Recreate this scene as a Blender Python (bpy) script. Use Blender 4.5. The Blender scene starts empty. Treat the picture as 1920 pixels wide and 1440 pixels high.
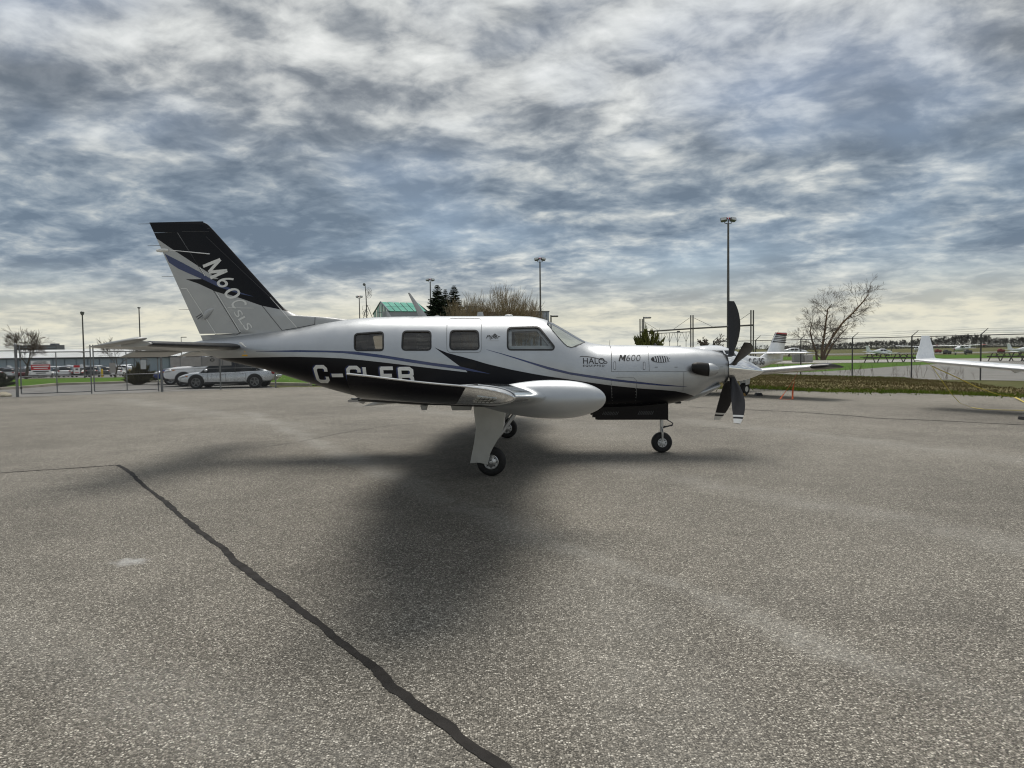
import bpy, bmesh, math, random
import numpy as np
from mathutils import Vector, Matrix

# ------------------------------------------------------------------ camera, sky, sun, exposure
scene = bpy.context.scene
COL = scene.collection
FPX, HCAM = 1331.0, 1.5                       # focal length in pixels of a 1920 wide frame, eye height
PITCH, ROLL = math.atan(60 / 1331.0), math.radians(0.75)
FWD = Vector((0, math.cos(PITCH), -math.sin(PITCH)))
UP0 = Vector((0, math.sin(PITCH), math.cos(PITCH)))
RIGHT = Vector((math.cos(ROLL), 0, 0)) - UP0 * math.sin(ROLL)
UP = UP0 * math.cos(ROLL) + Vector((math.sin(ROLL), 0, 0))
cd = bpy.data.cameras.new('camera')
cd.sensor_width = 36.0
cd.lens = FPX / 1920 * 36.0
cd.clip_start, cd.clip_end = 0.05, 9000
cam = bpy.data.objects.new('camera', cd)
COL.objects.link(cam)
m = Matrix((RIGHT, UP, -FWD)).transposed().to_4x4()
m.translation = Vector((0, 0, HCAM))
cam.matrix_world = m
scene.camera = cam

SUN_DIR = Vector((0.05, 0.48, 1.0)).normalized()      # towards the sun: high, behind the aircraft
SUN_EL = math.asin(SUN_DIR.z)
SUN_AZ = math.atan2(SUN_DIR.x, SUN_DIR.y)
sl = bpy.data.lights.new('sun', 'SUN')
sl.energy, sl.angle, sl.color = 1.85, math.radians(36.0), (1.0, 0.95, 0.87)
sun = bpy.data.objects.new('sun', sl)
sun.rotation_euler = (-SUN_DIR).to_track_quat('-Z', 'Y').to_euler()
COL.objects.link(sun)

scene.view_settings.view_transform = 'Standard'
scene.view_settings.look = 'None'
scene.view_settings.exposure = 0.5
scene.view_settings.gamma = 1.0
scene.view_settings.use_curve_mapping = False
scene.render.engine = 'CYCLES'
scene.cycles.use_denoising = True
scene.cycles.pixel_filter_type = 'BLACKMAN_HARRIS'
scene.cycles.filter_width = 1.15
scene.cycles.max_bounces = 8
scene.cycles.transparent_max_bounces = 24
scene.cycles.sample_clamp_indirect = 6.0


class NT:
    """small helper round a node tree"""
    def __init__(s, tree):
        s.t = tree

    def n(s, typ, ins=None, **kw):
        nd = s.t.nodes.new('ShaderNode' + typ)
        for k, v in kw.items():
            setattr(nd, k, v)
        for k, v in (ins or {}).items():
            if hasattr(v, 'links') or isinstance(v, bpy.types.NodeSocket):
                s.t.links.new(v, nd.inputs[k])
            else:
                nd.inputs[k].default_value = v
        return nd

    def math(s, op, a, b=0.0, c=None, clamp=False):
        nd = s.t.nodes.new('ShaderNodeMath')
        nd.operation = op
        nd.use_clamp = clamp
        for i, v in enumerate((a, b) if c is None else (a, b, c)):
            if isinstance(v, bpy.types.NodeSocket):
                s.t.links.new(v, nd.inputs[i])
            else:
                nd.inputs[i].default_value = v
        return nd.outputs[0]

    def ramp(s, fac, stops, interp='LINEAR'):
        nd = s.t.nodes.new('ShaderNodeValToRGB')
        nd.color_ramp.interpolation = interp
        els = nd.color_ramp.elements
        while len(els) < len(stops):
            els.new(0.5)
        for e, (p, c) in zip(els, stops):
            e.position = p
            e.color = (*c, 1) if len(c) == 3 else c
        s.t.links.new(fac, nd.inputs[0])
        return nd.outputs[0]

    def mix(s, fac, a, b, blend='MIX'):
        nd = s.t.nodes.new('ShaderNodeMix')
        nd.data_type = 'RGBA'
        nd.blend_type = blend
        for i, v in ((0, fac), (6, a), (7, b)):
            if isinstance(v, bpy.types.NodeSocket):
                s.t.links.new(v, nd.inputs[i])
            elif i == 0:
                nd.inputs[i].default_value = v
            else:
                nd.inputs[i].default_value = (*v, 1) if len(v) == 3 else v
        return nd.outputs[2]

    def link(s, a, b):
        s.t.links.new(a, b)

    def noise(s, vec, scale, detail=4, rough=0.55, dist=0.0):
        nd = s.n('TexNoise', {'Scale': scale, 'Detail': detail, 'Roughness': rough, 'Distortion': dist})
        if vec is not None:
            s.link(vec, nd.inputs['Vector'])
        return nd.outputs['Fac']


SKY_OFF = (-17.0, 22.0)


def make_world():
    w = bpy.data.worlds.new('World')
    scene.world = w
    w.cycles.sampling_method = 'MANUAL'
    w.cycles.sample_map_resolution = 512
    w.use_nodes = True
    t = NT(w.node_tree)
    w.node_tree.nodes.clear()
    sky = t.n('TexSky', sky_type='NISHITA', sun_disc=False, sun_elevation=SUN_EL, sun_rotation=SUN_AZ,
              altitude=100.0, air_density=1.0, dust_density=1.5, ozone_density=1.0)
    g = t.n('TexCoord').outputs['Generated']
    sep = t.n('SeparateXYZ', {0: g})
    x, y, z = sep.outputs
    zz = t.math('ADD', t.math('MAXIMUM', z, 0.0), 0.20)
    px, py = t.math('DIVIDE', x, zz), t.math('DIVIDE', y, zz)
    P = t.n('CombineXYZ', {0: px, 1: py, 2: 3.7}).outputs[0]
    # broad banks, slightly stretched across the wind
    Pm = t.n('Mapping', {'Vector': P, 'Location': (SKY_OFF[0], SKY_OFF[1], 0.0), 'Rotation': (0, 0, 0.45), 'Scale': (2.6, 2.9, 1.0)}).outputs[0]
    wn = t.n('TexNoise', {'Vector': Pm, 'Scale': 1.3, 'Detail': 2.0, 'Roughness': 0.5}).outputs['Color']
    warp = t.n('VectorMath', {0: wn, 1: (0.5, 0.5, 0.5)}, operation='SUBTRACT').outputs[0]
    warp2 = t.n('VectorMath', {0: warp, 'Scale': 0.36}, operation='SCALE')
    Pw = t.n('VectorMath', {0: Pm, 1: warp2.outputs[0]}, operation='ADD').outputs[0]
    big = t.noise(Pm, 0.42, 3, 0.5)
    mid = t.noise(Pw, 1.9, 8, 0.49)
    fine = t.noise(Pw, 6.6, 8, 0.55)
    d = t.math('MULTIPLY_ADD', big, 0.80, t.math('MULTIPLY_ADD', mid, 0.95, t.math('MULTIPLY', fine, 0.44)))
    d = t.math('DIVIDE', d, 2.19)              # about 0.5 mean
    d = t.math('MULTIPLY_ADD', d, 1.12, -0.052)
    # seen flatter, the deck looks thicker towards the horizon
    thick = t.ramp(z, [(0.0, (0.5, 0.5, 0.5)), (0.10, (0.53, 0.53, 0.53)), (0.17, (0.532, 0.532, 0.532)), (0.30, (0.50, 0.50, 0.50)), (0.45, (0.475, 0.475, 0.475))])
    d = t.math('ADD', d, t.math('MULTIPLY_ADD', thick, 0.9, -0.45))
    # towards the horizon the cloud deck thins to a pale band
    clear = t.n('MapRange', {'Value': z, 'From Min': 0.02, 'From Max': 0.13, 'To Min': 1.0, 'To Max': 0.0}, interpolation_type='SMOOTHSTEP').outputs[0]
    low = t.ramp(d, [(0.33, (0.68, 0.68, 0.64)), (0.425, (0.50, 0.52, 0.51)), (0.48, (0.345, 0.38, 0.40)),
                     (0.53, (0.235, 0.28, 0.325)), (0.58, (0.165, 0.21, 0.262)), (0.64, (0.12, 0.16, 0.21))])
    high = t.ramp(d, [(0.30, (0.74, 0.745, 0.73)), (0.42, (0.515, 0.53, 0.525)), (0.48, (0.39, 0.405, 0.41)),
                      (0.53, (0.255, 0.275, 0.295)), (0.58, (0.170, 0.190, 0.215)), (0.65, (0.115, 0.135, 0.160))])
    hf = t.n('MapRange', {'Value': z, 'From Min': 0.16, 'From Max': 0.36}, interpolation_type='SMOOTHSTEP').outputs[0]
    cloud = t.mix(hf, low, high)
    skyc = t.n('VectorMath', {0: sky.outputs[0]}, operation='SCALE')
    skyc.inputs['Scale'].default_value = 0.085
    # gaps: thin veil lets a little blue through
    gap = t.n('MapRange', {'Value': t.noise(Pm, 0.32, 4, 0.5), 'From Min': 0.48, 'From Max': 0.66, 'To Min': 0.0, 'To Max': 0.42}).outputs[0]
    c1 = t.mix(gap, cloud, skyc.outputs[0])
    hz = t.ramp(z, [(0.0, (0.56, 0.56, 0.49)), (0.05, (0.60, 0.57, 0.45)), (0.10, (0.55, 0.545, 0.485)), (0.2, (0.5, 0.53, 0.56))])
    hb = t.math('MULTIPLY', clear, t.n('MapRange', {'Value': d, 'From Min': 0.45, 'From Max': 0.60, 'To Min': 1.0, 'To Max': 0.62}).outputs[0])
    c2 = t.mix(hb, c1, hz)
    under = t.n('MapRange', {'Value': z, 'From Min': -0.02, 'From Max': 0.0}).outputs[0]
    c3 = t.mix(under, (0.25, 0.25, 0.22), c2)
    bg = t.n('Background', {'Color': c3, 'Strength': 0.95})
    out = t.n('OutputWorld')
    t.link(bg.outputs[0], out.inputs[0])


make_world()


# ------------------------------------------------------------------ where a spot of the photograph lies
def ray(px, py):
    return FWD + RIGHT * ((px - 960) / FPX) + UP * ((720 - py) / FPX)


def ground(px, py, z=0.0):
    d = ray(px, py)
    t = (z - HCAM) / d.z
    return Vector((d.x * t, d.y * t, z))


def at(px, py, Y):
    d = ray(px, py)
    t = Y / d.y
    return Vector((d.x * t, Y, HCAM + d.z * t))


# ------------------------------------------------------------------ materials
MATS = {}


def mat(name, color, rough=0.5, metal=0.0, var=0.08, scale=6.0, bump=0.0, bscale=40.0, coat=0.0, spec=0.5, emit=None):
    if name in MATS:
        return MATS[name]
    M = bpy.data.materials.new(name)
    M.use_nodes = True
    t = NT(M.node_tree)
    b = M.node_tree.nodes['Principled BSDF']
    co = t.n('TexCoord').outputs['Object']
    if var > 0:
        f = t.noise(co, scale, 5, 0.6)
        lo = tuple(max(0, c * (1 - var * 1.6)) for c in color)
        hi = tuple(min(1, c * (1 + var * 1.6)) for c in color)
        t.link(t.ramp(f, [(0.3, lo), (0.7, hi)]), b.inputs['Base Color'])
        r2 = t.n('MapRange', {'Value': t.noise(co, scale * 2.3, 4, 0.6), 'From Min': 0.3, 'From Max': 0.7,
                              'To Min': max(0.02, rough * 0.85), 'To Max': min(1, rough * 1.15)}).outputs[0]
        t.link(r2, b.inputs['Roughness'])
    else:
        b.inputs['Base Color'].default_value = (*color, 1)
        b.inputs['Roughness'].default_value = rough
    b.inputs['Metallic'].default_value = metal
    b.inputs['Coat Weight'].default_value = coat
    b.inputs['Coat Roughness'].default_value = 0.06
    b.inputs['Specular IOR Level'].default_value = spec
    if bump > 0:
        bn = t.n('Bump', {'Height': t.noise(co, bscale, 4, 0.6), 'Strength': bump, 'Distance': 0.02})
        t.link(bn.outputs[0], b.inputs['Normal'])
    MATS[name] = M
    return M


def glass(name, tint, rough=0.02, body=(0.01, 0.012, 0.014), thru=0.6):
    """window glass: reflects by Fresnel, lets tinted light through"""
    if name in MATS:
        return MATS[name]
    M = bpy.data.materials.new(name)
    M.use_nodes = True
    t = NT(M.node_tree)
    M.node_tree.nodes.clear()
    tr = t.n('BsdfTransparent', {'Color': (*tint, 1)})
    df = t.n('BsdfDiffuse', {'Color': (*body, 1)})
    mx = t.n('MixShader', {0: thru})
    t.link(df.outputs[0], mx.inputs[1])
    t.link(tr.outputs[0], mx.inputs[2])
    gl = t.n('BsdfGlossy', {'Color': (0.95, 0.97, 1, 1), 'Roughness': rough})
    fc = t.n('LayerWeight', {'Blend': 0.5}).outputs['Facing']
    f2 = t.math('MULTIPLY_ADD', t.math('POWER', fc, 4.5), 0.93, 0.055, clamp=True)
    m2 = t.n('MixShader')
    t.link(f2, m2.inputs[0])
    t.link(mx.outputs[0], m2.inputs[1])
    t.link(gl.outputs[0], m2.inputs[2])
    o = t.n('OutputMaterial')
    t.link(m2.outputs[0], o.inputs[0])
    MATS[name] = M
    return M


# ------------------------------------------------------------------ mesh builders
class MB:
    def __init__(s):
        s.v, s.f, s.m = [], [], []

    def add(s, verts, faces, mi=0):
        o = len(s.v)
        s.v.extend([tuple(p) for p in verts])
        s.f.extend([tuple(i + o for i in f) for f in faces])
        s.m.extend([mi] * len(faces))
        return s

    def box(s, c, d, rot=None, mi=0, bev=0.0):
        x, y, z = d[0] / 2, d[1] / 2, d[2] / 2
        if bev > 0:
            b = min(bev, x * .9, y * .9, z * .9)
            vs = []
            for sz in (-1, 1):
                for (ax, ay) in ((x - b, y), (x, y - b)):
                    pass
            # octagonal prism with chamfered top and bottom
            ring = lambda e: [(x - e, -(y - e - 0)), (x - e, y - e), (-(x - e), y - e), (-(x - e), -(y - e))]
            lv = [(-z, b), (-z + b, 0), (z - b, 0), (z, b)]
            vs = []
            for zz, e in lv:
                xx, yy = x - e, y - e
                k = b
                vs += [(xx - k, -yy, zz), (xx, -yy + k, zz), (xx, yy - k, zz), (xx - k, yy, zz),
                       (-xx + k, yy, zz), (-xx, yy - k, zz), (-xx, -yy + k, zz), (-xx + k, -yy, zz)]
            fs = []
            for l in range(3):
                for i in range(8):
                    j = (i + 1) % 8
                    fs.append((l * 8 + i, l * 8 + j, (l + 1) * 8 + j, (l + 1) * 8 + i))
            fs.append(tuple(range(7, -1, -1)))
            fs.append(tuple(range(24, 32)))
        else:
            vs = [(-x, -y, -z), (x, -y, -z), (x, y, -z), (-x, y, -z), (-x, -y, z), (x, -y, z), (x, y, z), (-x, y, z)]
            fs = [(3, 2, 1, 0), (4, 5, 6, 7), (0, 1, 5, 4), (1, 2, 6, 5), (2, 3, 7, 6), (3, 0, 4, 7)]
        R = rot if rot is not None else Matrix.Identity(3)
        c = Vector(c)
        return s.add([R @ Vector(p) + c for p in vs], fs, mi)

    def tube(s, path, r, seg=8, cap=True, mi=0):
        path = [Vector(p) for p in path]
        n = len(path)
        rs = r if isinstance(r, (list, tuple)) else [r] * n
        vs, fs = [], []
        prev = None
        for i, p in enumerate(path):
            d = (path[min(i + 1, n - 1)] - path[max(i - 1, 0)])
            d = d.normalized() if d.length > 1e-9 else Vector((0, 0, 1))
            if prev is None:
                a = Vector((0, 0, 1)) if abs(d.z) < 0.9 else Vector((1, 0, 0))
                u = d.cross(a).normalized()
            else:
                u = (prev - d * prev.dot(d))
                u = u.normalized() if u.length > 1e-6 else d.orthogonal().normalized()
            prev = u
            w = d.cross(u)
            for k in range(seg):
                a = 2 * math.pi * k / seg
                vs.append(p + (u * math.cos(a) + w * math.sin(a)) * rs[i])
        for i in range(n - 1):
            for k in range(seg):
                k2 = (k + 1) % seg
                fs.append((i * seg + k, i * seg + k2, (i + 1) * seg + k2, (i + 1) * seg + k))
        if cap:
            fs.append(tuple(range(seg - 1, -1, -1)))
            fs.append(tuple((n - 1) * seg + k for k in range(seg)))
        return s.add(vs, fs, mi)

    def loft(s, rings, closed=True, cap=True, mi=0):
        n, k = len(rings), len(rings[0])
        vs = [p for r in rings for p in r]
        fs = []
        for i in range(n - 1):
            for j in range(k if closed else k - 1):
                j2 = (j + 1) % k
                fs.append((i * k + j, i * k + j2, (i + 1) * k + j2, (i + 1) * k + j))
        if cap and closed:
            fs.append(tuple(range(k - 1, -1, -1)))
            fs.append(tuple((n - 1) * k + j for j in range(k)))
        return s.add(vs, fs, mi)

    def lathe(s, prof, axis='y', c=(0, 0, 0), seg=32, mi=0):
        """prof: (along, radius) pairs"""
        rings = []
        for a, r in prof:
            ring = []
            for k in range(seg):
                t = 2 * math.pi * k / seg
                p, q = r * math.cos(t), r * math.sin(t)
                v = {'y': (p, a, q), 'x': (a, p, q), 'z': (p, q, a)}[axis]
                ring.append((v[0] + c[0], v[1] + c[1], v[2] + c[2]))
            rings.append(ring)
        return s.loft(rings, True, True, mi)

    def prism(s, poly, axis, a0, a1, mi=0):
        """poly of 2D points, extruded along an axis: 'y' -> (x,z) points, 'x' -> (y,z), 'z' -> (x,y)"""
        def p3(q, a):
            return {'y': (q[0], a, q[1]), 'x': (a, q[0], q[1]), 'z': (q[0], q[1], a)}[axis]
        n = len(poly)
        vs = [p3(q, a0) for q in poly] + [p3(q, a1) for q in poly]
        fs = [tuple(range(n)), tuple(range(2 * n - 1, n - 1, -1))]
        fs += [(i, i + n, (i + 1) % n + n, (i + 1) % n) for i in range(n)]
        return s.add(vs, fs, mi)

    def build(s, name, material, parent=None, smooth=False, angle=35):
        me = bpy.data.meshes.new(name)
        me.from_pydata(s.v, [], s.f)
        for mm in (material if isinstance(material, (list, tuple)) else [material]):
            me.materials.append(mm)
        if any(s.m):
            me.polygons.foreach_set('material_index', s.m)
        bm = bmesh.new()
        bm.from_mesh(me)
        bmesh.ops.recalc_face_normals(bm, faces=bm.faces)
        bm.to_mesh(me)
        bm.free()
        if smooth:
            me.polygons.foreach_set('use_smooth', [True] * len(me.polygons))
            me.set_sharp_from_angle(angle=math.radians(angle))
        me.update()
        return link(name, me, parent)


def link(name, data, parent=None):
    o = bpy.data.objects.new(name, data)
    COL.objects.link(o)
    o.parent = parent
    return o


def empty(name, loc=(0, 0, 0), rz=0.0):
    o = link(name, None)
    o.location = loc
    o.rotation_euler = (0, 0, rz)
    return o


def tag(o, label=None, cat=None, group=None, kind=None):
    if label:
        o['label'] = label
    if cat:
        o['category'] = cat
    if group:
        o['group'] = group
    if kind:
        o['kind'] = kind
    return o


def text_mesh(body, size=1.0, bold=0.0, shear=0.0, spacing=1.0):
    cu = bpy.data.curves.new('txt', 'FONT')
    cu.body = body
    cu.size = size
    cu.offset = bold
    cu.shear = shear
    cu.space_character = spacing
    cu.resolution_u = 4
    ob = bpy.data.objects.new('txt', cu)
    COL.objects.link(ob)
    dg = bpy.context.evaluated_depsgraph_get()
    me = bpy.data.meshes.new_from_object(ob.evaluated_get(dg))
    vs = [(v.co.x, v.co.y) for v in me.vertices]
    fs = [tuple(p.vertices) for p in me.polygons]
    bpy.data.objects.remove(ob)
    bpy.data.curves.remove(cu)
    bpy.data.meshes.remove(me)
    return vs, fs


def flat_bm(polys=None, mesh2d=None, cuts=None):
    """bmesh in a 2D plane (x, z in .x,.y), cut on a grid so that it can be wrapped on a curved skin"""
    bm = bmesh.new()
    if mesh2d:
        vs = [bm.verts.new((p[0], p[1], 0)) for p in mesh2d[0]]
        for f in mesh2d[1]:
            try:
                bm.faces.new([vs[i] for i in f])
            except ValueError:
                pass
    for poly in (polys or []):
        bm.faces.new([bm.verts.new((p[0], p[1], 0)) for p in poly])
    if cuts:
        dx, dz = cuts
        xs = [v.co.x for v in bm.verts]
        zs = [v.co.y for v in bm.verts]
        for lo, hi, st, ax in ((min(xs), max(xs), dx, 0), (min(zs), max(zs), dz, 1)):
            k = math.floor(lo / st) + 1
            while k * st < hi:
                co = [0, 0, 0]
                no = [0, 0, 0]
                co[ax], no[ax] = k * st, 1
                bmesh.ops.bisect_plane(bm, geom=bm.verts[:] + bm.edges[:] + bm.faces[:], plane_co=co, plane_no=no, dist=1e-6)
                k += 1
    return bm


def pchip(xs, ys):
    """monotone cubic interpolation"""
    xs, ys = np.array(xs, float), np.array(ys, float)
    o = np.argsort(xs)
    xs, ys = xs[o], ys[o]
    h = np.diff(xs)
    dl = np.diff(ys) / h
    d = np.zeros(len(xs))
    for i in range(1, len(xs) - 1):
        if dl[i - 1] * dl[i] > 0:
            w1, w2 = 2 * h[i] + h[i - 1], h[i] + 2 * h[i - 1]
            d[i] = (w1 + w2) / (w1 / dl[i - 1] + w2 / dl[i])
    d[0], d[-1] = dl[0], dl[-1]

    def f(x):
        x = min(max(x, xs[0]), xs[-1])
        i = min(max(int(np.searchsorted(xs, x)) - 1, 0), len(h) - 1)
        t = (x - xs[i]) / h[i]
        return float((2 * t**3 - 3 * t**2 + 1) * ys[i] + (t**3 - 2 * t**2 + t) * h[i] * d[i]
                     + (-2 * t**3 + 3 * t**2) * ys[i + 1] + (t**3 - t**2) * h[i] * d[i + 1])
    return f


def lin(pts):
    xs = [p[0] for p in pts]
    ys = [p[1] for p in pts]
    return lambda x: float(np.interp(x, xs, ys))


def rounded(poly, r, k=4):
    """round the corners of a 2D polygon"""
    out = []
    n = len(poly)
    for i in range(n):
        p, a, b = Vector(poly[i]), Vector(poly[i - 1]), Vector(poly[(i + 1) % n])
        u, v = (a - p), (b - p)
        rr = min(r, u.length * 0.45, v.length * 0.45)
        s, e = p + u.normalized() * rr, p + v.normalized() * rr
        for j in range(k + 1):
            t = j / k
            q = s * (1 - t) ** 2 + p * 2 * t * (1 - t) + e * t * t
            out.append((q.x, q.y))
    return out


def inset(poly, d):
    """move a convex-ish polygon inwards"""
    n = len(poly)
    area = sum(poly[i][0] * poly[(i + 1) % n][1] - poly[(i + 1) % n][0] * poly[i][1] for i in range(n))
    sg = 1 if area > 0 else -1
    out = []
    for i in range(n):
        p = Vector(poly[i])
        a = (p - Vector(poly[i - 1]))
        b = (Vector(poly[(i + 1) % n]) - p)
        t = (a.normalized() + b.normalized())
        t = t.normalized() if t.length > 1e-6 else b.normalized()
        nrm = Vector((-t.y, t.x)) * sg
        q = p + nrm * d
        out.append((q.x, q.y))
    return out


RND = random.Random(7)


# ------------------------------------------------------------------ the ground
def sstep(a, b, x):
    t = min(max((x - a) / (b - a), 0), 1)
    return t * t * (3 - 2 * t)


def terrain_z(x, y):
    """flat, but falling away gently behind the gate on the left"""
    q = x / max(y, 1.0)
    f = 1 - sstep(-0.40, -0.26, q)
    return -0.03 - f * min(max(y - 41.0, 0) * 0.0215, 2.6)


def mat_asphalt():
    M = bpy.data.materials.new('weathered_asphalt')
    M.use_nodes = True
    t = NT(M.node_tree)
    b = M.node_tree.nodes['Principled BSDF']
    co = t.n('TexCoord').outputs['Object']
    wv = t.n('TexNoise', {'Vector': co, 'Scale': 30.0, 'Detail': 2.0}).outputs['Color']
    wv = t.n('VectorMath', {0: wv, 'Scale': 0.012}, operation='SCALE').outputs[0]
    cw = t.n('VectorMath', {0: co, 1: wv}, operation='ADD').outputs[0]
    v1 = t.n('TexVoronoi', {'Vector': cw, 'Scale': 100.0, 'Randomness': 1.0})
    v2 = t.n('TexVoronoi', {'Vector': cw, 'Scale': 170.0, 'Randomness': 1.0})
    r1 = t.n('SeparateColor', {0: v1.outputs['Color']}).outputs[0]
    r2 = t.n('SeparateColor', {0: v2.outputs['Color']}).outputs[1]
    st = t.ramp(r1, [(0.0, (0.050, 0.047, 0.042)), (0.40, (0.120, 0.113, 0.100)), (0.68, (0.24, 0.229, 0.205)), (0.86, (0.44, 0.42, 0.385)), (1.0, (0.72, 0.70, 0.65))])
    st2 = t.ramp(r2, [(0.0, (0.035, 0.033, 0.030)), (0.6, (0.13, 0.122, 0.108)), (1.0, (0.36, 0.34, 0.31))])
    # the binder shows between the stones
    e1 = t.n('MapRange', {'Value': v1.outputs['Distance'], 'From Min': 0.30, 'From Max': 0.62}).outputs[0]
    base = t.mix(e1, st, st2)
    big = t.noise(co, 0.23, 6, 0.6)
    mid = t.noise(co, 1.7, 5, 0.6)
    k = t.math('MULTIPLY_ADD', big, 1.15, t.math('MULTIPLY_ADD', mid, 0.55, 0.08))
    kc = t.n('CombineColor', {0: k, 1: k, 2: k}).outputs[0]
    base = t.mix(1.0, base, kc, 'MULTIPLY')
    base = t.mix(1.0, base, (1.24, 1.21, 1.14), 'MULTIPLY')
    oil = t.n('MapRange', {'Value': t.noise(co, 0.75, 3, 0.5, 0.8), 'From Min': 0.62, 'From Max': 0.74, 'To Min': 0.0, 'To Max': 0.30}).outputs[0]
    base = t.mix(oil, base, (0.075, 0.07, 0.064))
    # aged, slightly warm lift with distance-independent bleached areas
    bl = t.n('MapRange', {'Value': t.noise(co, 0.11, 4, 0.55), 'From Min': 0.38, 'From Max': 0.68, 'To Min': 0.0, 'To Max': 0.28}).outputs[0]
    base = t.mix(bl, base, (0.30, 0.282, 0.245))
    # long pale wear streaks
    sep = t.n('SeparateXYZ', {0: co})
    tot = None
    for (a, c, wd, stg) in STREAKS:
        p, q = ground(*a), ground(*c)
        d = (q - p).normalized()
        nx, ny = -d.y, d.x
        cc = -(nx * p.x + ny * p.y)
        dist = t.math('ADD', t.math('MULTIPLY_ADD', sep.outputs[0], nx, t.math('MULTIPLY', sep.outputs[1], ny)), cc)
        wob = t.math('MULTIPLY_ADD', t.noise(co, 0.9, 4, 0.6), 0.7, -0.35)
        dist = t.math('ABSOLUTE', t.math('ADD', dist, wob))
        f = t.n('MapRange', {'Value': dist, 'From Min': 0.0, 'From Max': wd, 'To Min': stg, 'To Max': 0.0}, interpolation_type='SMOOTHSTEP').outputs[0]
        # ends of the streak
        mid_ = (p + q) / 2
        hl = (q - p).length / 2
        al = t.math('ABSOLUTE', t.math('ADD', t.math('MULTIPLY_ADD', sep.outputs[0], d.x, t.math('MULTIPLY', sep.outputs[1], d.y)), -(d.x * mid_.x + d.y * mid_.y)))
        en = t.n('MapRange', {'Value': al, 'From Min': hl, 'From Max': hl + 1.2, 'To Min': 1.0, 'To Max': 0.0}).outputs[0]
        f = t.math('MULTIPLY', f, en)
        tot = f if tot is None else t.math('MAXIMUM', tot, f)
    brk = t.n('MapRange', {'Value': t.noise(co, 1.1, 5, 0.65), 'From Min': 0.36, 'From Max': 0.60, 'To Min': 0.25, 'To Max': 1.0}).outputs[0]
    tot = t.math('MULTIPLY', tot, brk)
    spk = t.n('MapRange', {'Value': t.noise(co, 22.0, 5, 0.7), 'From Min': 0.38, 'From Max': 0.62}).outputs[0]
    tot = t.math('MULTIPLY', tot, t.math('MULTIPLY_ADD', spk, 0.75, 0.25))
    base = t.mix(tot, base, (0.52, 0.51, 0.47))
    sp = ground(243, 1053)                        # a chalky spot
    dv = t.n('VectorMath', {0: co, 1: (sp.x, sp.y, 0)}, operation='DISTANCE').outputs['Value']
    dv = t.math('ADD', dv, t.math('MULTIPLY_ADD', t.noise(co, 14.0, 4), 0.3, -0.15))
    f = t.n('MapRange', {'Value': dv, 'From Min': 0.0, 'From Max': 0.14, 'To Min': 0.75, 'To Max': 0.0}).outputs[0]
    base = t.mix(f, base, (0.55, 0.55, 0.54))
    t.link(base, b.inputs['Base Color'])
    b.inputs['Roughness'].default_value = 0.88
    b.inputs['Specular IOR Level'].default_value = 0.35
    h = t.math('MULTIPLY_ADD', v1.outputs['Distance'], -1.0, t.math('MULTIPLY', r1, 0.5))
    bn = t.n('Bump', {'Height': h, 'Strength': 0.9, 'Distance': 0.008})
    t.link(bn.outputs[0], b.inputs['Normal'])
    return M


STREAKS = [((470, 775), (960, 990), 0.40, 0.42), ((940, 985), (1915, 1330), 0.26, 0.36),
           ((1180, 880), (1915, 1020), 0.5, 0.30), ((700, 760), (1100, 800), 0.9, 0.25), ((230, 748), (560, 800), 0.8, 0.3),
           ((1300, 790), (1910, 862), 0.8, 0.25), ((1100, 1060), (1300, 1440), 0.5, 0.22), ((20, 1190), (700, 1440), 0.45, 0.18)]


def mat_turf(name, stops, scale=0.35, fine=9.0):
    M = bpy.data.materials.new(name)
    M.use_nodes = True
    t = NT(M.node_tree)
    b = M.node_tree.nodes['Principled BSDF']
    co = t.n('TexCoord').outputs['Object']
    f = t.math('ADD', t.math('MULTIPLY', t.noise(co, scale, 5, 0.6), 0.6), t.math('MULTIPLY', t.noise(co, fine, 6, 0.7), 0.4))
    t.link(t.ramp(f, stops), b.inputs['Base Color'])
    b.inputs['Roughness'].default_value = 1.0
    b.inputs['Specular IOR Level'].default_value = 0.1
    bn = t.n('Bump', {'Height': t.noise(co, 28.0, 5, 0.7), 'Strength': 0.8, 'Distance': 0.08})
    t.link(bn.outputs[0], b.inputs['Normal'])
    return M


G_GREEN = [(0.32, (0.055, 0.115, 0.014)), (0.5, (0.085, 0.17, 0.022)), (0.66, (0.13, 0.19, 0.04))]
G_FIELD = [(0.30, (0.070, 0.095, 0.028)), (0.5, (0.125, 0.125, 0.055)), (0.70, (0.20, 0.175, 0.10))]
G_DRY = [(0.32, (0.11, 0.115, 0.035)), (0.46, (0.23, 0.185, 0.10)), (0.58, (0.15, 0.145, 0.055)), (0.70, (0.34, 0.285, 0.165))]


def sheet(name, pts, z, material, cut=None):
    """flat polygon in world x,y"""
    bm = bmesh.new()
    bm.faces.new([bm.verts.new((p[0], p[1], z)) for p in pts])
    bmesh.ops.recalc_face_normals(bm, faces=bm.faces)
    for f in bm.faces:
        if f.normal.z < 0:
            f.normal_flip()
    bmesh.ops.triangulate(bm, faces=bm.faces)
    me = bpy.data.meshes.new(name)
    bm.to_mesh(me)
    bm.free()
    me.materials.append(material)
    return link(name, me)


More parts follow.
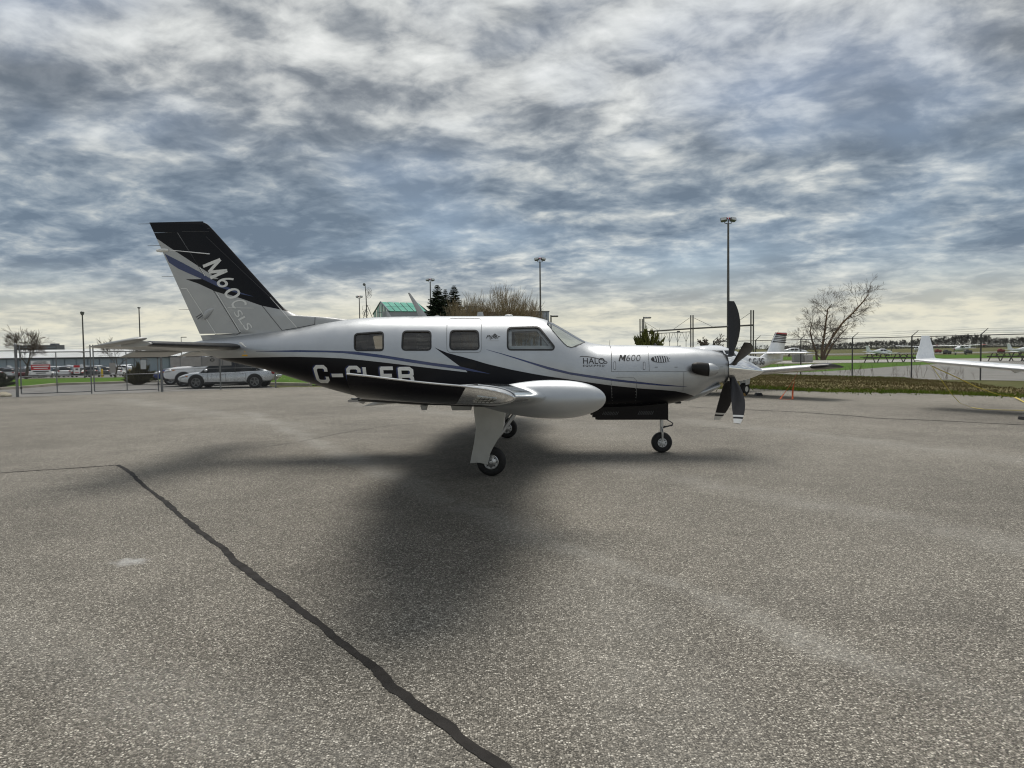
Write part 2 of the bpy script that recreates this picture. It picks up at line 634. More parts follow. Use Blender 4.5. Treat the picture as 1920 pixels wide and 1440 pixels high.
def ground_sheets():
    # terrain: one sheet out to the horizon
    xs = sorted(set([round(s * a, 2) for s in (-1, 1) for a in (0, 4, 8, 12, 16, 20, 25, 30, 36, 44, 54, 66, 80, 100, 130, 170, 230, 320, 450, 700, 1200, 2200, 4500)]))
    ys = [-60, -20, 0, 10, 20, 28, 34, 41, 48, 56, 64, 72, 82, 95, 110, 130, 155, 185, 220, 280, 360, 500, 800, 1400, 2600, 6000]
    mb = MB()
    vs = [(x, y, terrain_z(x, y)) for y in ys for x in xs]
    n = len(xs)
    mb.add(vs, [(j * n + i, j * n + i + 1, (j + 1) * n + i + 1, (j + 1) * n + i) for j in range(len(ys) - 1) for i in range(n - 1)])
    o = mb.build('field_ground', mat_turf('field_turf', G_FIELD, 0.03, 1.2), None, True)
    tag(o, 'open airfield grass stretching to the far tree line', kind='structure')
    asp = mat_asphalt()
    edge = [ground(*p) for p in ((1340, 729), (1416, 728.5), (1549, 735), (1717, 737), (1920, 745))]
    apron_pts = [(-70, -30), (70, -30), (40, 4), (24, 14)] + [(p.x, p.y) for p in reversed(edge)] + [(0, 31.5), (-10.3, 33.2)]
    apron_pts += [(p.x, p.y) for p in (ground(517, 727), ground(304, 734.5), ground(33, 744.5), ground(-160, 752))] + [(-45, 18)]
    o = sheet('apron', apron_pts, 0.0, asp)
    tag(o, 'weathered asphalt aircraft apron in the foreground', kind='structure')
    apron = o
    # tar-sealed cracks in the apron
    tar = mat('crack_tar', (0.018, 0.016, 0.0145), 0.7, 0, 0.35, 5.0, bump=0.4, bscale=60, spec=0.2)

    def ribbon(name, pxs, w, seed):
        r = random.Random(seed)
        P = [ground(*p) for p in pxs]
        Q = []
        for a, c in zip(P[:-1], P[1:]):
            k = max(2, int((c - a).length / 0.03))
            for i in range(k):
                Q.append(a.lerp(c, i / k))
        Q.append(P[-1])
        off, wd = 0.0, 1.0
        mb = MB()
        L, R = [], []
        for i, q in enumerate(Q):
            d = (Q[min(i + 1, len(Q) - 1)] - Q[max(i - 1, 0)]).normalized()
            nn = Vector((-d.y, d.x, 0))
            off = off * 0.93 + r.uniform(-1, 1) * w * 0.10
            wd = 1 + (wd - 1) * 0.86 + r.uniform(-1, 1) * 0.15
            L.append(q + nn * (off + w * wd / 2) + Vector((0, 0, 0.004)))
            R.append(q + nn * (off - w * wd / 2) + Vector((0, 0, 0.004)))
        n = len(Q)
        mb.add(L + R, [(i, i + 1, n + i + 1, n + i) for i in range(n - 1)])
        o = mb.build(name, tar, apron)
        return o
    ribbon('crack_seal', [(222, 872), (240, 885), (262, 905), (300, 935), (350, 975), (385, 1005), (420, 1030), (445, 1055), (480, 1082), (520, 1110),
                          (560, 1145), (590, 1165), (620, 1190), (660, 1220), (700, 1255), (735, 1290), (780, 1322), (830, 1362), (880, 1400), (945, 1440), (1010, 1490)], 0.052, 3)
    ribbon('crack_seal', [(-60, 891), (0, 887), (60, 883), (130, 878.5), (222, 872)], 0.028, 5)
    ribbon('crack_seal', [(1290, 763), (1395, 768), (1500, 773), (1600, 780), (1640, 784), (1760, 789), (1920, 797), (2050, 804)], 0.06, 9)
    ribbon('hairline_crack', [(455, 842), (500, 838), (560, 829), (640, 812), (720, 800), (830, 790)], 0.014, 15)
    ribbon('hairline_crack', [(1290, 800), (1400, 806), (1520, 812), (1640, 822), (1780, 830), (1930, 842)], 0.012, 17)
    # access road and car park behind the gate
    road = mat('road_asphalt', (0.17, 0.165, 0.155), 0.92, 0, 0.2, 0.8, bump=0.3, bscale=50)
    px = [(-150, 752), (33, 744.5), (304, 734.5), (517, 727), (500, 721), (400, 716.5), (290, 717), (240, 718.5), (118, 722), (60, 727), (0, 731), (-150, 738)]
    o = sheet('access_road', [(ground(*p).x, ground(*p).y) for p in px], -0.004, road)
    tag(o, 'grey asphalt access road behind the double gate', kind='structure')
    kerb = mat('kerb_concrete', (0.36, 0.33, 0.27), 0.9, 0, 0.15, 2.0)
    mb = MB()
    kp = [ground(*p) for p in ((-150, 738), (0, 731), (60, 727), (105, 722.5), (118, 722), (240, 718.5), (290, 717), (400, 716.5), (500, 721), (580, 723))]
    rings = []
    for i, p in enumerate(kp):
        d = (kp[min(i + 1, len(kp) - 1)] - kp[max(i - 1, 0)]).normalized()
        nn = Vector((-d.y, d.x, 0))
        rings.append([p + nn * a + Vector((0, 0, z)) for a, z in ((0.0, -0.06), (0.01, 0.11), (0.17, 0.12), (0.18, -0.06))])
    mb.loft(rings)
    o = mb.build('kerb', kerb)
    tag(o, 'pale concrete kerb between the access road and the lawn', kind='structure')
    # lawn beyond the kerb
    lawn = mat_turf('lawn_turf', G_GREEN, 0.25, 6.0)
    mb = MB()
    cols = []
    for pxx, py in ((-150, 737.5), (0, 730.5), (60, 726.5), (105, 722), (240, 718), (290, 716.5), (400, 716), (500, 720.5), (580, 722.5), (640, 722)):
        g0 = ground(pxx, py)
        dr = Vector((g0.x, g0.y, 0)).normalized()
        c = []
        for k, s in enumerate((0.1, 4, 8, 13, 19, 26, 34, 44)):
            p = g0 + dr * s
            c.append((p.x, p.y, terrain_z(p.x, p.y) + 0.035 + (0.05 if k else 0.0)))
        cols.append(c)
    mb.loft(cols, closed=False, cap=False)
    o = mb.build('lawn', lawn, None, True)
    tag(o, 'mown green lawn between the access road and the far car park', kind='structure')
    # far car park and hangar apron on the left
    mb = MB()
    vs, fs = [], []
    yy = [90, 100, 110, 120, 135, 150, 170, 190, 215]
    for y in yy:
        for q in (-1.1, -0.9, -0.7, -0.55, -0.42, -0.36):
            vs.append((q * y, y, terrain_z(q * y, y) + 0.03))
    fs = [(j * 6 + i, j * 6 + i + 1, (j + 1) * 6 + i + 1, (j + 1) * 6 + i) for j in range(len(yy) - 1) for i in range(5)]
    mb.add(vs, fs)
    o = mb.build('car_park', mat('lot_asphalt', (0.20, 0.195, 0.185), 0.95, 0, 0.15, 0.5), None, True)
    tag(o, 'asphalt car park in front of the long hangar', kind='structure')
    # right: asphalt lot, lawn wedge, concrete path, taxiways
    lot = mat('outer_asphalt', (0.20, 0.195, 0.18), 0.95, 0, 0.12, 0.6, bump=0.2)
    px = [(1290, 708), (1400, 706), (1480, 698), (1540, 696), (1600, 692.5), (1680, 686.5), (1750, 682.5), (1785, 680.5), (1800, 676.5), (2100, 673), (2100, 716), (1846, 712), (1600, 709), (1500, 708)]
    o = sheet('asphalt_lot', [(ground(*p).x, ground(*p).y) for p in px], -0.018, lot)
    tag(o, 'grey asphalt lot beyond the chain link fence on the right', kind='structure')
    px = [(1380, 703), (1480, 698), (1540, 696), (1600, 692.5), (1680, 686.5), (1750, 682.5), (1785, 680.5), (1800, 677), (1380, 684)]
    o = sheet('lawn_wedge', [(ground(*p).x, ground(*p).y) for p in px], -0.022, lawn)
    tag(o, 'green lawn wedge under the leaning tree', kind='structure')
    conc = mat('path_concrete', (0.36, 0.35, 0.32), 0.95, 0, 0.1, 0.4)
    for nm, px, m_, lb in (('concrete_path', [(1300, 683), (1800, 677.5), (2100, 674), (2100, 670.5), (1800, 672), (1300, 678.5)], conc, 'pale concrete path behind the picnic tables'),
                           ('green_strip', [(1200, 677.5), (1800, 671.5), (2100, 668), (2100, 663.5), (1800, 665), (1200, 672)], lawn, 'green grass strip beyond the concrete path'),
                           ('taxiway', [(1200, 669.5), (1800, 662.0), (2100, 658), (2100, 656), (1800, 660), (1200, 667.5)], lot, 'distant asphalt taxiway with parked light aircraft')):
        o = sheet(nm, [(ground(*p).x, ground(*p).y) for p in px], -0.014, m_)
        tag(o, lb, kind='structure')
    # the dry grass bank between apron and fence
    mb = MB()
    cols = []
    near = [ground(*p) for p in ((1270, 729.5), (1340, 729), (1416, 728.5), (1480, 731), (1549, 735), (1640, 736), (1717, 737), (1820, 741), (1920, 745), (2080, 752))]
    far = [FENCE_R(s) for s in np.linspace(1.12, -0.62, len(near))]
    for a, c in zip(near, far):
        col = []
        for k in range(13):
            u = k / 12
            p = a.lerp(Vector((c[0], c[1], 0)), u)
            h = 0.012 + 0.06 * math.sin(min(u * 1.25, 1) * math.pi) ** 2 - 0.035 * sstep(0.8, 1, u)
            col.append((p.x, p.y, h + 0.03 * math.sin(p.x * 2.1 + p.y * 1.3) * math.sin(u * math.pi)))
        cols.append(col)
    mb.loft(cols, closed=False, cap=False)
    o = mb.build('grass_bank', mat_turf('dry_turf', G_DRY, 0.6, 7.0), None, True)
    tag(o, 'brown dry grass bank below the chain link fence', kind='structure')
    return cols


def FENCE_R(s):
    """foot of the right-hand fence: s=0 at the post beside the leaning tree, one unit per 9.15 m (three posts)"""
    a, c = Vector((20.9, 31.4)), Vector((16.0, 39.3))
    p = c + (c - a).normalized() * (s * 9.15)
    return p


BANK = ground_sheets()


def grass_blades():
    r = random.Random(11)
    for nm, lb, cnt, wfun, stops, hh in (
            ('dry_grass', 'tangled dry brown grass covering the bank below the fence', 26000, lambda u: 1.0, G_DRY, 0.06),
            ('green_grass', 'fresh green grass fringe along the apron edge and fence foot', 7000, None, [(0.3, (0.10, 0.16, 0.025)), (0.5, (0.16, 0.23, 0.035)), (0.7, (0.26, 0.28, 0.07))], 0.07)):
        mb = MB()
        vs, fs = [], []
        nc = len(BANK)
        for k in range(cnt):
            i = r.random() * (nc - 1.001)
            if wfun is None:
                u = r.gauss(0.01, 0.035) * (0.4 + 0.9 * abs(math.sin(i * 9.7) * math.sin(i * 23.1))) if r.random() < 0.6 else 1 - abs(r.gauss(0, 0.06))
                u = min(u, 1.0)
            else:
                u = r.random() * 0.97 + 0.02
            i0 = int(i)
            fi = i - i0
            j = u * 12
            j0 = min(max(int(j), 0), 11)
            fj = j - j0
            a = Vector(BANK[i0][j0]).lerp(Vector(BANK[i0][j0 + 1]), fj)
            c = Vector(BANK[i0 + 1][j0]).lerp(Vector(BANK[i0 + 1][j0 + 1]), fj)
            p = a.lerp(c, fi)
            h = hh * r.uniform(0.5, 1.7)
            an = r.uniform(0, 2 * math.pi)
            w = r.uniform(0.006, 0.016)
            lean = Vector((math.cos(an * 1.7), math.sin(an * 1.7), 0)) * h * r.uniform(0.1, 1.3)
            d = Vector((math.cos(an), math.sin(an), 0)) * w
            o = len(vs)
            vs += [p - d, p + d, p + lean * 0.45 + Vector((0, 0, h * 0.65)) + d * 0.6, p + lean + Vector((0, 0, h * 0.9))]
            fs += [(o, o + 1, o + 2), (o, o + 2, o + 3)]
        mb.add(vs, fs)
        o = mb.build(nm, mat_turf(nm + '_blades', stops, 0.8, 11.0))
        tag(o, lb, 'grass', kind='stuff')


grass_blades()


# ------------------------------------------------------------------ the turboprop
AIR_LOC, AIR_YAW = Vector((-0.205, 10.46, 0.0)), math.radians(-2.5)
AX = Vector((math.cos(AIR_YAW), math.sin(AIR_YAW), 0))
AY = Vector((-math.sin(AIR_YAW), math.cos(AIR_YAW), 0))


def PL(px, py, yl):
    """local (x, z) of a photo spot on the aircraft's vertical plane y = yl"""
    d = ray(px, py)
    o = Vector((0, 0, HCAM)) - AIR_LOC
    t = (yl - o.dot(AY)) / d.dot(AY)
    p = o + d * t
    return p.dot(AX), p.z


silver_stops = None
M_SILVER = mat('silver_paint', (0.445, 0.465, 0.485), 0.42, 0.80, 0.03, 3.0, coat=0.35)
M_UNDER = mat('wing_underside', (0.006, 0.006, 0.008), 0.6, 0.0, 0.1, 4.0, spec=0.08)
M_BLACK = mat('black_paint', (0.005, 0.005, 0.0075), 0.16, 0.0, 0.1, 4.0, spec=0.22)
M_BLUE = mat('blue_stripe_paint', (0.022, 0.036, 0.115), 0.25, 0.1, 0.05, 4.0, coat=0.5)
M_GREYP = mat('grey_paint', (0.42, 0.425, 0.42), 0.36, 0.25, 0.04, 3.0, coat=0.15)
M_CHROME = mat('polished_metal', (0.80, 0.81, 0.82), 0.06, 1.0, 0.03, 9.0)
M_ALU = mat('brushed_aluminium', (0.55, 0.56, 0.57), 0.35, 0.9, 0.08, 20.0)
M_RUBBER = mat('black_rubber', (0.014, 0.014, 0.015), 0.75, 0, 0.2, 15.0, bump=0.15)
M_SEAL = mat('window_seal', (0.012, 0.012, 0.013), 0.55, 0, 0.1)
M_LINE = mat('panel_gap', (0.16, 0.165, 0.17), 0.7, 0, 0.1)
M_DARKLINE = mat('dark_gap', (0.02, 0.02, 0.022), 0.7, 0, 0.1)
M_WHITE = mat('white_paint', (0.78, 0.78, 0.77), 0.3, 0, 0.03, 3.0, coat=0.4)
M_LETTER = mat('letter_grey', (0.72, 0.72, 0.69), 0.4, 0, 0.04)
M_INNER = mat('cabin_lining', (0.36, 0.34, 0.31), 0.8, 0, 0.06)
M_LEATHER = mat('seat_leather', (0.30, 0.24, 0.18), 0.6, 0, 0.1, 8.0)
M_DARKGREY = mat('dark_grey', (0.05, 0.05, 0.053), 0.6, 0, 0.1)
M_CABGLASS = glass('cabin_glass', (0.55, 0.52, 0.48), 0.01, (0.10, 0.09, 0.075), 0.75)
M_CLEAR = glass('windshield_glass', (0.80, 0.83, 0.84), 0.01, (0.05, 0.05, 0.05), 0.92)

TOP = [(352, 644), (365, 641), (381, 638), (450, 629.5), (530, 619.5), (560, 616), (592, 609.5), (643, 601), (685, 596.5), (716, 594.7), (760, 593.7), (831, 593.2), (902, 593),
       (965, 592.7), (996, 594), (1017, 598), (1032, 603.5), (1048, 612), (1065, 622), (1082, 632), (1098, 640), (1117, 645), (1142, 646.8), (1211, 647.6), (1280, 650), (1330, 656.5), (1350, 662), (1358, 666)]
BOT = [(352, 655), (365, 660), (395, 671.5), (414, 677), (450, 685), (498, 696.5), (560, 715), (587, 723), (633, 736), (685, 749), (706, 753), (750, 759), (789, 761), (885, 762.5),
       (1000, 765), (1100, 766), (1150, 765.5), (1200, 764), (1247, 760), (1276, 755.5), (1305, 746), (1325, 735), (1342, 725), (1358, 718)]
WID = [(352, .05), (365, .075), (414, .19), (450, .26), (498, .35), (560, .45), (633, .55), (706, .62), (789, .65), (885, .66), (965, .655), (1030, .64), (1100, .60),
       (1150, .565), (1200, .53), (1247, .485), (1280, .44), (1310, .375), (1335, .30), (1350, .25), (1358, .23)]
f_top = pchip(*zip(*[PL(a, c, 0.0) for a, c in TOP]))
f_bot = pchip(*zip(*[PL(a, c, -0.22) for a, c in BOT]))
f_wid = pchip(*zip(*[(PL(a, 690, 0.0)[0], w) for a, w in WID]))
f_zcf = pchip(*zip(*[(PL(a, 690, 0)[0], w) for a, w in ((352, .5), (500, .5), (700, .45), (900, .43), (1050, .44), (1150, .47), (1250, .5), (1358, .5))]))
f_exp = pchip(*zip(*[(PL(a, 690, 0)[0], w) for a, w in ((352, 2.0), (500, 2.1), (700, 2.25), (950, 2.35), (1100, 2.3), (1250, 2.25), (1358, 2.0))]))
X_TAIL, X_NOSE = PL(352, 650, 0)[0], PL(1358, 690, 0)[0]


def sect(x):
    zt, zb = f_top(x), f_bot(x)
    return zt, zb, zb + (zt - zb) * f_zcf(x), f_wid(x), f_exp(x)


def ysurf(x, z):
    zt, zb, zc, w, n = sect(x)
    t = (z - zc) / (zt - zc) if z > zc else (zc - z) / (zc - zb)
    t = min(abs(t), 0.9995)
    return w * (1 - t ** n) ** (1 / n)


def fpt(x, th):
    zt, zb, zc, w, n = sect(x)
    c, s_ = math.cos(th), math.sin(th)
    y = w * math.copysign(abs(c) ** (2 / n), c)
    h = (zt - zc) if s_ > 0 else (zc - zb)
    return Vector((x, y, zc + h * math.copysign(abs(s_) ** (2 / n), s_)))


def fnormal(x, y, z):
    def F(x, y, z):
        zt, zb, zc, w, n = sect(x)
        t = (z - zc) / (zt - zc) if z > zc else (zc - z) / (zc - zb)
        return (abs(y) / w) ** n + abs(t) ** n
    e = 2e-3
    g = Vector((F(x + e, y, z) - F(x - e, y, z), F(x, y + e, z) - F(x, y - e, z), F(x, y, z + e) - F(x, y, z - e)))
    return g.normalized() if g.length > 0 else Vector((0, 0, 1)), F(x, y, z)


def SP(px, py):
    """spot of the photo on the near side of the fuselage skin -> local (x, z)"""
    y = 0.6
    for _ in range(6):
        x, z = PL(px, py, -y)
        y = ysurf(x, z)
    return x, z


def wrap(name, polys=None, mesh2d=None, off=0.003, side=-1, material=None, parent=None, cuts=(0.06, 0.05), yf=None, thick=0.0):
    """lay a flat outline on the skin (fuselage by default)"""
    bm = flat_bm(polys, mesh2d, cuts)
    yf = yf or ysurf
    for v in bm.verts:
        x, z = v.co.x, v.co.y
        y0 = yf(x, z)
        dzn = (y0 - yf(x, z + 0.01)) / 0.01
        k = min(math.sqrt(1 + dzn * dzn), 3.0)
        v.co = (x, side * (y0 + off * k), z)
    bmesh.ops.triangulate(bm, faces=[f for f in bm.faces if len(f.verts) > 4])
    bm.normal_update()
    for f in bm.faces:
        if f.normal.y * side < 0:
            f.normal_flip()
    me = bpy.data.meshes.new(name)
    bm.to_mesh(me)
    bm.free()
    me.materials.append(material)
    me.polygons.foreach_set('use_smooth', [True] * len(me.polygons))
    return link(name, me, parent)


def line_poly(pts, w):
    """a thin strip along a 2D polyline, as quads"""
    qs = []
    for a, c in zip(pts[:-1], pts[1:]):
        a, c = Vector(a), Vector(c)
        d = (c - a)
        if d.length < 1e-6:
            continue
        n = Vector((-d.y, d.x)).normalized() * w / 2
        qs.append([tuple(a + n), tuple(a - n), tuple(c - n), tuple(c + n)])
    return qs


AIR = empty('turboprop_airplane', AIR_LOC, AIR_YAW)
tag(AIR, 'silver and black single-engine turboprop airplane with five-blade propeller on the apron', 'airplane')


def split_paint(src, pts, name, above=False, bump=0.0):
    """black paint on one side of a dividing curve z(x), the source paint on the other"""
    M = src.copy()
    M.name = name
    t = NT(M.node_tree)
    b = M.node_tree.nodes['Principled BSDF']
    metal, coat, spec = [b.inputs[k].default_value for k in ('Metallic', 'Coat Weight', 'Specular IOR Level')]
    sep = t.n('SeparateXYZ', {0: t.n('TexCoord').outputs['Object']})
    pts = sorted(pts)
    x0, x1 = pts[0][0] - 0.01, pts[-1][0] + 0.01
    z0, z1 = min(p[1] for p in pts) - 0.1, max(p[1] for p in pts) + 0.1
    fc = t.n('FloatCurve')
    cv = fc.mapping.curves[0]
    norm = [((p[0] - x0) / (x1 - x0), (p[1] - z0) / (z1 - z0)) for p in pts]
    cv.points[0].location = (0.0, norm[0][1])
    cv.points[1].location = (1.0, norm[-1][1])
    for p in norm:
        cv.points.new(*p)
    for p in cv.points:
        p.handle_type = 'VECTOR'
    fc.mapping.use_clip = False
    fc.mapping.update()
    u = t.math('DIVIDE', t.math('SUBTRACT', sep.outputs[0], x0), x1 - x0, clamp=True)
    t.link(u, fc.inputs['Value'])
    zb = t.math('MULTIPLY_ADD', fc.outputs[0], z1 - z0, z0)
    f = t.math('GREATER_THAN' if above else 'LESS_THAN', sep.outputs[2], zb)
    old = b.inputs['Base Color'].links[0].from_socket
    t.link(t.mix(f, old, (0.005, 0.005, 0.0075)), b.inputs['Base Color'])
    t.link(t.math('MULTIPLY_ADD', f, -metal, metal), b.inputs['Metallic'])
    t.link(t.math('MULTIPLY_ADD', f, -coat, coat), b.inputs['Coat Weight'])
    t.link(t.math('MULTIPLY_ADD', f, 0.22 - spec, spec), b.inputs['Specular IOR Level'])
    rr = b.inputs['Roughness'].links[0].from_socket
    t.link(t.math('MULTIPLY_ADD', f, -0.08, rr), b.inputs['Roughness'])
    if bump:      # faint waviness of the skin
        bn = t.n('Bump', {'Height': t.noise(t.n('TexCoord').outputs['Object'], 3.2, 2, 0.4), 'Strength': bump, 'Distance': 0.02})
        t.link(bn.outputs[0], b.inputs['Normal'])
    return M


BND = [(352, 690), (395, 673), (407, 671.8), (483, 670), (551, 669), (600, 670), (643, 672), (685, 675.8), (727, 680.5), (789, 688), (831, 693), (876, 698),
       (882, 673), (914, 682.5), (960, 693.3), (1000, 701), (1027, 705.5), (1069, 711.7), (1111, 718), (1152, 723.5), (1200, 728.3), (1240, 731), (1267, 733.5), (1285, 737), (1300, 742), (1315, 752), (1335, 775)]
M_LIVERY = split_paint(M_SILVER, [SP(a, c) if 395 < a < 1320 else PL(a, c, -0.2) for a, c in BND], 'fuselage_livery', bump=0.10)


def Z(px_pts):
    return [SP(*p) for p in px_pts]


def r2(pts):
    return [(560 + a / 4.8, 570 + c / 4.8) for a, c in pts]


def r3(pts):
    return [(840 + a / 4.8, 570 + c / 4.8) for a, c in pts]


def r4(pts):
    return [(1080 + a / 4.8, 580 + c / 4.8) for a, c in pts]


WINDOWS = [rounded(Z(r2([(505, 268), (762, 250), (762, 418), (505, 418)])), 0.05, 5),
           rounded(Z(r2([(940, 244), (1190, 244), (1190, 414), (930, 414)])), 0.055, 5),
           rounded(Z(r2([(1368, 238), (1616, 238), (1624, 410), (1362, 410)])), 0.055, 5),
           rounded(Z(r3([(537, 214), (815, 204), (958, 384), (945, 412), (537, 412)])), 0.05, 5)]


def windshield_grid(sg):
    """(rows, cols) of surface points: lower edge -> centreline, aft -> front"""
    low = [SP(*p) for p in r3([(893, 184), (945, 245), (1000, 308), (1040, 352), (1072, 380), (1110, 391), (1150, 383), (1195, 362), (1232, 346)])]
    lows = []
    for x, z in low:
        zt, zb, zc, w, n = sect(x)
        s_ = min(max((z - zc) / (zt - zc), 0), 0.999) ** (n / 2)
        lows.append((x, math.asin(min(s_, 0.999))))
    xa, xb = PL(1029, 603, 0)[0], PL(1096, 640, 0)[0]
    rows = []
    N, K = len(lows), 9
    for j in range(K):
        v = j / (K - 1)
        row = []
        for i, (x, th) in enumerate(lows):
            u = i / (N - 1)
            xt = xa + (xb - xa) * u
            thc = math.pi / 2 - 0.045
            X = x + (xt - x) * v
            T = th + (thc - th) * v
            p = fpt(X, T)
            row.append((p, T))
        rows.append(row)
    out = []
    for row in rows:
        out.append([])
        for p, T in row:
            n, _ = fnormal(p.x, p.y, p.z)
            if sg < 0:
                p, n = Vector((p.x, -p.y, p.z)), Vector((n.x, -n.y, n.z))
            out[-1].append((p, n))
    return out


def build_fuselage():
    xs = list(np.linspace(X_TAIL, X_NOSE, 150))
    NT_ = 72
    mb = MB()
    rings = []
    for x in xs:
        rings.append([fpt(x, 2 * math.pi * (k + 0.5) / NT_) for k in range(NT_)])
    mb.loft(rings)
    o = mb.build('fuselage', [M_LIVERY, M_INNER], AIR)
    sm = o.modifiers.new('s', 'SOLIDIFY')
    sm.thickness, sm.offset, sm.material_offset, sm.material_offset_rim = 0.028, -1, 1, 1
    # window openings
    cb = MB()
    for w in WINDOWS:
        for sg in (-1, 1):
            cb.prism(w, 'y', sg * 0.22, sg * 0.95)
    for sg in (-1, 1):
        g = windshield_grid(sg)
        R, C = len(g), len(g[0])
        a = [p + n * 0.05 for row in g for p, n in row]
        c = [p - n * 0.07 for row in g for p, n in row]
        fs = []
        for j in range(R - 1):
            for i in range(C - 1):
                q = (j * C + i, j * C + i + 1, (j + 1) * C + i + 1, (j + 1) * C + i)
                fs += [q, tuple(k + R * C for k in reversed(q))]
        bd = [i for i in range(C)] + [j * C + C - 1 for j in range(1, R)] + [(R - 1) * C + i for i in range(C - 2, -1, -1)] + [j * C for j in range(R - 2, 0, -1)]
        for k in range(len(bd)):
            p, q = bd[k], bd[(k + 1) % len(bd)]
            fs.append((p, q, q + R * C, p + R * C))
        cb.add(a + c, fs)
    cut = cb.build('cutter', M_INNER, AIR)
    bo = o.modifiers.new('b', 'BOOLEAN')
    bo.operation, bo.solver, bo.object = 'DIFFERENCE', 'EXACT', cut
    dg = bpy.context.evaluated_depsgraph_get()
    me = bpy.data.meshes.new_from_object(o.evaluated_get(dg))
    o.modifiers.clear()
    o.data = me
    bpy.data.objects.remove(cut)
    # analytic normals on the outer skin
    nor = []
    me.polygons.foreach_set('use_smooth', [True] * len(me.polygons))
    for v in me.vertices:
        x, y, z = v.co
        if X_TAIL + 1e-4 < x < X_NOSE - 1e-4:
            n, F = fnormal(x, y, z)
            if abs(F - 1) < 0.012:
                nor.append(n)
                continue
        nor.append(v.normal.copy())
    me.normals_split_custom_set_from_vertices(nor)
    return o


FUS = build_fuselage()


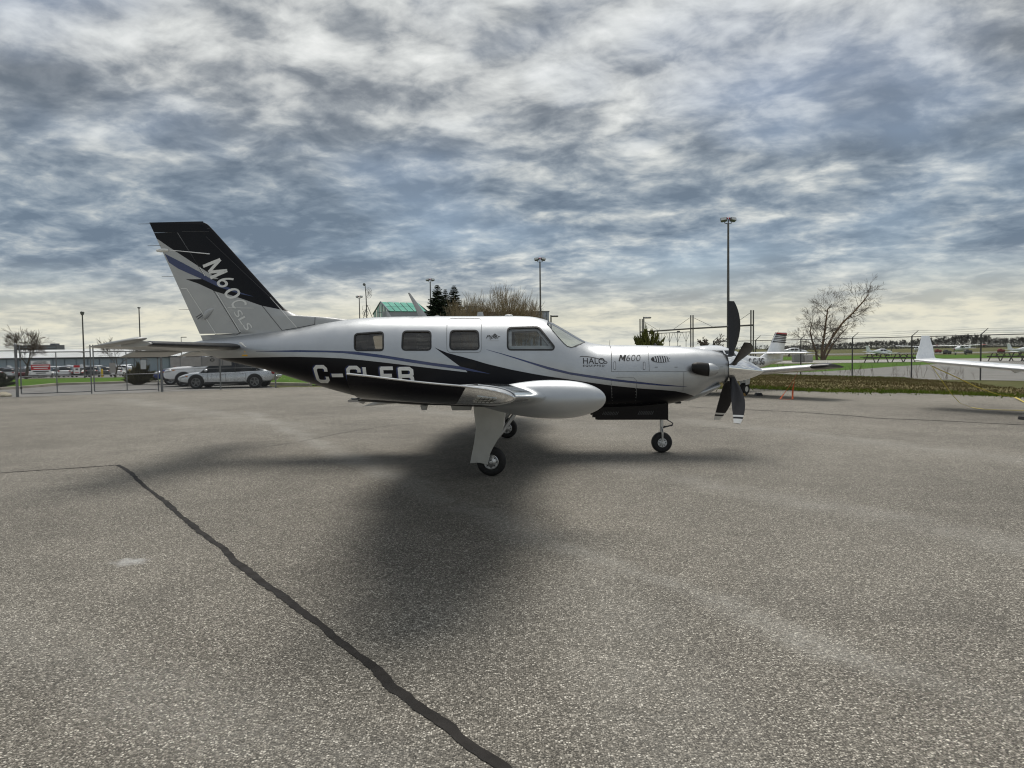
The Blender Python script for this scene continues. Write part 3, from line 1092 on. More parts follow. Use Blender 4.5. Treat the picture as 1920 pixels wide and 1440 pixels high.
def fuselage_details():
    # passenger and cockpit windows, both sides
    for wi, w in enumerate(WINDOWS):
        for sg in (-1, 1):
            big = inset(w, -0.011)
            small = inset(w, 0.010)
            n = len(w)
            ring = [[big[i], big[(i + 1) % n], small[(i + 1) % n], small[i]] for i in range(n)]
            fr = wrap('window_seal', ring, None, 0.0045, sg, M_SEAL, AIR, (0.06, 0.018))
            fr.name = 'window_frame'
            if wi == 3:     # thick light inner frame of the cockpit side window
                inn = inset(w, 0.055)
                ring = [[small[i], small[(i + 1) % n], inn[(i + 1) % n], inn[i]] for i in range(n)]
                wrap('inner_frame', ring, None, -0.034, sg, M_GREYP, fr, (0.06, 0.03))
            wrap('pane', [inset(w, 0.002)], None, -0.009, sg, M_CLEAR if wi == 3 else M_CABGLASS, fr, (0.05, 0.04))
    for sg in (-1, 1):
        g = windshield_grid(sg)
        R, C = len(g), len(g[0])
        mb = MB()
        mb.add([p - n * 0.004 for row in g for p, n in row], [(j * C + i, j * C + i + 1, (j + 1) * C + i + 1, (j + 1) * C + i) for j in range(R - 1) for i in range(C - 1)])
        ws = mb.build('windshield', M_CLEAR, AIR, True, 80)
        mb = MB()
        path = [g[0][i][0] + g[0][i][1] * 0.001 for i in range(C)]
        mb.tube(path, 0.006, 5)
        mb.tube([g[j][0][0] + g[j][0][1] * 0.001 for j in range(R)], 0.006, 5)
        mb.build('windshield_seal', M_SEAL, ws)
    # exit door outline and panel lines, near side
    def pl(name, pts, w=0.005, m_=M_LINE, off=0.003):
        return wrap(name, line_poly(Z(pts), w), None, off, -1, m_, FUS, (0.05, 0.018))
    door = rounded(Z(r2([(1345, 130), (1652, 130), (1645, 436), (1335, 436)])), 0.06, 5)
    wrap('exit_door_outline', line_poly(door + door[:1], 0.006), None, 0.003, -1, M_LINE, FUS, (0.06, 0.018))
    for pts in ([(305, 275), (318, 560), (660, 558)], [(640, 330), (650, 420), (660, 558)], [(660, 558), (980, 560), (1040, 545)], [(300, 325), (305, 330), (318, 560)],
                [(970, 565), (962, 735)], [(315, 620), (322, 800)], [(545, 640), (540, 800)], [(360, 615), (520, 615), (545, 640)]):
        pl('panel_line', r4(pts))
    for pts in ([(318, 470), (318, 540)], ):
        pass
    for (a, c) in ((349, 505), (613, 508)):       # flush latches
        z = rounded(Z(r4([(a - 8, c - 34), (a + 8, c - 34), (a + 8, c + 34), (a - 8, c + 34)])), 0.006, 2)
        l_ = wrap('latch', [z], None, 0.004, -1, M_ALU, FUS, None)
        wrap('latch_rim', line_poly(z + z[:1], 0.005), None, 0.0055, -1, M_DARKLINE, FUS, None)
    # louvre opening with slats
    ell = [(760 + 85 * math.cos(a), 447 + 31 * math.sin(a)) for a in np.linspace(0, 2 * math.pi, 28, endpoint=False)]
    wrap('louvre', [Z(r4(ell))], None, 0.004, -1, M_DARKLINE, FUS, (0.04, 0.03))
    for k in range(7):
        cx = 700 + k * 21
        h = 31 * math.sqrt(max(0.05, 1 - ((cx - 760) / 85.0) ** 2)) * 0.96
        wrap('louvre_slat', [Z(r4([(cx - 6, 447 - h), (cx + 5, 447 - h), (cx + 17, 447 + h * 0.2), (cx + 17, 447 + h), (cx + 6, 447 + h), (cx + 5, 447 + h * 0.1)]))], None, 0.009, -1, M_SILVER, FUS, None)
    for (a, c) in ((722, 520), (900, 520), (1310, 518)):
        pl('fastener', r4([(a - 14, c), (a + 14, c)]), 0.006, M_DARKGREY)
    # rivet rows on the black tail
    riv = []
    for k in range(12):
        a, c = 382 + 0, 0
        px_, py_ = 430 + k * 10.3, 676.5 + k * 3.3
        x, z = SP(px_, py_)
        riv.append([(x - .004, z - .004), (x + .004, z - .004), (x + .004, z + .004), (x - .004, z + .004)])
    for k in range(30):
        x, z = SP(1146 + (k % 10) * 0.3, 712 + (k % 10) * 5.5) if k < 10 else (SP(1192, 712 + (k - 10) * 5.5) if k < 20 else SP(1112 + (k - 20) * 15, 757 - 0.02 * k))
        riv.append([(x - .003, z - .003), (x + .003, z - .003), (x + .003, z + .003), (x - .003, z + .003)])
    tag(wrap('rivet_row', riv, None, 0.003, -1, M_ALU, FUS, None), kind='stuff')
    # black wedge and blue stripes
    wrap('black_wedge', [Z([(815, 651.5), (826, 656.5), (839, 661.7), (855, 666), (872, 670.4), (892, 676), (892, 700), (878, 698), (873, 694.3), (862, 686.7)])], None, 0.0022, -1, M_BLACK, FUS)
    up = [(480, 658.3), (560, 656.5), (612, 657.3), (664, 659), (706, 664), (768, 673.5), (810, 680), (862, 686.7), (890, 693.5), (918, 700.5)]
    lo = [(480, 658.9), (560, 660), (612, 660.6), (643, 661.9), (685, 667), (727, 672.5), (768, 679.5), (810, 685.6), (862, 692.5), (890, 697), (918, 700.9)]
    wrap('blue_stripe', [Z(up + lo[::-1])], None, 0.0042, -1, M_BLUE, FUS)
    up = [(912, 655.2), (940, 662.5), (965, 669.6), (1000, 680), (1027, 687.7), (1069, 698), (1111, 704.3), (1152, 710.6), (1194, 715.4), (1240, 720.6), (1288, 725)]
    lo = [(912, 655.6), (940, 663.8), (965, 671.9), (1000, 683.5), (1027, 692.5), (1069, 702.3), (1111, 709), (1152, 714.8), (1194, 719.3), (1240, 723.4), (1288, 725.5)]
    wrap('blue_stripe', [Z(up + lo[::-1])], None, 0.0035, -1, M_BLUE, FUS)
    # writing
    def put(name, body, px0, px1, pyb, pyt, bold=0.0, shear=0.0, m_=M_DARKLINE, slope=0.0, spacing=1.0, off=0.004, parent=FUS):
        vs, fs = text_mesh(body, 1.0, bold, shear, spacing)
        ax = [p[0] for p in vs]
        ay = [p[1] for p in vs]
        xa, xb, ya, yb = min(ax), max(ax), min(ay), max(ay)
        o0 = SP(px0, pyb)
        o1 = SP(px1, pyb + slope)
        o2 = SP(px0, pyt)
        vv = []
        for a, c in vs:
            u, v = (a - xa) / (xb - xa), (c - ya) / (yb - ya)
            vv.append((o0[0] + u * (o1[0] - o0[0]), o0[1] + u * (o1[1] - o0[1]) + v * (o2[1] - o0[1])))
        return wrap(name, None, (vv, fs), off, -1, m_, parent, (0.06, 0.05))
    for q in (((1161, 676.6), (1164, 665.4)), ((1164, 665.4), (1167.2, 673.6)), ((1167.2, 673.6), (1172.5, 665.4)), ((1172.5, 665.4), (1170.3, 676.6))):
        wrap('model_lettering', line_poly(Z(q), 0.020), None, 0.004, -1, M_DARKLINE, FUS, None)
    put('model_lettering', '600', 1174.5, 1201.5, 676.8, 665, -0.018, 0.2)
    put('halo_lettering', 'HALO', 1093.5, 1134, 682, 671, 0.0, 0.0)
    put('equipped_lettering', 'EQUIPPED', 1093.5, 1133.5, 688, 683.8, 0.008, 0.0, spacing=1.35)
    ring = [(1113 + 25.5 * math.cos(a) * 1.0 + 0, 674.5 + 4.2 * math.sin(a) + 5.2 * math.cos(a)) for a in np.linspace(math.pi * 0.98, math.pi * 2.22, 26)]
    wrap('halo_ring', line_poly(Z(ring), 0.007), None, 0.005, -1, M_DARKLINE, FUS, None)
    put('maker_lettering', 'Piper', 911.3, 938, 636.5, 628.2, 0.004, 0.35)
    wrap('maker_emblem', [Z([(922.5, 630), (928, 625), (933.5, 630), (930.5, 629.2), (928, 627), (925.5, 629.2)]), Z([(925.5, 630.6), (928, 627.8), (930.5, 630.6)])], None, 0.004, -1, M_DARKLINE, FUS, None)
    put('maker_motto', 'FREEDOM OF FLIGHT', 914, 936, 638.9, 637.3, 0.0, 0.2, m_=M_GREYP)
    # registration in block letters, leaning, each outlined in blue
    def strokes(paths, ox, oy, w, h, th, sh):
        qs = []
        for p in paths:
            pts = [(ox + a * w + (1 - c) * sh * 0 + c * 0, oy + c * h) for a, c in p]
            for i, (a, c) in enumerate(zip(pts[:-1], pts[1:])):
                a, c = Vector(a), Vector(c)
                d = (c - a).normalized()
                n = Vector((-d.y, d.x)) * th / 2
                e = d * th * 0.22
                qs.append([tuple(a - e + n), tuple(a - e - n), tuple(c + e - n), tuple(c + e + n)])
        return qs
    C = [[(1, .72), (1, .86), (.8, 1), (.2, 1), (0, .86), (0, .14), (.2, 0), (.8, 0), (1, .14), (1, .28)]]
    Gg = [[(1, .72), (1, .86), (.8, 1), (.2, 1), (0, .86), (0, .14), (.2, 0), (.8, 0), (1, .14), (1, .45), (.55, .45)]]
    L = [[(0, 1), (0, 0), (1, 0)]]
    E = [[(1, 1), (0, 1), (0, 0), (1, 0)], [(0, .52), (.85, .52)]]
    B = [[(0, 0), (0, 1), (.8, 1), (1, .88), (1, .64), (.82, .52), (0, .52)], [(.82, .52), (1, .4), (1, .14), (.8, 0), (0, 0)]]
    dash = [[(0, .45), (1, .45)]]
    # photo frame of the lettering: baseline and lean
    x0, z0 = SP(600, 718.2)
    x1, z1 = SP(795, 724)
    xh, zh = SP(589.5, 684.5)
    H = zh - z0
    sc = (x1 - x0) / 195.0
    for nm, gl, a, wd in (('C', C, 0, 20), ('dash', dash, 31, 19), ('G', Gg, 62, 20), ('L', L, 92, 17), ('E', E, 123, 19), ('B', B, 155, 21)):
        for rep, (m_, dx, dz, th, off) in enumerate(((M_BLUE, -0.022, 0.004, 0.050, 0.003), (M_LETTER, 0, 0, 0.050, 0.0046))):
            qs = strokes(gl, 0, 0, wd * sc, H - 0.05, th, 0)
            out = []
            for q in qs:
                out.append([(x0 + a * sc + p[0] + (xh - x0) * (p[1] / H) + dx, z0 + 0.025 + p[1] + (z1 - z0) * (a / 195.0) + dz) for p in q])
            # small differing lifts keep crossing strokes apart
            for k, q in enumerate(out):
                pass
            wrap('registration_letter' if rep else 'letter_shadow', out, None, off, -1, m_, FUS, (0.06, 0.05))
    # warning triangle
    wrap('warning_triangle', [Z([(453, 667.5), (459, 657.5), (465, 668)])], None, 0.003, -1, mat('warning_yellow', (0.75, 0.42, 0.02), 0.5), FUS, None)
    # aerials on the spine
    def blade(name, px_base, px_tip, wb, wt, th, m_=M_GREYP, yl=0.0):
        (xa, za), (xb, zb) = PL(*px_base, yl), PL(*px_tip, yl)
        mb = MB()
        rings = []
        for k in range(5):
            u = k / 4
            x, z, w = xa + (xb - xa) * u, za + (zb - za) * u, wb + (wt - wb) * u
            t_ = th * (1 - 0.5 * u)
            rings.append([(x - w / 2, yl, z), (x - w * .2, yl + t_, z), (x + w * .25, yl + t_, z), (x + w / 2, yl, z), (x + w * .25, yl - t_, z), (x - w * .2, yl - t_, z)])
        mb.loft(rings)
        return mb.build(name, m_, AIR, True, 40)
    blade('comm_antenna', (794, 594.5), (766.5, 549), 0.125, 0.03, 0.012)
    blade('fin_antenna', (731, 597), (726, 584.5), 0.09, 0.03, 0.008)
    blade('transponder_antenna', (900.5, 595), (900.5, 584.8), 0.11, 0.075, 0.02)
    mb = MB()
    x, z = PL(954, 592, 0)
    mb.lathe([(-0.02, 0.06), (0.008, 0.058), (0.016, 0.045), (0.018, 0.01)], 'z', (x, 0, z), 20)
    mb.build('gps_antenna', M_WHITE, AIR, True)
    mb = MB()
    x, z = PL(820, 593.5, 0)
    mb.lathe([(-0.02, 0.05), (0.006, 0.045), (0.012, 0.02)], 'z', (x, 0, z), 16)
    mb.build('spine_fairing', M_WHITE, AIR, True)
    # belly aerials
    for (a, c, d, e) in ((789, 802, 760, 768.5), (846, 886, 762, 769)):
        x0_, z0_ = PL(a, c - 40, -0.1)
        xa, za = PL(a, d, -0.1)
        xb, zb = PL(c, e, -0.1)
        if c < 850:
            xb, zb = PL(802, 768.5, -0.1)
            xa, za = PL(789, 760, -0.1)
        else:
            xb, zb = PL(886, 768.5, -0.1)
            xa, za = PL(846, 760, -0.1)
        mb = MB()
        mb.prism([(xa, za), (xb, za), (xb - 0.02, zb), (xa + 0.02, zb)], 'y', -0.16, -0.06)
        mb.build('belly_antenna', M_GREYP, AIR)
    pts = [PL(*p, -0.2) for p in ((658, 746), (684, 750), (686, 752.5), (682, 757), (664, 750.5))]
    mb = MB()
    mb.prism(pts, 'y', -0.24, -0.17)
    mb.build('ventral_fairing', M_GREYP, AIR)
    # tie-down ring
    mb = MB()
    x, z = PL(398, 675, 0)
    mb.tube([(x + 0.03 * math.cos(a), 0, z + 0.018 * math.sin(a)) for a in np.linspace(0, 2 * math.pi, 14)], 0.006, 6, False)
    mb.build('tie_down_ring', M_DARKGREY, AIR)
    # cabin interior: seats and instrument panel
    def seat(x, y, zf, face=1):
        mb = MB()
        mb.box((x, y, zf + 0.22), (0.46, 0.44, 0.16), None, 0, 0.04)
        mb.box((x - face * 0.22, y, zf + 0.55), (0.12, 0.42, 0.62), Matrix.Rotation(-face * 0.2, 3, 'Y'), 0, 0.04)
        mb.box((x - face * 0.30, y, zf + 0.90), (0.08, 0.24, 0.16), None, 0, 0.03)
        mb.build('seat', M_LEATHER, AIR)
    for px_ in (975, 870, 782, 700):
        x = PL(px_, 690, 0)[0]
        for y in (-0.3, 0.3):
            seat(x, y, 0.86 if px_ < 950 else 0.80, 1)
    mb = MB()
    x0_, x1_ = PL(1048, 690, 0)[0], PL(1090, 690, 0)[0]
    zz = PL(1050, 655, 0)[1]
    mb.box(((x0_ + x1_) / 2, 0, zz - 0.13), (x1_ - x0_, 1.0, 0.24), None, 0, 0.05)
    mb.build('instrument_panel', M_DARKGREY, AIR)
    mb = MB()
    mb.box((PL(880, 690, 0)[0], 0, 0.83), (3.4, 0.9, 0.03))
    mb.build('cabin_floor', M_INNER, AIR)
    # exhaust stack, both sides
    for sg in (-1, 1):
        mb = MB()
        q = [PL(*p, -0.47) for p in r4([(1245, 548), (1225, 546), (1190, 543), (1140, 537), (1090, 530), (1055, 526), (1040, 525), (1036, 525)])]
        rad = [0.050, 0.080, 0.092, 0.092, 0.084, 0.070, 0.050, 0.02]
        yy = [0.38, 0.40, 0.42, 0.45, 0.475, 0.49, 0.495, 0.495]
        rings = []
        for (x, z), rr, y in zip(q, rad, yy):
            rings.append([(x, sg * (y + rr * 0.75 * math.cos(a)), z + rr * math.sin(a)) for a in np.linspace(0, 2 * math.pi, 20, endpoint=False)])
        mb.loft(rings)
        ex = mb.build('exhaust_stack', mat('sooty_metal', (0.012, 0.011, 0.011), 0.5, 0.4, 0.2), AIR, True, 50)
        mb = MB()     # polished fairing in front
        x, z = PL(*r4([(1225, 545)])[0], -0.42)
        mb.lathe([(-0.05, 0.098), (0.0, 0.094), (0.05, 0.072), (0.085, 0.042), (0.105, 0.006)], 'x', (x, sg * 0.395, z), 22)
        mb.build('stack_fairing', M_SILVER, ex, True, 60)
    # chin air inlet
    mb = MB()
    rings = []
    for (a, c, hw, hh) in ((1262, 744, .13, .06), (1290, 741, .17, .085), (1318, 733, .175, .075), (1338, 725, .165, .052), (1346, 722, .155, .042), (1345, 722.5, .14, .032), (1325, 731, .13, .03)):
        x, z = PL(a, c, 0)
        rings.append([(x, hw * math.cos(t_), z + hh * math.sin(t_)) for t_ in np.linspace(0, 2 * math.pi, 24, endpoint=False)])
    mb.loft(rings)
    ci = mb.build('air_inlet', M_SILVER, AIR, True, 50)
    mb = MB()
    x, z = PL(1342, 723.6, 0)
    mb.add([(x, .135 * math.cos(t_), z + .031 * math.sin(t_)) for t_ in np.linspace(0, 2 * math.pi, 24, endpoint=False)], [tuple(range(24))])
    mb.build('inlet_opening', M_DARKLINE, ci)
    # black gap between cowling and spinner
    x0_ = X_NOSE
    zc = (f_top(x0_) + f_bot(x0_)) / 2
    mb = MB()
    mb.lathe([(x0_ - 0.004, 0.222), (x0_ + 0.018, 0.205), (x0_ + 0.02, 0.05)], 'x', (0, 0, zc), 36)
    mb.build('cowl_gap', M_SEAL, AIR, True)
    return zc


Z_THRUST = fuselage_details()


def propeller():
    hx, hz = PL(1369, 689.5, 0)
    tilt = math.radians(3.0)
    tx, tz = PL(1432, 696.5, 0)
    base = PL(1360.5, 689.5, 0)[0]
    L = tx - base
    mb = MB()
    prof = []
    for k in range(17):
        u = k / 16
        prof.append((base + L * u, 0.198 * (1 - u ** 1.75) ** 0.86 + (0.002 if k < 16 else 0.0)))
    prof = [(base - 0.002, 0.05)] + prof
    rings = []
    for a, r_ in prof:
        zc = hz - max(a - base, 0) * (hz - tz) / L
        rings.append([(a, r_ * math.cos(t_), zc + r_ * math.sin(t_)) for t_ in np.linspace(0, 2 * math.pi, 40, endpoint=False)])
    mb.loft(rings)
    prop = mb.build('propeller', M_CHROME, AIR, True, 60)
    s = 0.00775
    outline = [(20, -5.5, 5.5), (24, -5.0, 5.5), (32, -5.4, 7.2), (45, -6.2, 11.5), (60, -6.5, 15.3), (75, -6.4, 17.2), (88, -6.2, 16.8), (100, -5.8, 14.8), (107, -5.6, 13), (111, -5.5, 11.8), (115, -5.4, 10.4), (121, -5.2, 7.8), (125, -5.0, 5.6)]
    blade_m = mat('blade_black', (0.011, 0.011, 0.014), 0.38, 0, 0.15, 12.0)
    white_m = mat('blade_white', (0.72, 0.72, 0.70), 0.4, 0, 0.04)
    dec_o = mat('decal_orange', (0.50, 0.16, 0.07), 0.5)
    # one blade along +z: chord along x, thickness along y; the stripes are on the +y face only
    mb = MB()
    rings = []
    for r_, a, c in outline:
        sw = -5.0 * max(0, (r_ - 45) / 80.0) ** 1.3
        a, c = a + sw, c + sw * 0.8
        tw = math.radians(22 - 26 * (r_ - 20) / 105.0)
        th = max(0.030 - 0.0265 * (r_ - 20) / 60.0, 0.0045)
        ring = []
        m_ = (a + c) / 2
        hw = (c - a) / 2
        for k in range(12):
            t_ = 2 * math.pi * k / 12
            x, y = (m_ + hw * math.cos(t_)) * s, th * math.sin(t_)
            if r_ < 26:
                y = hw * s * 0.9 * math.sin(t_)
            x, y = x * math.cos(tw) - y * math.sin(tw), x * math.sin(tw) + y * math.cos(tw)
            ring.append((x, y, r_ * s))
        rings.append(ring)
    n = len(rings)
    vs = [p for r_ in rings for p in r_]
    fs, mi = [], []
    for i in range(n - 1):
        for j in range(12):
            fs.append((i * 12 + j, i * 12 + (j + 1) % 12, (i + 1) * 12 + (j + 1) % 12, (i + 1) * 12 + j))
            mi.append(1 if (j < 6 and outline[i][0] in (107, 115, 121)) else 0)
    fs.append(tuple((n - 1) * 12 + j for j in range(12)))
    mi.append(0)
    mb.add(vs, fs)
    mb.m = mi
    first = None
    dec = None
    for k in range(5):
        ang = math.radians(-3 + 72 * k)            # 0 = up, then towards the camera side
        if first is None:
            first = mb.build('blade', [blade_m, white_m], prop, True, 50)
            bl = first
        else:
            bl = link('blade', first.data, prop)
        R = Matrix.Rotation(ang, 4, 'X')
        T = Matrix.Translation((hx + 0.006, 0, hz))
        bl.matrix_local = T @ Matrix.Rotation(tilt, 4, 'Y') @ R
        if k in (2, 3):
            db = MB()
            ring = [(3.5 * s + 0.02 * math.cos(t_), 0.0145, 56 * s + 0.036 * math.sin(t_)) for t_ in np.linspace(0, 2 * math.pi, 20, endpoint=False)]
            db.add([(a, 0.0155 + 0.19 * (a - 3.5 * s), c) for a, _, c in ring], [tuple(range(20))])
            ring2 = [(3.5 * s + 0.0235 * math.cos(t_), 0, 56 * s + 0.041 * math.sin(t_)) for t_ in np.linspace(0, 2 * math.pi, 20, endpoint=False)]
            db.add([(a, 0.0145 + 0.19 * (a - 3.5 * s), c) for a, _, c in ring2], [tuple(range(20))], 1)
            for q in (-0.012, 0.004, 0.018):
                db.box((3.5 * s, 0.0165, 56 * s + q), (0.022, 0.0012, 0.006), Matrix.Rotation(0.19, 3, 'Z'), 1)
            d = db.build('blade_decal', [dec_o, M_WHITE], prop)
            d.matrix_local = bl.matrix_local
        cuff = MB()
        cuff.lathe([(0.10, 0.048), (0.165, 0.052), (0.185, 0.046)], 'z', (0, 0, 0), 18)
        cf = cuff.build('blade_cuff', M_SEAL, prop, True)
        cf.matrix_local = T @ Matrix.Rotation(tilt, 4, 'Y') @ R


propeller()


# ---- fin and rudder
def fin():
    LE = [(417, 381), (418.5, 386), (421, 390), (425, 394), (450, 417), (500, 462), (550, 507), (570, 525), (578, 533), (584, 542), (588, 550), (591, 560), (593.2, 575), (594.6, 600), (595.3, 640), (596, 690)]
    zl = []
    for py, px_ in LE:
        zl.append((PL(px_, py, 0)[1], PL(px_, py, 0)[0]))
    fle = pchip([a for a, _ in zl], [c for _, c in zl])
    te0, te1 = PL(280, 417, 0), PL(381, 640, 0)
    hi0, hi1 = PL(334, 437, 0), PL(453, 624, 0)
    z_top = te0[1]
    z_rt, z_rb = PL(300, 436, 0)[1], PL(377, 627.5, 0)[1]

    def te(z):
        return te0[0] + (te1[0] - te0[0]) * (z - te0[1]) / (te1[1] - te0[1])

    def hinge(z):
        return hi0[0] + (hi1[0] - hi0[0]) * (z - hi0[1]) / (hi1[1] - hi0[1])

    def yf(x, z):
        T = 0.028 + 0.052 * min(max((z_top - z) / 1.7, 0), 1)
        T *= min(1, 0.35 + (z_top - z) / 0.06) if z_top - z < 0.04 else 1
        d = max(fle(z) - x, 0)
        e = max(x - te(z), 0)
        return T * (1 - math.exp(-d / 0.10)) ** 0.6 * min(1, 0.06 + e / 0.75)

    zs = [PL(300, py, 0)[1] for py in (416.8, 417.5, 418.5, 420, 422, 425, 430, 435.85, 436.15, 445, 460, 480, 500, 520, 540, 555, 565, 572, 578, 582, 585, 588, 590, 592, 593.2, 594.2, 594.9, 595.6, 600, 610, 620, 627, 630, 645)]

    def body(name, z_list, xa, xb, m_, parent):
        mb = MB()
        rings = []
        for z in z_list:
            a, c = xa(z), xb(z)
            k = 18
            u = [0.5 - 0.5 * math.cos(math.pi * i / k) for i in range(k + 1)]
            ring = [(a + (c - a) * t_, -max(yf(a + (c - a) * t_, z), 0.002), z) for t_ in u]
            ring += [(a + (c - a) * t_, max(yf(a + (c - a) * t_, z), 0.002), z) for t_ in reversed(u)]
            rings.append(ring)
        mb.loft(rings)
        return mb.build(name, m_, parent, True, 50)
    r1 = lambda pts: [(160 + a / 3.84, 400 + c / 3.84) for a, c in pts]
    MF = split_paint(M_GREYP, [PL(a, c, -0.05) for a, c in r1([(300, 60), (515, 187), (600, 245), (740, 335), (860, 412), (962, 474), (985, 570), (1120, 612), (1270, 665), (1392, 690), (1440, 703), (1490, 711), (1560, 725)])], 'fin_livery', above=True)
    F = body('vertical_fin', zs, lambda z: te(z) if z > z_rt or z < z_rb else hinge(z) + 0.006, fle, MF, AIR)
    zr = [z for z in np.linspace(z_rt - 0.004, z_rb + 0.012, 18)]
    Rd = body('rudder', zr, te, lambda z: hinge(z) - 0.006, MF, F)

    def dec(name, pts, m_, off=0.0025, parent=F, cuts=(0.06, 0.05)):
        return wrap(name, [[PL(a, c, -0.05) for a, c in pts]], None, off, -1, m_, parent, cuts, yf)
    r1 = lambda pts: [(160 + a / 3.84, 400 + c / 3.84) for a, c in pts]
    dec('black_wedge', r1([(716, 473), (960, 473), (1000, 500), (1000, 581), (935, 562), (812, 506)]), M_BLACK, 0.002)
    dec('blue_band', r1([(560, 288), (700, 358), (812, 418), (900, 470), (1000, 520), (1120, 570), (1215, 600), (1120, 582), (960, 530), (860, 482), (812, 462), (740, 432), (660, 396), (592, 352)]), M_BLUE, 0.004)
    for pts in ([(893, 103), (870, 110)], [(690, 130), (885, 130)], [(865, 165), (1325, 600), (1420, 700)],):
        wrap('panel_line', line_poly([PL(a, c, -0.05) for a, c in r1(pts)], 0.006), None, 0.0045, -1, M_DARKGREY, F, (0.06, 0.05), yf)
    for pts in ([(1328, 603), (1527, 822)], [(678, 539), (722, 541)], [(722, 541), (935, 865)], [(820, 385), (860, 450)], [(945, 570), (1122, 855)]):
        wrap('hinge_strip', line_poly([PL(a, c, -0.05) for a, c in r1(pts)], 0.011), None, 0.0045, -1, M_LETTER, F, (0.06, 0.05), yf)
    for pts in ([(1275, 665), (1422, 843), (1530, 825)], [(1125, 858), (1090, 876), (930, 872)], [(1530, 825), (1656, 800), (1658, 746)]):
        wrap('panel_line', line_poly([PL(a, c, -0.05) for a, c in r1(pts)], 0.007), None, 0.004, -1, M_DARKLINE, F, (0.06, 0.05), yf)
    # M600 SLS running down the fin
    def put(name, body_, o_, ux, vx, bold, m_=M_LETTER, shear=0.0):
        vs, fs = text_mesh(body_, 1.0, bold, shear)
        ax = [p[0] for p in vs]
        ay = [p[1] for p in vs]
        xa, xb, ya, yb = min(ax), max(ax), min(ay), max(ay)
        O, U, V = [Vector(PL(*p, -0.05)) for p in r1([o_, ux, vx])]
        vv = [tuple(O + (U - O) * ((a - xa) / (xb - xa)) + (V - O) * ((c - ya) / (yb - ya))) for a, c in vs]
        wrap(name, None, (vv, fs), 0.0052, -1, m_, F, (0.06, 0.05), yf)
    for q in (((846, 382), (972, 332)), ((972, 332), (888, 424)), ((888, 424), (1022, 412)), ((1022, 412), (900, 466))):
        wrap('fin_lettering', line_poly([PL(a, c, -0.05) for a, c in r1(q)], 0.045), None, 0.0052, -1, M_LETTER, F, (0.06, 0.05), yf)
    put('fin_lettering', '6', (930, 500), (985, 545), (1035, 440), 0.004)
    put('fin_lettering', '0', (988, 570), (1040, 630), (1085, 525), 0.004)
    put('fin_lettering', 'C', (1040, 645), (1075, 690), (1140, 610), 0.006)
    put('fin_lettering', 'SLS', (1070, 715), (1165, 848), (1118, 690), 0.008)
    wrap('lettering_rule', line_poly([PL(a, c, -0.05) for a, c in r1([(1030, 680), (1218, 683)])], 0.008), None, 0.005, -1, M_LETTER, F, (0.06, 0.05), yf)
    # tail light, whip aerials, trim fairing, static wicks
    mb = MB()
    x, z = PL(*r1([(545, 267)])[0], 0)
    mb.lathe([(-0.075, 0.004), (-0.065, 0.018), (-0.02, 0.027), (0.05, 0.03), (0.12, 0.02)], 'x', (x, 0, z), 14)
    mb.build('tail_light', M_LETTER, F, True)
    for sg in (-1, 1):
        mb = MB()
        p, q = PL(*r1([(897, 292)])[0], -0.05), PL(*r1([(605, 264)])[0], -0.05 - 0.25)
        mb.tube([(p[0], sg * 0.03, p[1]), (q[0], sg * 0.30, q[1])], [0.009, 0.004], 6)
        mb.build('whip_aerial', M_WHITE, F, True)
    mb = MB()
    a, c = PL(*r1([(925, 680)])[0], -0.08), PL(*r1([(845, 738)])[0], -0.08)
    rings = []
    for k in range(7):
        u = k / 6
        rr = 0.062 * math.sin(math.pi * (0.04 + 0.5 * u)) * (1 if u < 0.95 else 0.8)
        rings.append([(a[0] + (c[0] - a[0]) * u + rr * .5 * math.cos(t_) * 0, -0.03 - 0.6 * rr * math.cos(t_), a[1] + (c[1] - a[1]) * u + 1.1 * rr * math.sin(t_)) for t_ in np.linspace(0, 2 * math.pi, 14, endpoint=False)])
    mb.loft(rings)
    mb.build('trim_fairing', M_GREYP, F, True)
    mb = MB()
    for (a, c) in (((835, 722), (795, 748)), ((840, 735), (806, 762))):
        p, q = PL(*r1([a])[0], -0.07), PL(*r1([c])[0], -0.07)
        mb.tube([(p[0], -0.055, p[1]), (q[0], -0.06, q[1])], 0.006, 6)
    mb.build('trim_rod', M_DARKGREY, F)
    for a, c in (((459, 75), (382, 77)), ((535, 232), (448, 233)), ((630, 453), (550, 455)), ((745, 694), (672, 694))):
        mb = MB()
        p, q = PL(*r1([a])[0], 0), PL(*r1([c])[0], 0)
        mb.tube([(p[0] + 0.03, 0, p[1]), (q[0], 0, q[1])], [0.004, 0.0025], 5)
        mb.build('static_wick', M_DARKGREY, F)


fin()


# ---- wings
def airfoil(n=18, t=0.14, camber=0.02):
    """(chord fraction, height fraction) from the trailing edge over the top to the leading edge and back below"""
    up, lo = [], []
    for i in range(n + 1):
        c = 0.5 - 0.5 * math.cos(math.pi * i / n)
        y = 5 * t * (0.2969 * math.sqrt(c) - 0.126 * c - 0.3516 * c ** 2 + 0.2843 * c ** 3 - 0.1015 * c ** 4)
        m_ = camber * 4 * c * (1 - c)
        up.append((c, m_ + y))
        lo.append((c, m_ - y))
    return up, lo          # both from LE (c=0) to TE (c=1)


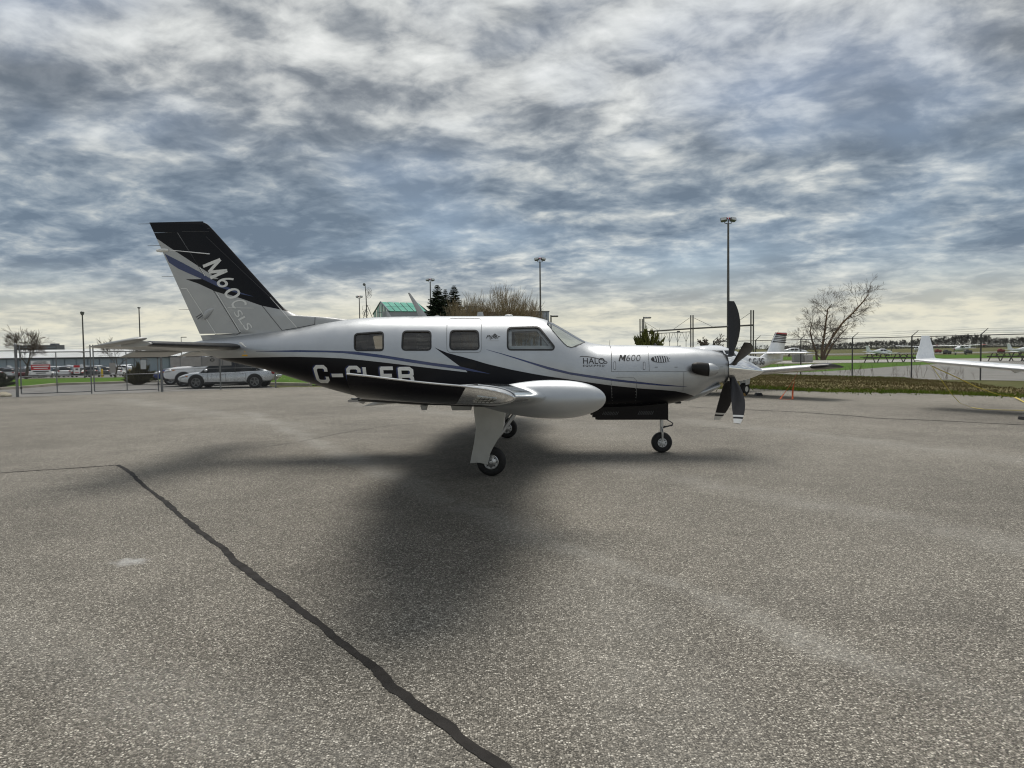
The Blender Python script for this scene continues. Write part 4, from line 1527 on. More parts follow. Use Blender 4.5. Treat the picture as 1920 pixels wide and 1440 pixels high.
def wing(sg):
    # stations: span, x of LE, x of TE, height, thickness ratio
    xl_t, zl_t = PL(965, 744, -6.02)
    xl_p, zl_p = PL(1033, 744.5, -4.15)
    xt_t, zt_t = PL(687, 740, -6.05)
    z_tip = zl_t
    slope = (zl_t - zl_p) / (6.02 - 4.15)
    zr = zl_p - 0.056 * (4.15 - 0.4)
    st = [(0.35, 1.02, -1.12, zr, 0.14), (1.2, 0.86, -1.10, None, 0.135), (2.6, 0.60, -1.06, None, 0.125), (4.15, xl_p, -1.0, None, 0.12), (5.2, xl_p + (xl_t - xl_p) * 0.56, (xt_t - 1.0) / 2 + 0.0, None, 0.12), (6.02, xl_t, xt_t, None, 0.13)]
    up, lo = airfoil(18)
    rings = []
    zz = lambda y: zl_p + (slope if y > 4.15 else 0.056) * (y - 4.15)
    tipU = tipL = None
    for y, xl, xt, z, t in st:
        ch = xl - xt
        u_, l_ = airfoil(18, t, 0.018)
        inc = math.radians(2.0 - 2.0 * y / 6.0)
        def P(c, h):
            return (xl - c * ch, sg * y, zz(y) + h * ch - (c - 0.0) * ch * math.tan(inc))
        U = [P(*q) for q in u_]
        Lr = [P(*q) for q in l_]
        rings.append(list(reversed(U)) + Lr[1:-1])
        tipU, tipL = U, Lr
    mb = MB()
    mb.loft(rings)
    W = mb.build('wing', [M_SILVER, M_UNDER], AIR, True, 40)
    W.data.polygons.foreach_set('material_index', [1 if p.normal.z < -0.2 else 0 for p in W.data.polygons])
    # upswept tip: edge curve from LE to TE
    edge_px = [((965, 746), -6.06), ((955, 741.5), -6.20), ((935, 735), -6.28), ((905, 729), -6.35), ((862, 723.5), -6.42), ((820, 720), -6.46), ((780, 716), -6.49), ((730, 710), -6.52), ((690, 705), -6.54), ((650, 701), -6.55)]
    E = []
    for (a, c), y in edge_px:
        x, z = PL(a, c, y)
        E.append(Vector((x, sg * -y, z)))
    ex = [p.x for p in E]

    def edge_at(u):
        # parametrise by fraction along
        f = u * (len(E) - 1)
        i = min(int(f), len(E) - 2)
        return E[i].lerp(E[i + 1], f - i)
    n = len(tipU)
    grid_u, grid_l = [], []
    K = 8
    for i in range(n):
        c = i / (n - 1)
        cc = 0.5 - 0.5 * math.cos(math.pi * c)
        e = edge_at(cc)
        a, b_ = Vector(tipU[i]), Vector(tipL[i])
        gu, gl = [], []
        for k in range(K + 1):
            v = k / K
            gu.append(a.lerp(e, v))
            w1 = math.sin(v * math.pi / 2)
            w2 = 1 - math.cos(v * math.pi / 2)
            p = Vector((b_.x + (e.x - b_.x) * v, b_.y + (e.y - b_.y) * w1, b_.z + (e.z - b_.z) * w2))
            gl.append(p)
        grid_u.append(gu)
        grid_l.append(gl)
    mb = MB()
    mb.loft(grid_u, closed=False, cap=False)
    cap = mb.build('wing_tip', M_SILVER, W, True, 80)
    nb = 8     # forward part is polished metal, the rest black
    mb = MB()
    mb.loft(grid_l[nb:], closed=False, cap=False)
    mb.build('tip_fairing', M_BLACK, W, True, 80)
    mb = MB()
    mb.loft([[p + Vector((0, sg * 0.002, 0)) for p in g] for g in grid_l[:nb + 1]], closed=False, cap=False)
    mb.build('tip_leading_edge', M_CHROME, W, True, 80)
    mb = MB()
    mb.tube(E, [0.006] * len(E), 8)  # bright bead added to draw the highlight line along the tip's upper edge
    mb.build('tip_highlight', M_CHROME, W, True)
    # navigation light lens in the polished part
    mb = MB()
    row = [grid_l[i] for i in range(5, 8)]
    A = grid_l[5][4].lerp(grid_l[6][4], 0.2)
    B_ = grid_l[7][4]
    C_ = grid_l[5][6].lerp(grid_l[6][6], 0.2)
    D_ = grid_l[7][6]
    out = Vector((0, sg * 0.008, -0.003))
    mb.add([A + out, B_ + out, D_ + out, C_ + out, A, B_, D_, C_], [(0, 1, 2, 3), (0, 1, 5, 4), (1, 2, 6, 5), (2, 3, 7, 6), (3, 0, 4, 7)])
    nl = mb.build('navigation_light', mat('light_lens', (0.6, 0.62, 0.6), 0.15, 0.3, 0.3, 60.0), W)
    mb = MB()
    for u in (0.2, 0.4, 0.6, 0.8):
        mb.tube([A.lerp(B_, u) + out * 1.2, C_.lerp(D_, u) + out * 1.2], 0.002, 4)
    for u in (0.3, 0.65):
        mb.tube([A.lerp(C_, u) + out * 1.2, B_.lerp(D_, u) + out * 1.2], 0.002, 4)
    mb.build('light_grille', M_DARKLINE, W)
    # polished leading edge strip along the wing
    mb = MB()
    rr = []
    for y, xl, xt, z, t in st:
        ch = xl - xt
        u_, l_ = airfoil(18, t, 0.018)
        inc = math.radians(2.0 - 2.0 * y / 6.0)
        ring = []
        for c, h in list(reversed(u_[:8])) + l_[1:7]:
            ring.append((xl + 0.004 - c * ch, sg * y, zz(y) + h * (ch + 0.02) - c * ch * math.tan(inc)))
        rr.append(ring)
    mb.loft(rr, closed=False, cap=False)
    mb.build('leading_edge', M_CHROME, W, True, 80)
    # seam between tip and wing
    mb = MB()
    ring = [Vector(p) for p in tipU[:10]]
    mb.tube([p + Vector((0.004, 0, 0.004)) for p in reversed(tipU_v(tipU[:7]))] + [p + Vector((0.004, 0, -0.003)) for p in tipU_v(tipL[1:6])], 0.005, 5)
    mb.build('tip_seam', M_ALU, W, True)
    # flap with three hinges, slightly drooped
    mb = MB()
    rr = []
    for y in (0.75, 1.8, 3.3):
        xt = -1.09 + 0.02 * y
        z = zz(y) - 0.03
        ring = [(xt + 0.16, sg * y, z + 0.03), (xt + 0.02, sg * y, z + 0.012), (xt - 0.16, sg * y, z - 0.055), (xt, sg * y, z - 0.03), (xt + 0.16, sg * y, z - 0.02)]
        rr.append(ring)
    mb.loft(rr)
    mb.build('flap', M_GREYP, W)
    # aileron line
    return zz


def tipU_v(l):
    return [Vector(p) for p in l]


ZWING = wing(-1)
wing(1)


def radar_pod():
    y0 = -4.35
    xn, zc = PL(1136, 748, y0)
    rad = 0.166
    mb = MB()
    rings = []
    L = 1.24
    for k in range(34):
        u = k / 33
        x = xn - L * (1 - math.cos(u * math.pi / 2) if u < 1 else 1)
        s_ = (xn - x) / L
        prof = (1 - abs(1 - min(s_ / 0.36, 1)) ** 2.25) ** 0.5 if s_ < 0.36 else max(math.cos((s_ - 0.36) / 0.64 * math.pi / 2), 0.0) ** 0.85
        r_ = max(rad * prof, 0.001)
        dz = 0.02 * max(s_ - 0.3, 0)
        rings.append([(x, y0 + r_ * 0.98 * math.cos(a), zc + dz + r_ * math.sin(a)) for a in np.linspace(0, 2 * math.pi, 40, endpoint=False)])
    mb.loft(rings)
    mb.build('radar_pod', M_SILVER, AIR, True, 60)


radar_pod()


# ---- tailplane
def tailplane(sg):
    xr, zr = PL(455, 650.5, -0.22)
    xt, zt = PL(278, 644, -2.10)
    ztail = (zr + zt) / 2
    x_te_t, _ = PL(163, 646, -2.15)
    up, lo = airfoil(14, 0.10, 0.0)

    def sections(spec, c0, c1):
        rings = []
        for y, xl, xe, z in spec:
            ch = xl - xe
            pts = [(c, h) for c, h in up if c0 <= c <= c1]
            ptl = [(c, h) for c, h in lo if c0 <= c <= c1]
            ring = [(xl - c * ch, sg * y, z + h * ch) for c, h in reversed(pts)] + [(xl - c * ch, sg * y, z + h * ch) for c, h in ptl]
            rings.append(ring)
        return rings
    spec = [(0.12, xr + 0.03, x_te_t - 0.02, zr), (0.6, xr + (xt - xr) * 0.25, x_te_t, zr + (zt - zr) * .25), (1.85, xr + (xt - xr) * 0.87, x_te_t, zr + (zt - zr) * .87), (2.06, xt, x_te_t, zt)]
    mb = MB()
    mb.loft(sections(spec, 0.0, 0.60))
    S = mb.build('horizontal_stabilizer', M_GREYP, AIR, True, 40)
    # rubber boot on the leading edge
    mb = MB()
    rr = []
    for y, xl, xe, z in spec[:3] + [(2.02, xr + (xt - xr) * 0.97, x_te_t, zt)]:
        ch = xl - xe
        rr.append([(xl - c * ch + 0.004, sg * y, z + h * ch * 1.06 + (0.002 if h > 0 else -0.002)) for c, h in list(reversed(up[:5])) + lo[1:4]])
    mb.loft(rr, closed=False, cap=False)
    mb.build('deice_boot', mat('boot_rubber', (0.035, 0.035, 0.037), 0.35, 0, 0.25, 14.0), S, True, 80)
    # elevator, trailing edge drooped, horn at the tip raised ahead of the hinge
    droop = math.radians(8.5)
    hx = [xl - 0.62 * (xl - xe) for _, xl, xe, _ in spec]

    def rot(p, h, z):
        dx, dz = p[0] - h, p[2] - z
        return (h + dx * math.cos(droop) - dz * math.sin(droop) * 1, p[1], z + dz * math.cos(droop) + dx * math.sin(droop))
    mb = MB()
    rr = []
    for i, (y, xl, xe, z) in enumerate(spec):
        ch = xl - xe
        pts = [(c, h) for c, h in up if c >= 0.61]
        ptl = [(c, h) for c, h in lo if c >= 0.61]
        ring = [(xl - c * ch, sg * y, z + h * ch) for c, h in reversed(pts)] + [(xl - c * ch, sg * y, z + h * ch) for c, h in ptl]
        rr.append([rot(p, hx[i], z) for p in ring])
    mb.loft(rr)
    E = mb.build('elevator', M_GREYP, S, True, 40)
    mb = MB()        # horn
    rr = []
    for y, c0, th in ((2.07, 0.06, 0.8), (2.12, 0.04, 0.85), (2.20, 0.10, 0.6), (2.23, 0.3, 0.25)):
        i = 3
        xl, xe, z = xt, x_te_t, zt
        ch = xl - xe
        pts = []
        for c, h in list(reversed(up)) + lo:
            c2 = c0 + (1 - c0) * c
            pts.append(rot((xl + 0.02 - c2 * ch, sg * y, z + h * ch * th), hx[3], z))
        rr.append(pts)
    mb.loft(rr)
    mb.build('elevator_horn', M_GREYP, S, True, 50)
    # trim tab
    mb = MB()
    rr = []
    for y in (0.14, 1.35):
        xe = x_te_t + 0.0
        h = (hx[0] + hx[1]) / 2
        z = zr
        p0 = rot((xe + 0.02, sg * y, z), h, z)
        rr.append([(p0[0] + 0.10, sg * y, p0[2] + 0.012), (p0[0] - 0.13, sg * y, p0[2] - 0.075), (p0[0] + 0.10, sg * y, p0[2] - 0.012)])
    mb.loft(rr)
    mb.build('trim_tab', M_GREYP, S)
    # root fairing fin
    mb = MB()
    a, c = PL(450, 643.5, -0.3), PL(463, 651, -0.3)
    mb.prism([(a[0], a[1]), (c[0], c[1]), (c[0] - 0.015, c[1] + 0.012), (a[0] + 0.01, a[1] + 0.016)], 'y', sg * 0.20, sg * 0.34)
    mb.build('vortex_fence', M_LETTER, S)


tailplane(-1)
tailplane(1)


# ---- landing gear
def wheel_parts(par, c, r, w, hub_r, tire_m=None, ring=False):
    mb = MB()
    prof = [(-w * .5, hub_r), (-w * .52, hub_r + .01), (-w * .5, r * .8), (-w * .40, r * .93), (-w * .2, r * .985), (0, r), (w * .2, r * .985), (w * .40, r * .93), (w * .5, r * .8), (w * .52, hub_r + .01), (w * .5, hub_r)]
    mb.lathe(prof, 'y', c, 40)
    t = mb.build('tyre', M_RUBBER, par, True, 50)
    for s in (-1, 1):
        mb = MB()
        prof = [(s * w * .54, hub_r * 1.02), (s * w * .58, hub_r * .95), (s * w * .50, hub_r * .80), (s * w * .56, hub_r * .62), (s * w * .62, hub_r * .40), (s * w * .64, hub_r * .30), (s * w * .75, hub_r * .22), (s * w * .76, 0.004)]
        mb.lathe(prof, 'y', c, 30)
        mb.build('wheel_hub', M_ALU if not ring else mat('hub_white', (0.62, 0.63, 0.63), 0.45, 0.2, 0.05), par, True, 40)
    for k in range(8):
        mb = MB()
        a = 2 * math.pi * k / 8
        mb.box((c[0] + hub_r * .72 * math.cos(a), c[1] - w * .55, c[2] + hub_r * .72 * math.sin(a)), (0.016, 0.012, 0.016), None, 0, 0.004)
        mb.build('hub_bolt', M_DARKGREY, par)


def main_gear(sg):
    g = link('main_gear', None, AIR)
    (xc, zc) = PL(921.5, 864.5, -1.88)
    r = zc
    wheel_parts(g, (xc, sg * 1.88, r), r, 0.15, r * 0.50)
    door = [(887.5, 758), (889.5, 780), (892.5, 805), (889, 830), (881.5, 868.5), (888, 868), (895, 867.7), (902, 868.5), (914.5, 871.5), (919, 851), (922.5, 843), (930, 830), (943.5, 805), (946.5, 774), (948, 758)]
    mb = MB()
    P = [PL(a, c, -2.0) for a, c in door]
    mb.prism(P, 'y', sg * 1.985, sg * 2.005)
    d = mb.build('gear_door', mat('door_grey', (0.50, 0.505, 0.485), 0.42, 0.25, 0.06, 5.0, bump=0.04, bscale=5), g)
    bv = d.modifiers.new('bevel', 'BEVEL')
    bv.width, bv.segments = 0.004, 1
    mb = MB()
    mb.tube([(xc - 0.06, sg * 1.78, r), (xc - 0.05, sg * 1.80, 0.45), (xc - 0.03, sg * 1.82, 0.88)], [0.03, 0.034, 0.045], 12)
    mb.tube([(xc - 0.06, sg * 1.76, r), (xc, sg * 1.90, r)], 0.022, 10)
    mb.build('strut', M_ALU, g, True)
    mb = MB()
    mb.tube([(xc - 0.02, sg * 1.80, 0.34), (xc + 0.13, sg * 1.70, 0.52), (xc + 0.30, sg * 1.60, 0.76)], [0.016, 0.024, 0.03], 8)
    mb.build('drag_brace', M_GREYP, g, True)
    mb = MB()
    mb.tube([(xc - 0.12, sg * 1.80, 0.55), (xc - 0.16, sg * 1.84, 0.36), (xc - 0.07, sg * 1.81, 0.20)], 0.013, 6)
    mb.build('torque_link', M_ALU, g, True)


main_gear(-1)
main_gear(1)


def nose_gear():
    g = link('nose_gear', None, AIR)
    xc, zc = PL(1240.5, 829, 0)
    r = zc
    wheel_parts(g, (xc, 0, r), r, 0.13, r * 0.44, ring=True)
    zt = PL(1240, 760, 0)[1]
    mb = MB()
    mb.tube([(xc, 0, r), (xc, 0, 0.55)], 0.026, 12)
    mb.tube([(xc - 0.005, 0, 0.50), (xc - 0.01, 0, zt)], 0.042, 12)
    for s in (-1, 1):
        mb.tube([(xc, s * 0.082, r), (xc, s * 0.085, r + 0.16), (xc, s * 0.03, r + 0.21), (xc, 0, r + 0.215)], 0.015, 8)
    mb.tube([(xc, -0.09, r), (xc, 0.09, r)], 0.014, 8)
    mb.build('strut', M_ALU, g, True)
    mb = MB()
    zl = r + 0.225
    for s in (-0.02, 0.02):
        mb.tube([(xc + 0.02, s, 0.52), (xc + 0.16, s, zl + 0.055), (xc + 0.155, s, zl + 0.025), (xc + 0.02, s, zl - 0.01)], 0.008, 6)
    mb.tube([(xc + 0.03, 0, zl + 0.01), (xc + 0.15, 0, zl + 0.012)], 0.006, 6)
    mb.build('torque_link', M_DARKGREY, g, True)
    # doors hanging either side of the bay, with louvres
    poly = [(1111, 748), (1110.5, 782.5), (1116, 782.5), (1116.5, 786.5), (1122, 787.3), (1253, 787), (1253, 757), (1250, 750)]
    for s in (-1, 1):
        mb = MB()
        P = [PL(a, c, -0.20) for a, c in poly]
        mb.prism(P, 'y', s * 0.185, s * 0.20)
        mb.build('gear_door', M_BLACK, g)
        mb = MB()
        for k in range(10):
            x, z = PL(1131 + k * 3.0, 775, -0.2)
            mb.box((x, s * 0.203, z), (0.010, 0.008, 0.055), Matrix.Rotation(0.5, 3, 'Y'))
        for k in range(9):
            x, z = PL(1198 + k * 3.2, 774, -0.2)
            mb.box((x, s * 0.203, z), (0.010, 0.008, 0.06), Matrix.Rotation(0.5, 3, 'Y'))
        mb.build('door_louvre', M_DARKGREY, g)
    mb = MB()
    xf = PL(1253, 770, -0.2)[0]
    z0, z1 = PL(1253, 786, -0.2)[1], PL(1253, 752, -0.2)[1]
    mb.box((xf - 0.012, 0, (z0 + z1) / 2), (0.02, 0.36, z1 - z0 - 0.01))
    mb.build('bay_front', M_BLACK, g)
    mb = MB()
    x, z = PL(1272, 755, -0.05)
    mb.box((x, 0, z), (0.09, 0.10, 0.03), None, 0, 0.01)
    mb.build('belly_drain', M_DARKGREY, g)


nose_gear()


# ------------------------------------------------------------------ trees and shrubs
M_BARK = mat('grey_bark', (0.095, 0.080, 0.066), 0.9, 0, 0.25, 5.0, bump=0.4, bscale=25)
M_TWIG = mat('twig_bark', (0.105, 0.082, 0.066), 0.9, 0, 0.25, 3.0)
M_WARMBARK = mat('warm_bark', (0.135, 0.088, 0.052), 0.9, 0, 0.3, 4.0, bump=0.4, bscale=25)
M_BUD = mat('bud_brown', (0.27, 0.215, 0.14), 0.9, 0, 0.3, 3.0)


MINR = [0.0]


def grow(mb_list, rnd, p, d, length, rad, depth, maxd, split=(2, 3), spread=0.55, shrink=0.72, up=0.12, wob=0.16, seg0=6, first=1):
    """recursive limbs: depth < first go to the trunk mesh, the rest to the crown mesh"""
    n = 4 if depth < 2 else 3
    path, rr = [p], [rad]
    q, dd = Vector(p), Vector(d)
    for i in range(n):
        dd = (dd + Vector((rnd.uniform(-wob, wob), rnd.uniform(-wob, wob), rnd.uniform(-wob, wob) + up * 0.35))).normalized()
        q = q + dd * (length / n)
        path.append(q)
        rr.append(rad * (1 - 0.42 * (i + 1) / n))
    rr = [max(q_, MINR[0] * (0.55 if i_ == n else 1.0)) for i_, q_ in enumerate(rr)]
    mb_list[0 if depth < first else 1].tube(path, rr, max(3, seg0 - depth), cap=False)
    if depth >= maxd:
        return
    k = rnd.randint(*split)
    for c in range(k + (1 if depth > 0 else 1)):
        t = 1.0 if c < k else rnd.uniform(0.4, 0.85)
        b = path[-1] if t == 1.0 else path[min(int(t * n) + 1, n - 1)]
        ax = dd.orthogonal().normalized()
        ax = Matrix.Rotation(rnd.uniform(0, 2 * math.pi), 3, dd) @ ax
        nd = Matrix.Rotation(rnd.uniform(0.45, 1.1) * spread, 3, ax) @ dd
        nd = (nd + Vector((0, 0, up))).normalized()
        grow(mb_list, rnd, b, nd, length * shrink * rnd.uniform(0.75, 1.15), rr[-1] * (0.80 if c == 0 else 0.66), depth + 1, maxd, split, spread, shrink, up, wob, seg0, first)


def finish_tree(name, label, loc, trunk, crown, m1, m2, cat='tree', group=None, crown_name='crown'):
    o = empty(name, loc)
    tag(o, label, cat, group)
    if trunk.v:
        trunk.build('trunk', m1, o, True)
    crown.build(crown_name, m2, o)
    return o


def bare_tree(name, label, base, height, seed, rad, maxd=6, spread=0.6, lean=(0, 0, 1), length=None, up=0.1, stems=1, m1=None, m2=None, shrink=0.74, first=1, group=None, minr=0.02):
    rnd = random.Random(seed)
    tr, cr = MB(), MB()
    MINR[0] = minr
    for s in range(stems):
        d = Vector(lean) + (Vector((rnd.uniform(-.5, .5), rnd.uniform(-.5, .5), 0)) if stems > 1 else Vector((0, 0, 0)))
        grow([tr, cr], rnd, Vector((rnd.uniform(-.3, .3) * (stems > 1), rnd.uniform(-.3, .3) * (stems > 1), -0.1)), d.normalized(), length or height * 0.28, rad, 0, maxd, (2, 3), spread, shrink, up, 0.16, 7, first)
    # scale to the wanted height
    zmax = max(v[2] for v in tr.v + cr.v)
    k = height / zmax
    for mb in (tr, cr):
        mb.v = [(a * k, c * k, e * k) for a, c, e in mb.v]
    return finish_tree(name, label, base, tr, cr, m1 or M_BARK, m2 or M_TWIG, group=group)


def spruce(name, label, base, height, width, seed, group=None, n=2600):
    rnd = random.Random(seed)
    tr, cr = MB(), MB()
    tr.tube([(0, 0, -0.2), (0, 0, height * 0.5), (0, 0, height * 0.97)], [width * 0.035, width * 0.022, 0.01], 7)
    vs, fs = [], []
    z = height * 0.06
    while z < height * 0.985:
        u = z / height
        R = width / 2 * (1 - u) ** 0.82 * rnd.uniform(0.8, 1.1) + 0.06
        nb = rnd.randint(6, 9) if u < 0.8 else rnd.randint(4, 6)
        a0 = rnd.uniform(0, 6.28)
        for b in range(nb):
            a = a0 + 2 * math.pi * b / nb + rnd.uniform(-.2, .2)
            L = R * rnd.uniform(0.72, 1.12)
            dr = Vector((math.cos(a), math.sin(a), 0))
            sag = rnd.uniform(0.10, 0.30) * L
            pts = []
            for k in range(5):
                t = k / 4
                pts.append(dr * (L * t) + Vector((0, 0, z - sag * math.sin(t * 2.0) + 0.12 * L * t * t)))
            cr.tube([pts[0], pts[2], pts[4]], [0.02, 0.013, 0.005], 3, False)
            k = max(5, int(L / 0.09))
            side = Vector((-dr.y, dr.x, 0))
            for i in range(k * 11):
                t = rnd.uniform(0.12, 1.0)
                f = t * 4
                i0 = min(int(f), 3)
                c = pts[i0].lerp(pts[i0 + 1], f - i0)
                sp = rnd.choice((-1, 1))
                ln = (0.10 + 0.32 * (1 - t)) * min(L, 1.6) * rnd.uniform(0.5, 1.1) * 0.7 + 0.10
                tip = c + (side * sp * rnd.uniform(0.5, 1.0) + dr * rnd.uniform(0.3, 0.9)).normalized() * ln + Vector((0, 0, -ln * rnd.uniform(0.05, 0.6)))
                w = Vector((rnd.uniform(-1, 1), rnd.uniform(-1, 1), rnd.uniform(-1, 1))).normalized() * ln * 0.34
                o = len(vs)
                vs += [c - w, c + w, tip]
                fs.append((o, o + 1, o + 2))
        z += height * 0.030 * rnd.uniform(0.7, 1.2) * (1.15 - 0.6 * u)
    cr.add(vs, fs)
    return finish_tree(name, label, base, tr, cr, M_BARK, mat('spruce_needles', (0.020, 0.036, 0.014), 0.8, 0, 0.45, 1.2), group=group)


def shrub(name, label, base, w, d, h, seed, color, n=1600, spiky=0.3, stem=True, leaf=0.09):
    """twiggy mound of small leaf faces on stems"""
    rnd = random.Random(seed)
    tr, cr = MB(), MB()
    vs, fs = [], []
    stems = 34
    for s in range(stems):
        a = rnd.uniform(0, 6.283)
        e = rnd.uniform(0.15, 1.45)
        r = rnd.uniform(0.75, 1.1)
        tip = Vector((math.cos(a) * math.cos(e) * w / 2 * r, math.sin(a) * math.cos(e) * d / 2 * r, math.sin(e) * h * r * 0.95 + h * 0.08))
        mid = tip * 0.5 + Vector((0, 0, h * 0.06))
        tr.tube([(rnd.uniform(-.1, .1), rnd.uniform(-.1, .1), -0.05), mid, tip], [0.018, 0.012, 0.004], 4, False)
        for i in range(n // stems):
            t = rnd.uniform(0.25, 1.05)
            c = (mid * (t / 0.5) if t < 0.5 else mid.lerp(tip, (t - 0.5) / 0.5))
            dr = (tip.normalized() + Vector((rnd.uniform(-1, 1), rnd.uniform(-1, 1), rnd.uniform(-.6, 1))) * (1.1 - spiky)).normalized()
            ln = leaf * rnd.uniform(0.6, 1.6) * (1 + spiky)
            wv = Vector((rnd.uniform(-1, 1), rnd.uniform(-1, 1), rnd.uniform(-1, 1))).normalized() * ln * (0.4 - 0.22 * spiky)
            c = c + Vector((rnd.uniform(-1, 1), rnd.uniform(-1, 1), rnd.uniform(-1, 1))) * leaf * 0.9
            o = len(vs)
            vs += [c - wv, c + wv, c + dr * ln]
            fs.append((o, o + 1, o + 2))
    cr.add(vs, fs)
    o = empty(name, base)
    tag(o, label, 'shrub')
    tr.build('stems', M_TWIG, o)
    cr.build('foliage', mat(name + '_leaf_%d' % seed, color, 0.8, 0, 0.4, 2.5), o)
    return o


def tz(p):
    return Vector((p.x, p.y, terrain_z(p.x, p.y)))


def plants():
    g = lambda px, Y: tz(Vector((at(px, 660, Y).x, Y, 0)))
    bare_tree('bare_tree', 'wide bare tree behind the gate sign at the left edge', g(47, 82), 6.3, 21, 0.24, 6, 0.66, (0, 0, 1), None, 0.06, 1, first=2, shrink=0.83, minr=0.014)
    bare_tree('bare_tree', 'small bare tree behind the right leaf of the gate', g(214, 86), 5.2, 5, 0.13, 5, 0.75, (0, 0, 1), None, 0.04, 1, first=2, shrink=0.84, minr=0.014)
    # leaning several-stemmed tree on the right
    MINR[0] = 0.0105
    rnd = random.Random(4)
    tr, cr = MB(), MB()
    S = 87 / 1331.0
    base = ground(1540, 674.5)
    S = base.y / 1331.0

    def Q(px, py, dy=0.0):
        p = at(px, py, base.y + dy)
        return p - base
    limbs = [([(1532, 676), (1530, 660), (1523, 640), (1519, 622), (1522, 606)], .17, 0), ([(1541, 677), (1541, 655), (1546, 625), (1549, 600), (1552, 580), (1560, 570)], .19, .5),
             ([(1541, 677), (1548, 655), (1562, 630), (1580, 605), (1600, 586), (1618, 566), (1628, 552)], .20, -.6), ([(1545, 676), (1560, 648), (1572, 632), (1590, 612)], .14, .9),
             ([(1523, 645), (1510, 640), (1499, 641), (1490, 646)], .05, -.4)]
    for pts, r0, dy in limbs:
        P = [Q(a, c, dy * k / len(pts)) for k, (a, c) in enumerate(pts)]
        n = len(P)
        rr = [r0 * (1 - 0.75 * k / (n - 1)) for k in range(n)]
        tr.tube(P, rr, 7, False)
        for k in range(1, n):
            for rep in range(4 if r0 > .1 else 2):
                t = rnd.random()
                b = P[k - 1].lerp(P[k], t)
                d = (P[k] - P[k - 1]).normalized()
                ax = Vector((rnd.uniform(-1, 1), rnd.uniform(-1, 1), rnd.uniform(-.3, .3))).normalized()
                nd = (Matrix.Rotation(rnd.choice((-1, 1)) * rnd.uniform(.5, 1.2), 3, ax) @ d + Vector((0, 0, .15))).normalized()
                if k < 2 and rep > 0:
                    continue
                grow([tr, cr], rnd, b, nd, 1.0 * rnd.uniform(.7, 1.2), rr[k] * .40 + .008, 2, 5, (2, 3), .8, .84, .03, .2, 6, 1)
    finish_tree('leaning_tree', 'leaning bare tree with several brown trunks beyond the right fence', base, tr, cr, M_WARMBARK, M_TWIG)
    # spruces behind the fuselage
    spruce('spruce_tree', 'dark spruce left of the spruce pair, partly in front of a mast', g(822, 82), 9.5, 7.6, 3)
    spruce('spruce_tree', 'dark spruce on the right of the spruce pair above the cabin roof', g(853, 86), 9.8, 6.8, 8)
    spruce('spruce_tree', 'slim dark spruce between the two larger spruces', g(837, 85), 9.3, 4.8, 15)
    spruce('spruce_tree', 'tiny distant conifer poking up behind the tail spine', g(637, 130), 8.2, 2.2, 5, n=600)
    # budding deciduous row
    i = 0
    for px, h, sd in ((875, 8.3, 31), (899, 8.2, 32), (919, 8.3, 33), (937, 9.0, 34), (953, 7.9, 35), (969, 8.0, 36), (985, 7.3, 37), (997, 6.9, 38)):
        words = ['beside the right spruce', 'second from the spruces', 'third from the spruces', 'tallest in the row', 'just right of the tallest', 'third from the right end', 'second from the right end', 'lowest at the right end'][i]
        bare_tree('budding_tree', 'budding bare tree %s above the cabin roof' % words, g(px, 77 + (i % 3) * 1.6), h, sd, 0.11, 5, 0.46, (0.08, 0, 1), None, 0.20, 2, M_BARK, M_BUD, 0.86, 1, 'budding trees in a row behind the airplane', 0.0125)
        i += 1
    # small bare scrub by the fence
    bare_tree('bare_scrub', 'spindly bare scrub between the gate frame and propeller', g(1334, 62), 2.9, 77, 0.05, 5, 0.9, (0.1, 0, 1), None, 0.0, 1)
    # evergreen shrubs
    shrub('juniper_shrub', 'spreading yellow-green juniper behind the engine cowling', g(1214, 40), 2.1, 1.6, 2.35, 12, (0.11, 0.12, 0.025), 4200, 0.85, leaf=0.13)
    shrub('round_shrub', 'dark rounded shrub at the left edge by the kerb', ground(2, 727), 1.25, 1.2, 0.72, 13, (0.030, 0.034, 0.014), 5000, 0.1, leaf=0.07)
    shrub('yew_shrub', 'dark ragged evergreen shrub beside the parked cars', ground(262, 721), 1.45, 1.3, 0.92, 14, (0.085, 0.075, 0.035), 2600, 0.85, leaf=0.12)
    # dry weeds along the fence foot
    rnd = random.Random(19)
    for k, s in enumerate((-0.9, -0.62, -0.36, -0.1, 0.16)):
        p = FENCE_R(s)
        mb = MB()
        for j in range(16):
            b = Vector((rnd.uniform(-.9, .9), rnd.uniform(-.4, .4), 0))
            hgt = rnd.uniform(.25, .75)
            t = b + Vector((rnd.uniform(-.2, .2), rnd.uniform(-.2, .2), hgt))
            mb.tube([b, b.lerp(t, .5) + Vector((rnd.uniform(-.05, .05), 0, 0)), t], [.007, .005, .003], 3, False)
            for q in range(3):
                e = t + Vector((rnd.uniform(-.18, .18), rnd.uniform(-.18, .18), rnd.uniform(-.1, .15)))
                mb.tube([b.lerp(t, rnd.uniform(.4, .9)), e], [.004, .002], 3, False)
        o = mb.build('dry_weeds', mat('weed_brown', (0.12, 0.085, 0.05), 0.9, 0, 0.3))
        o.location = (p[0], p[1], 0.0)
        tag(o, 'dry brown weed stalks at the foot of the fence', 'weeds', 'dry weeds along the fence foot', 'stuff')
    # distant wood: one mass of bare trees with a few conifers
    mb, mc = MB(), MB()
    rnd = random.Random(23)
    protos = []
    MINR[0] = 0.10
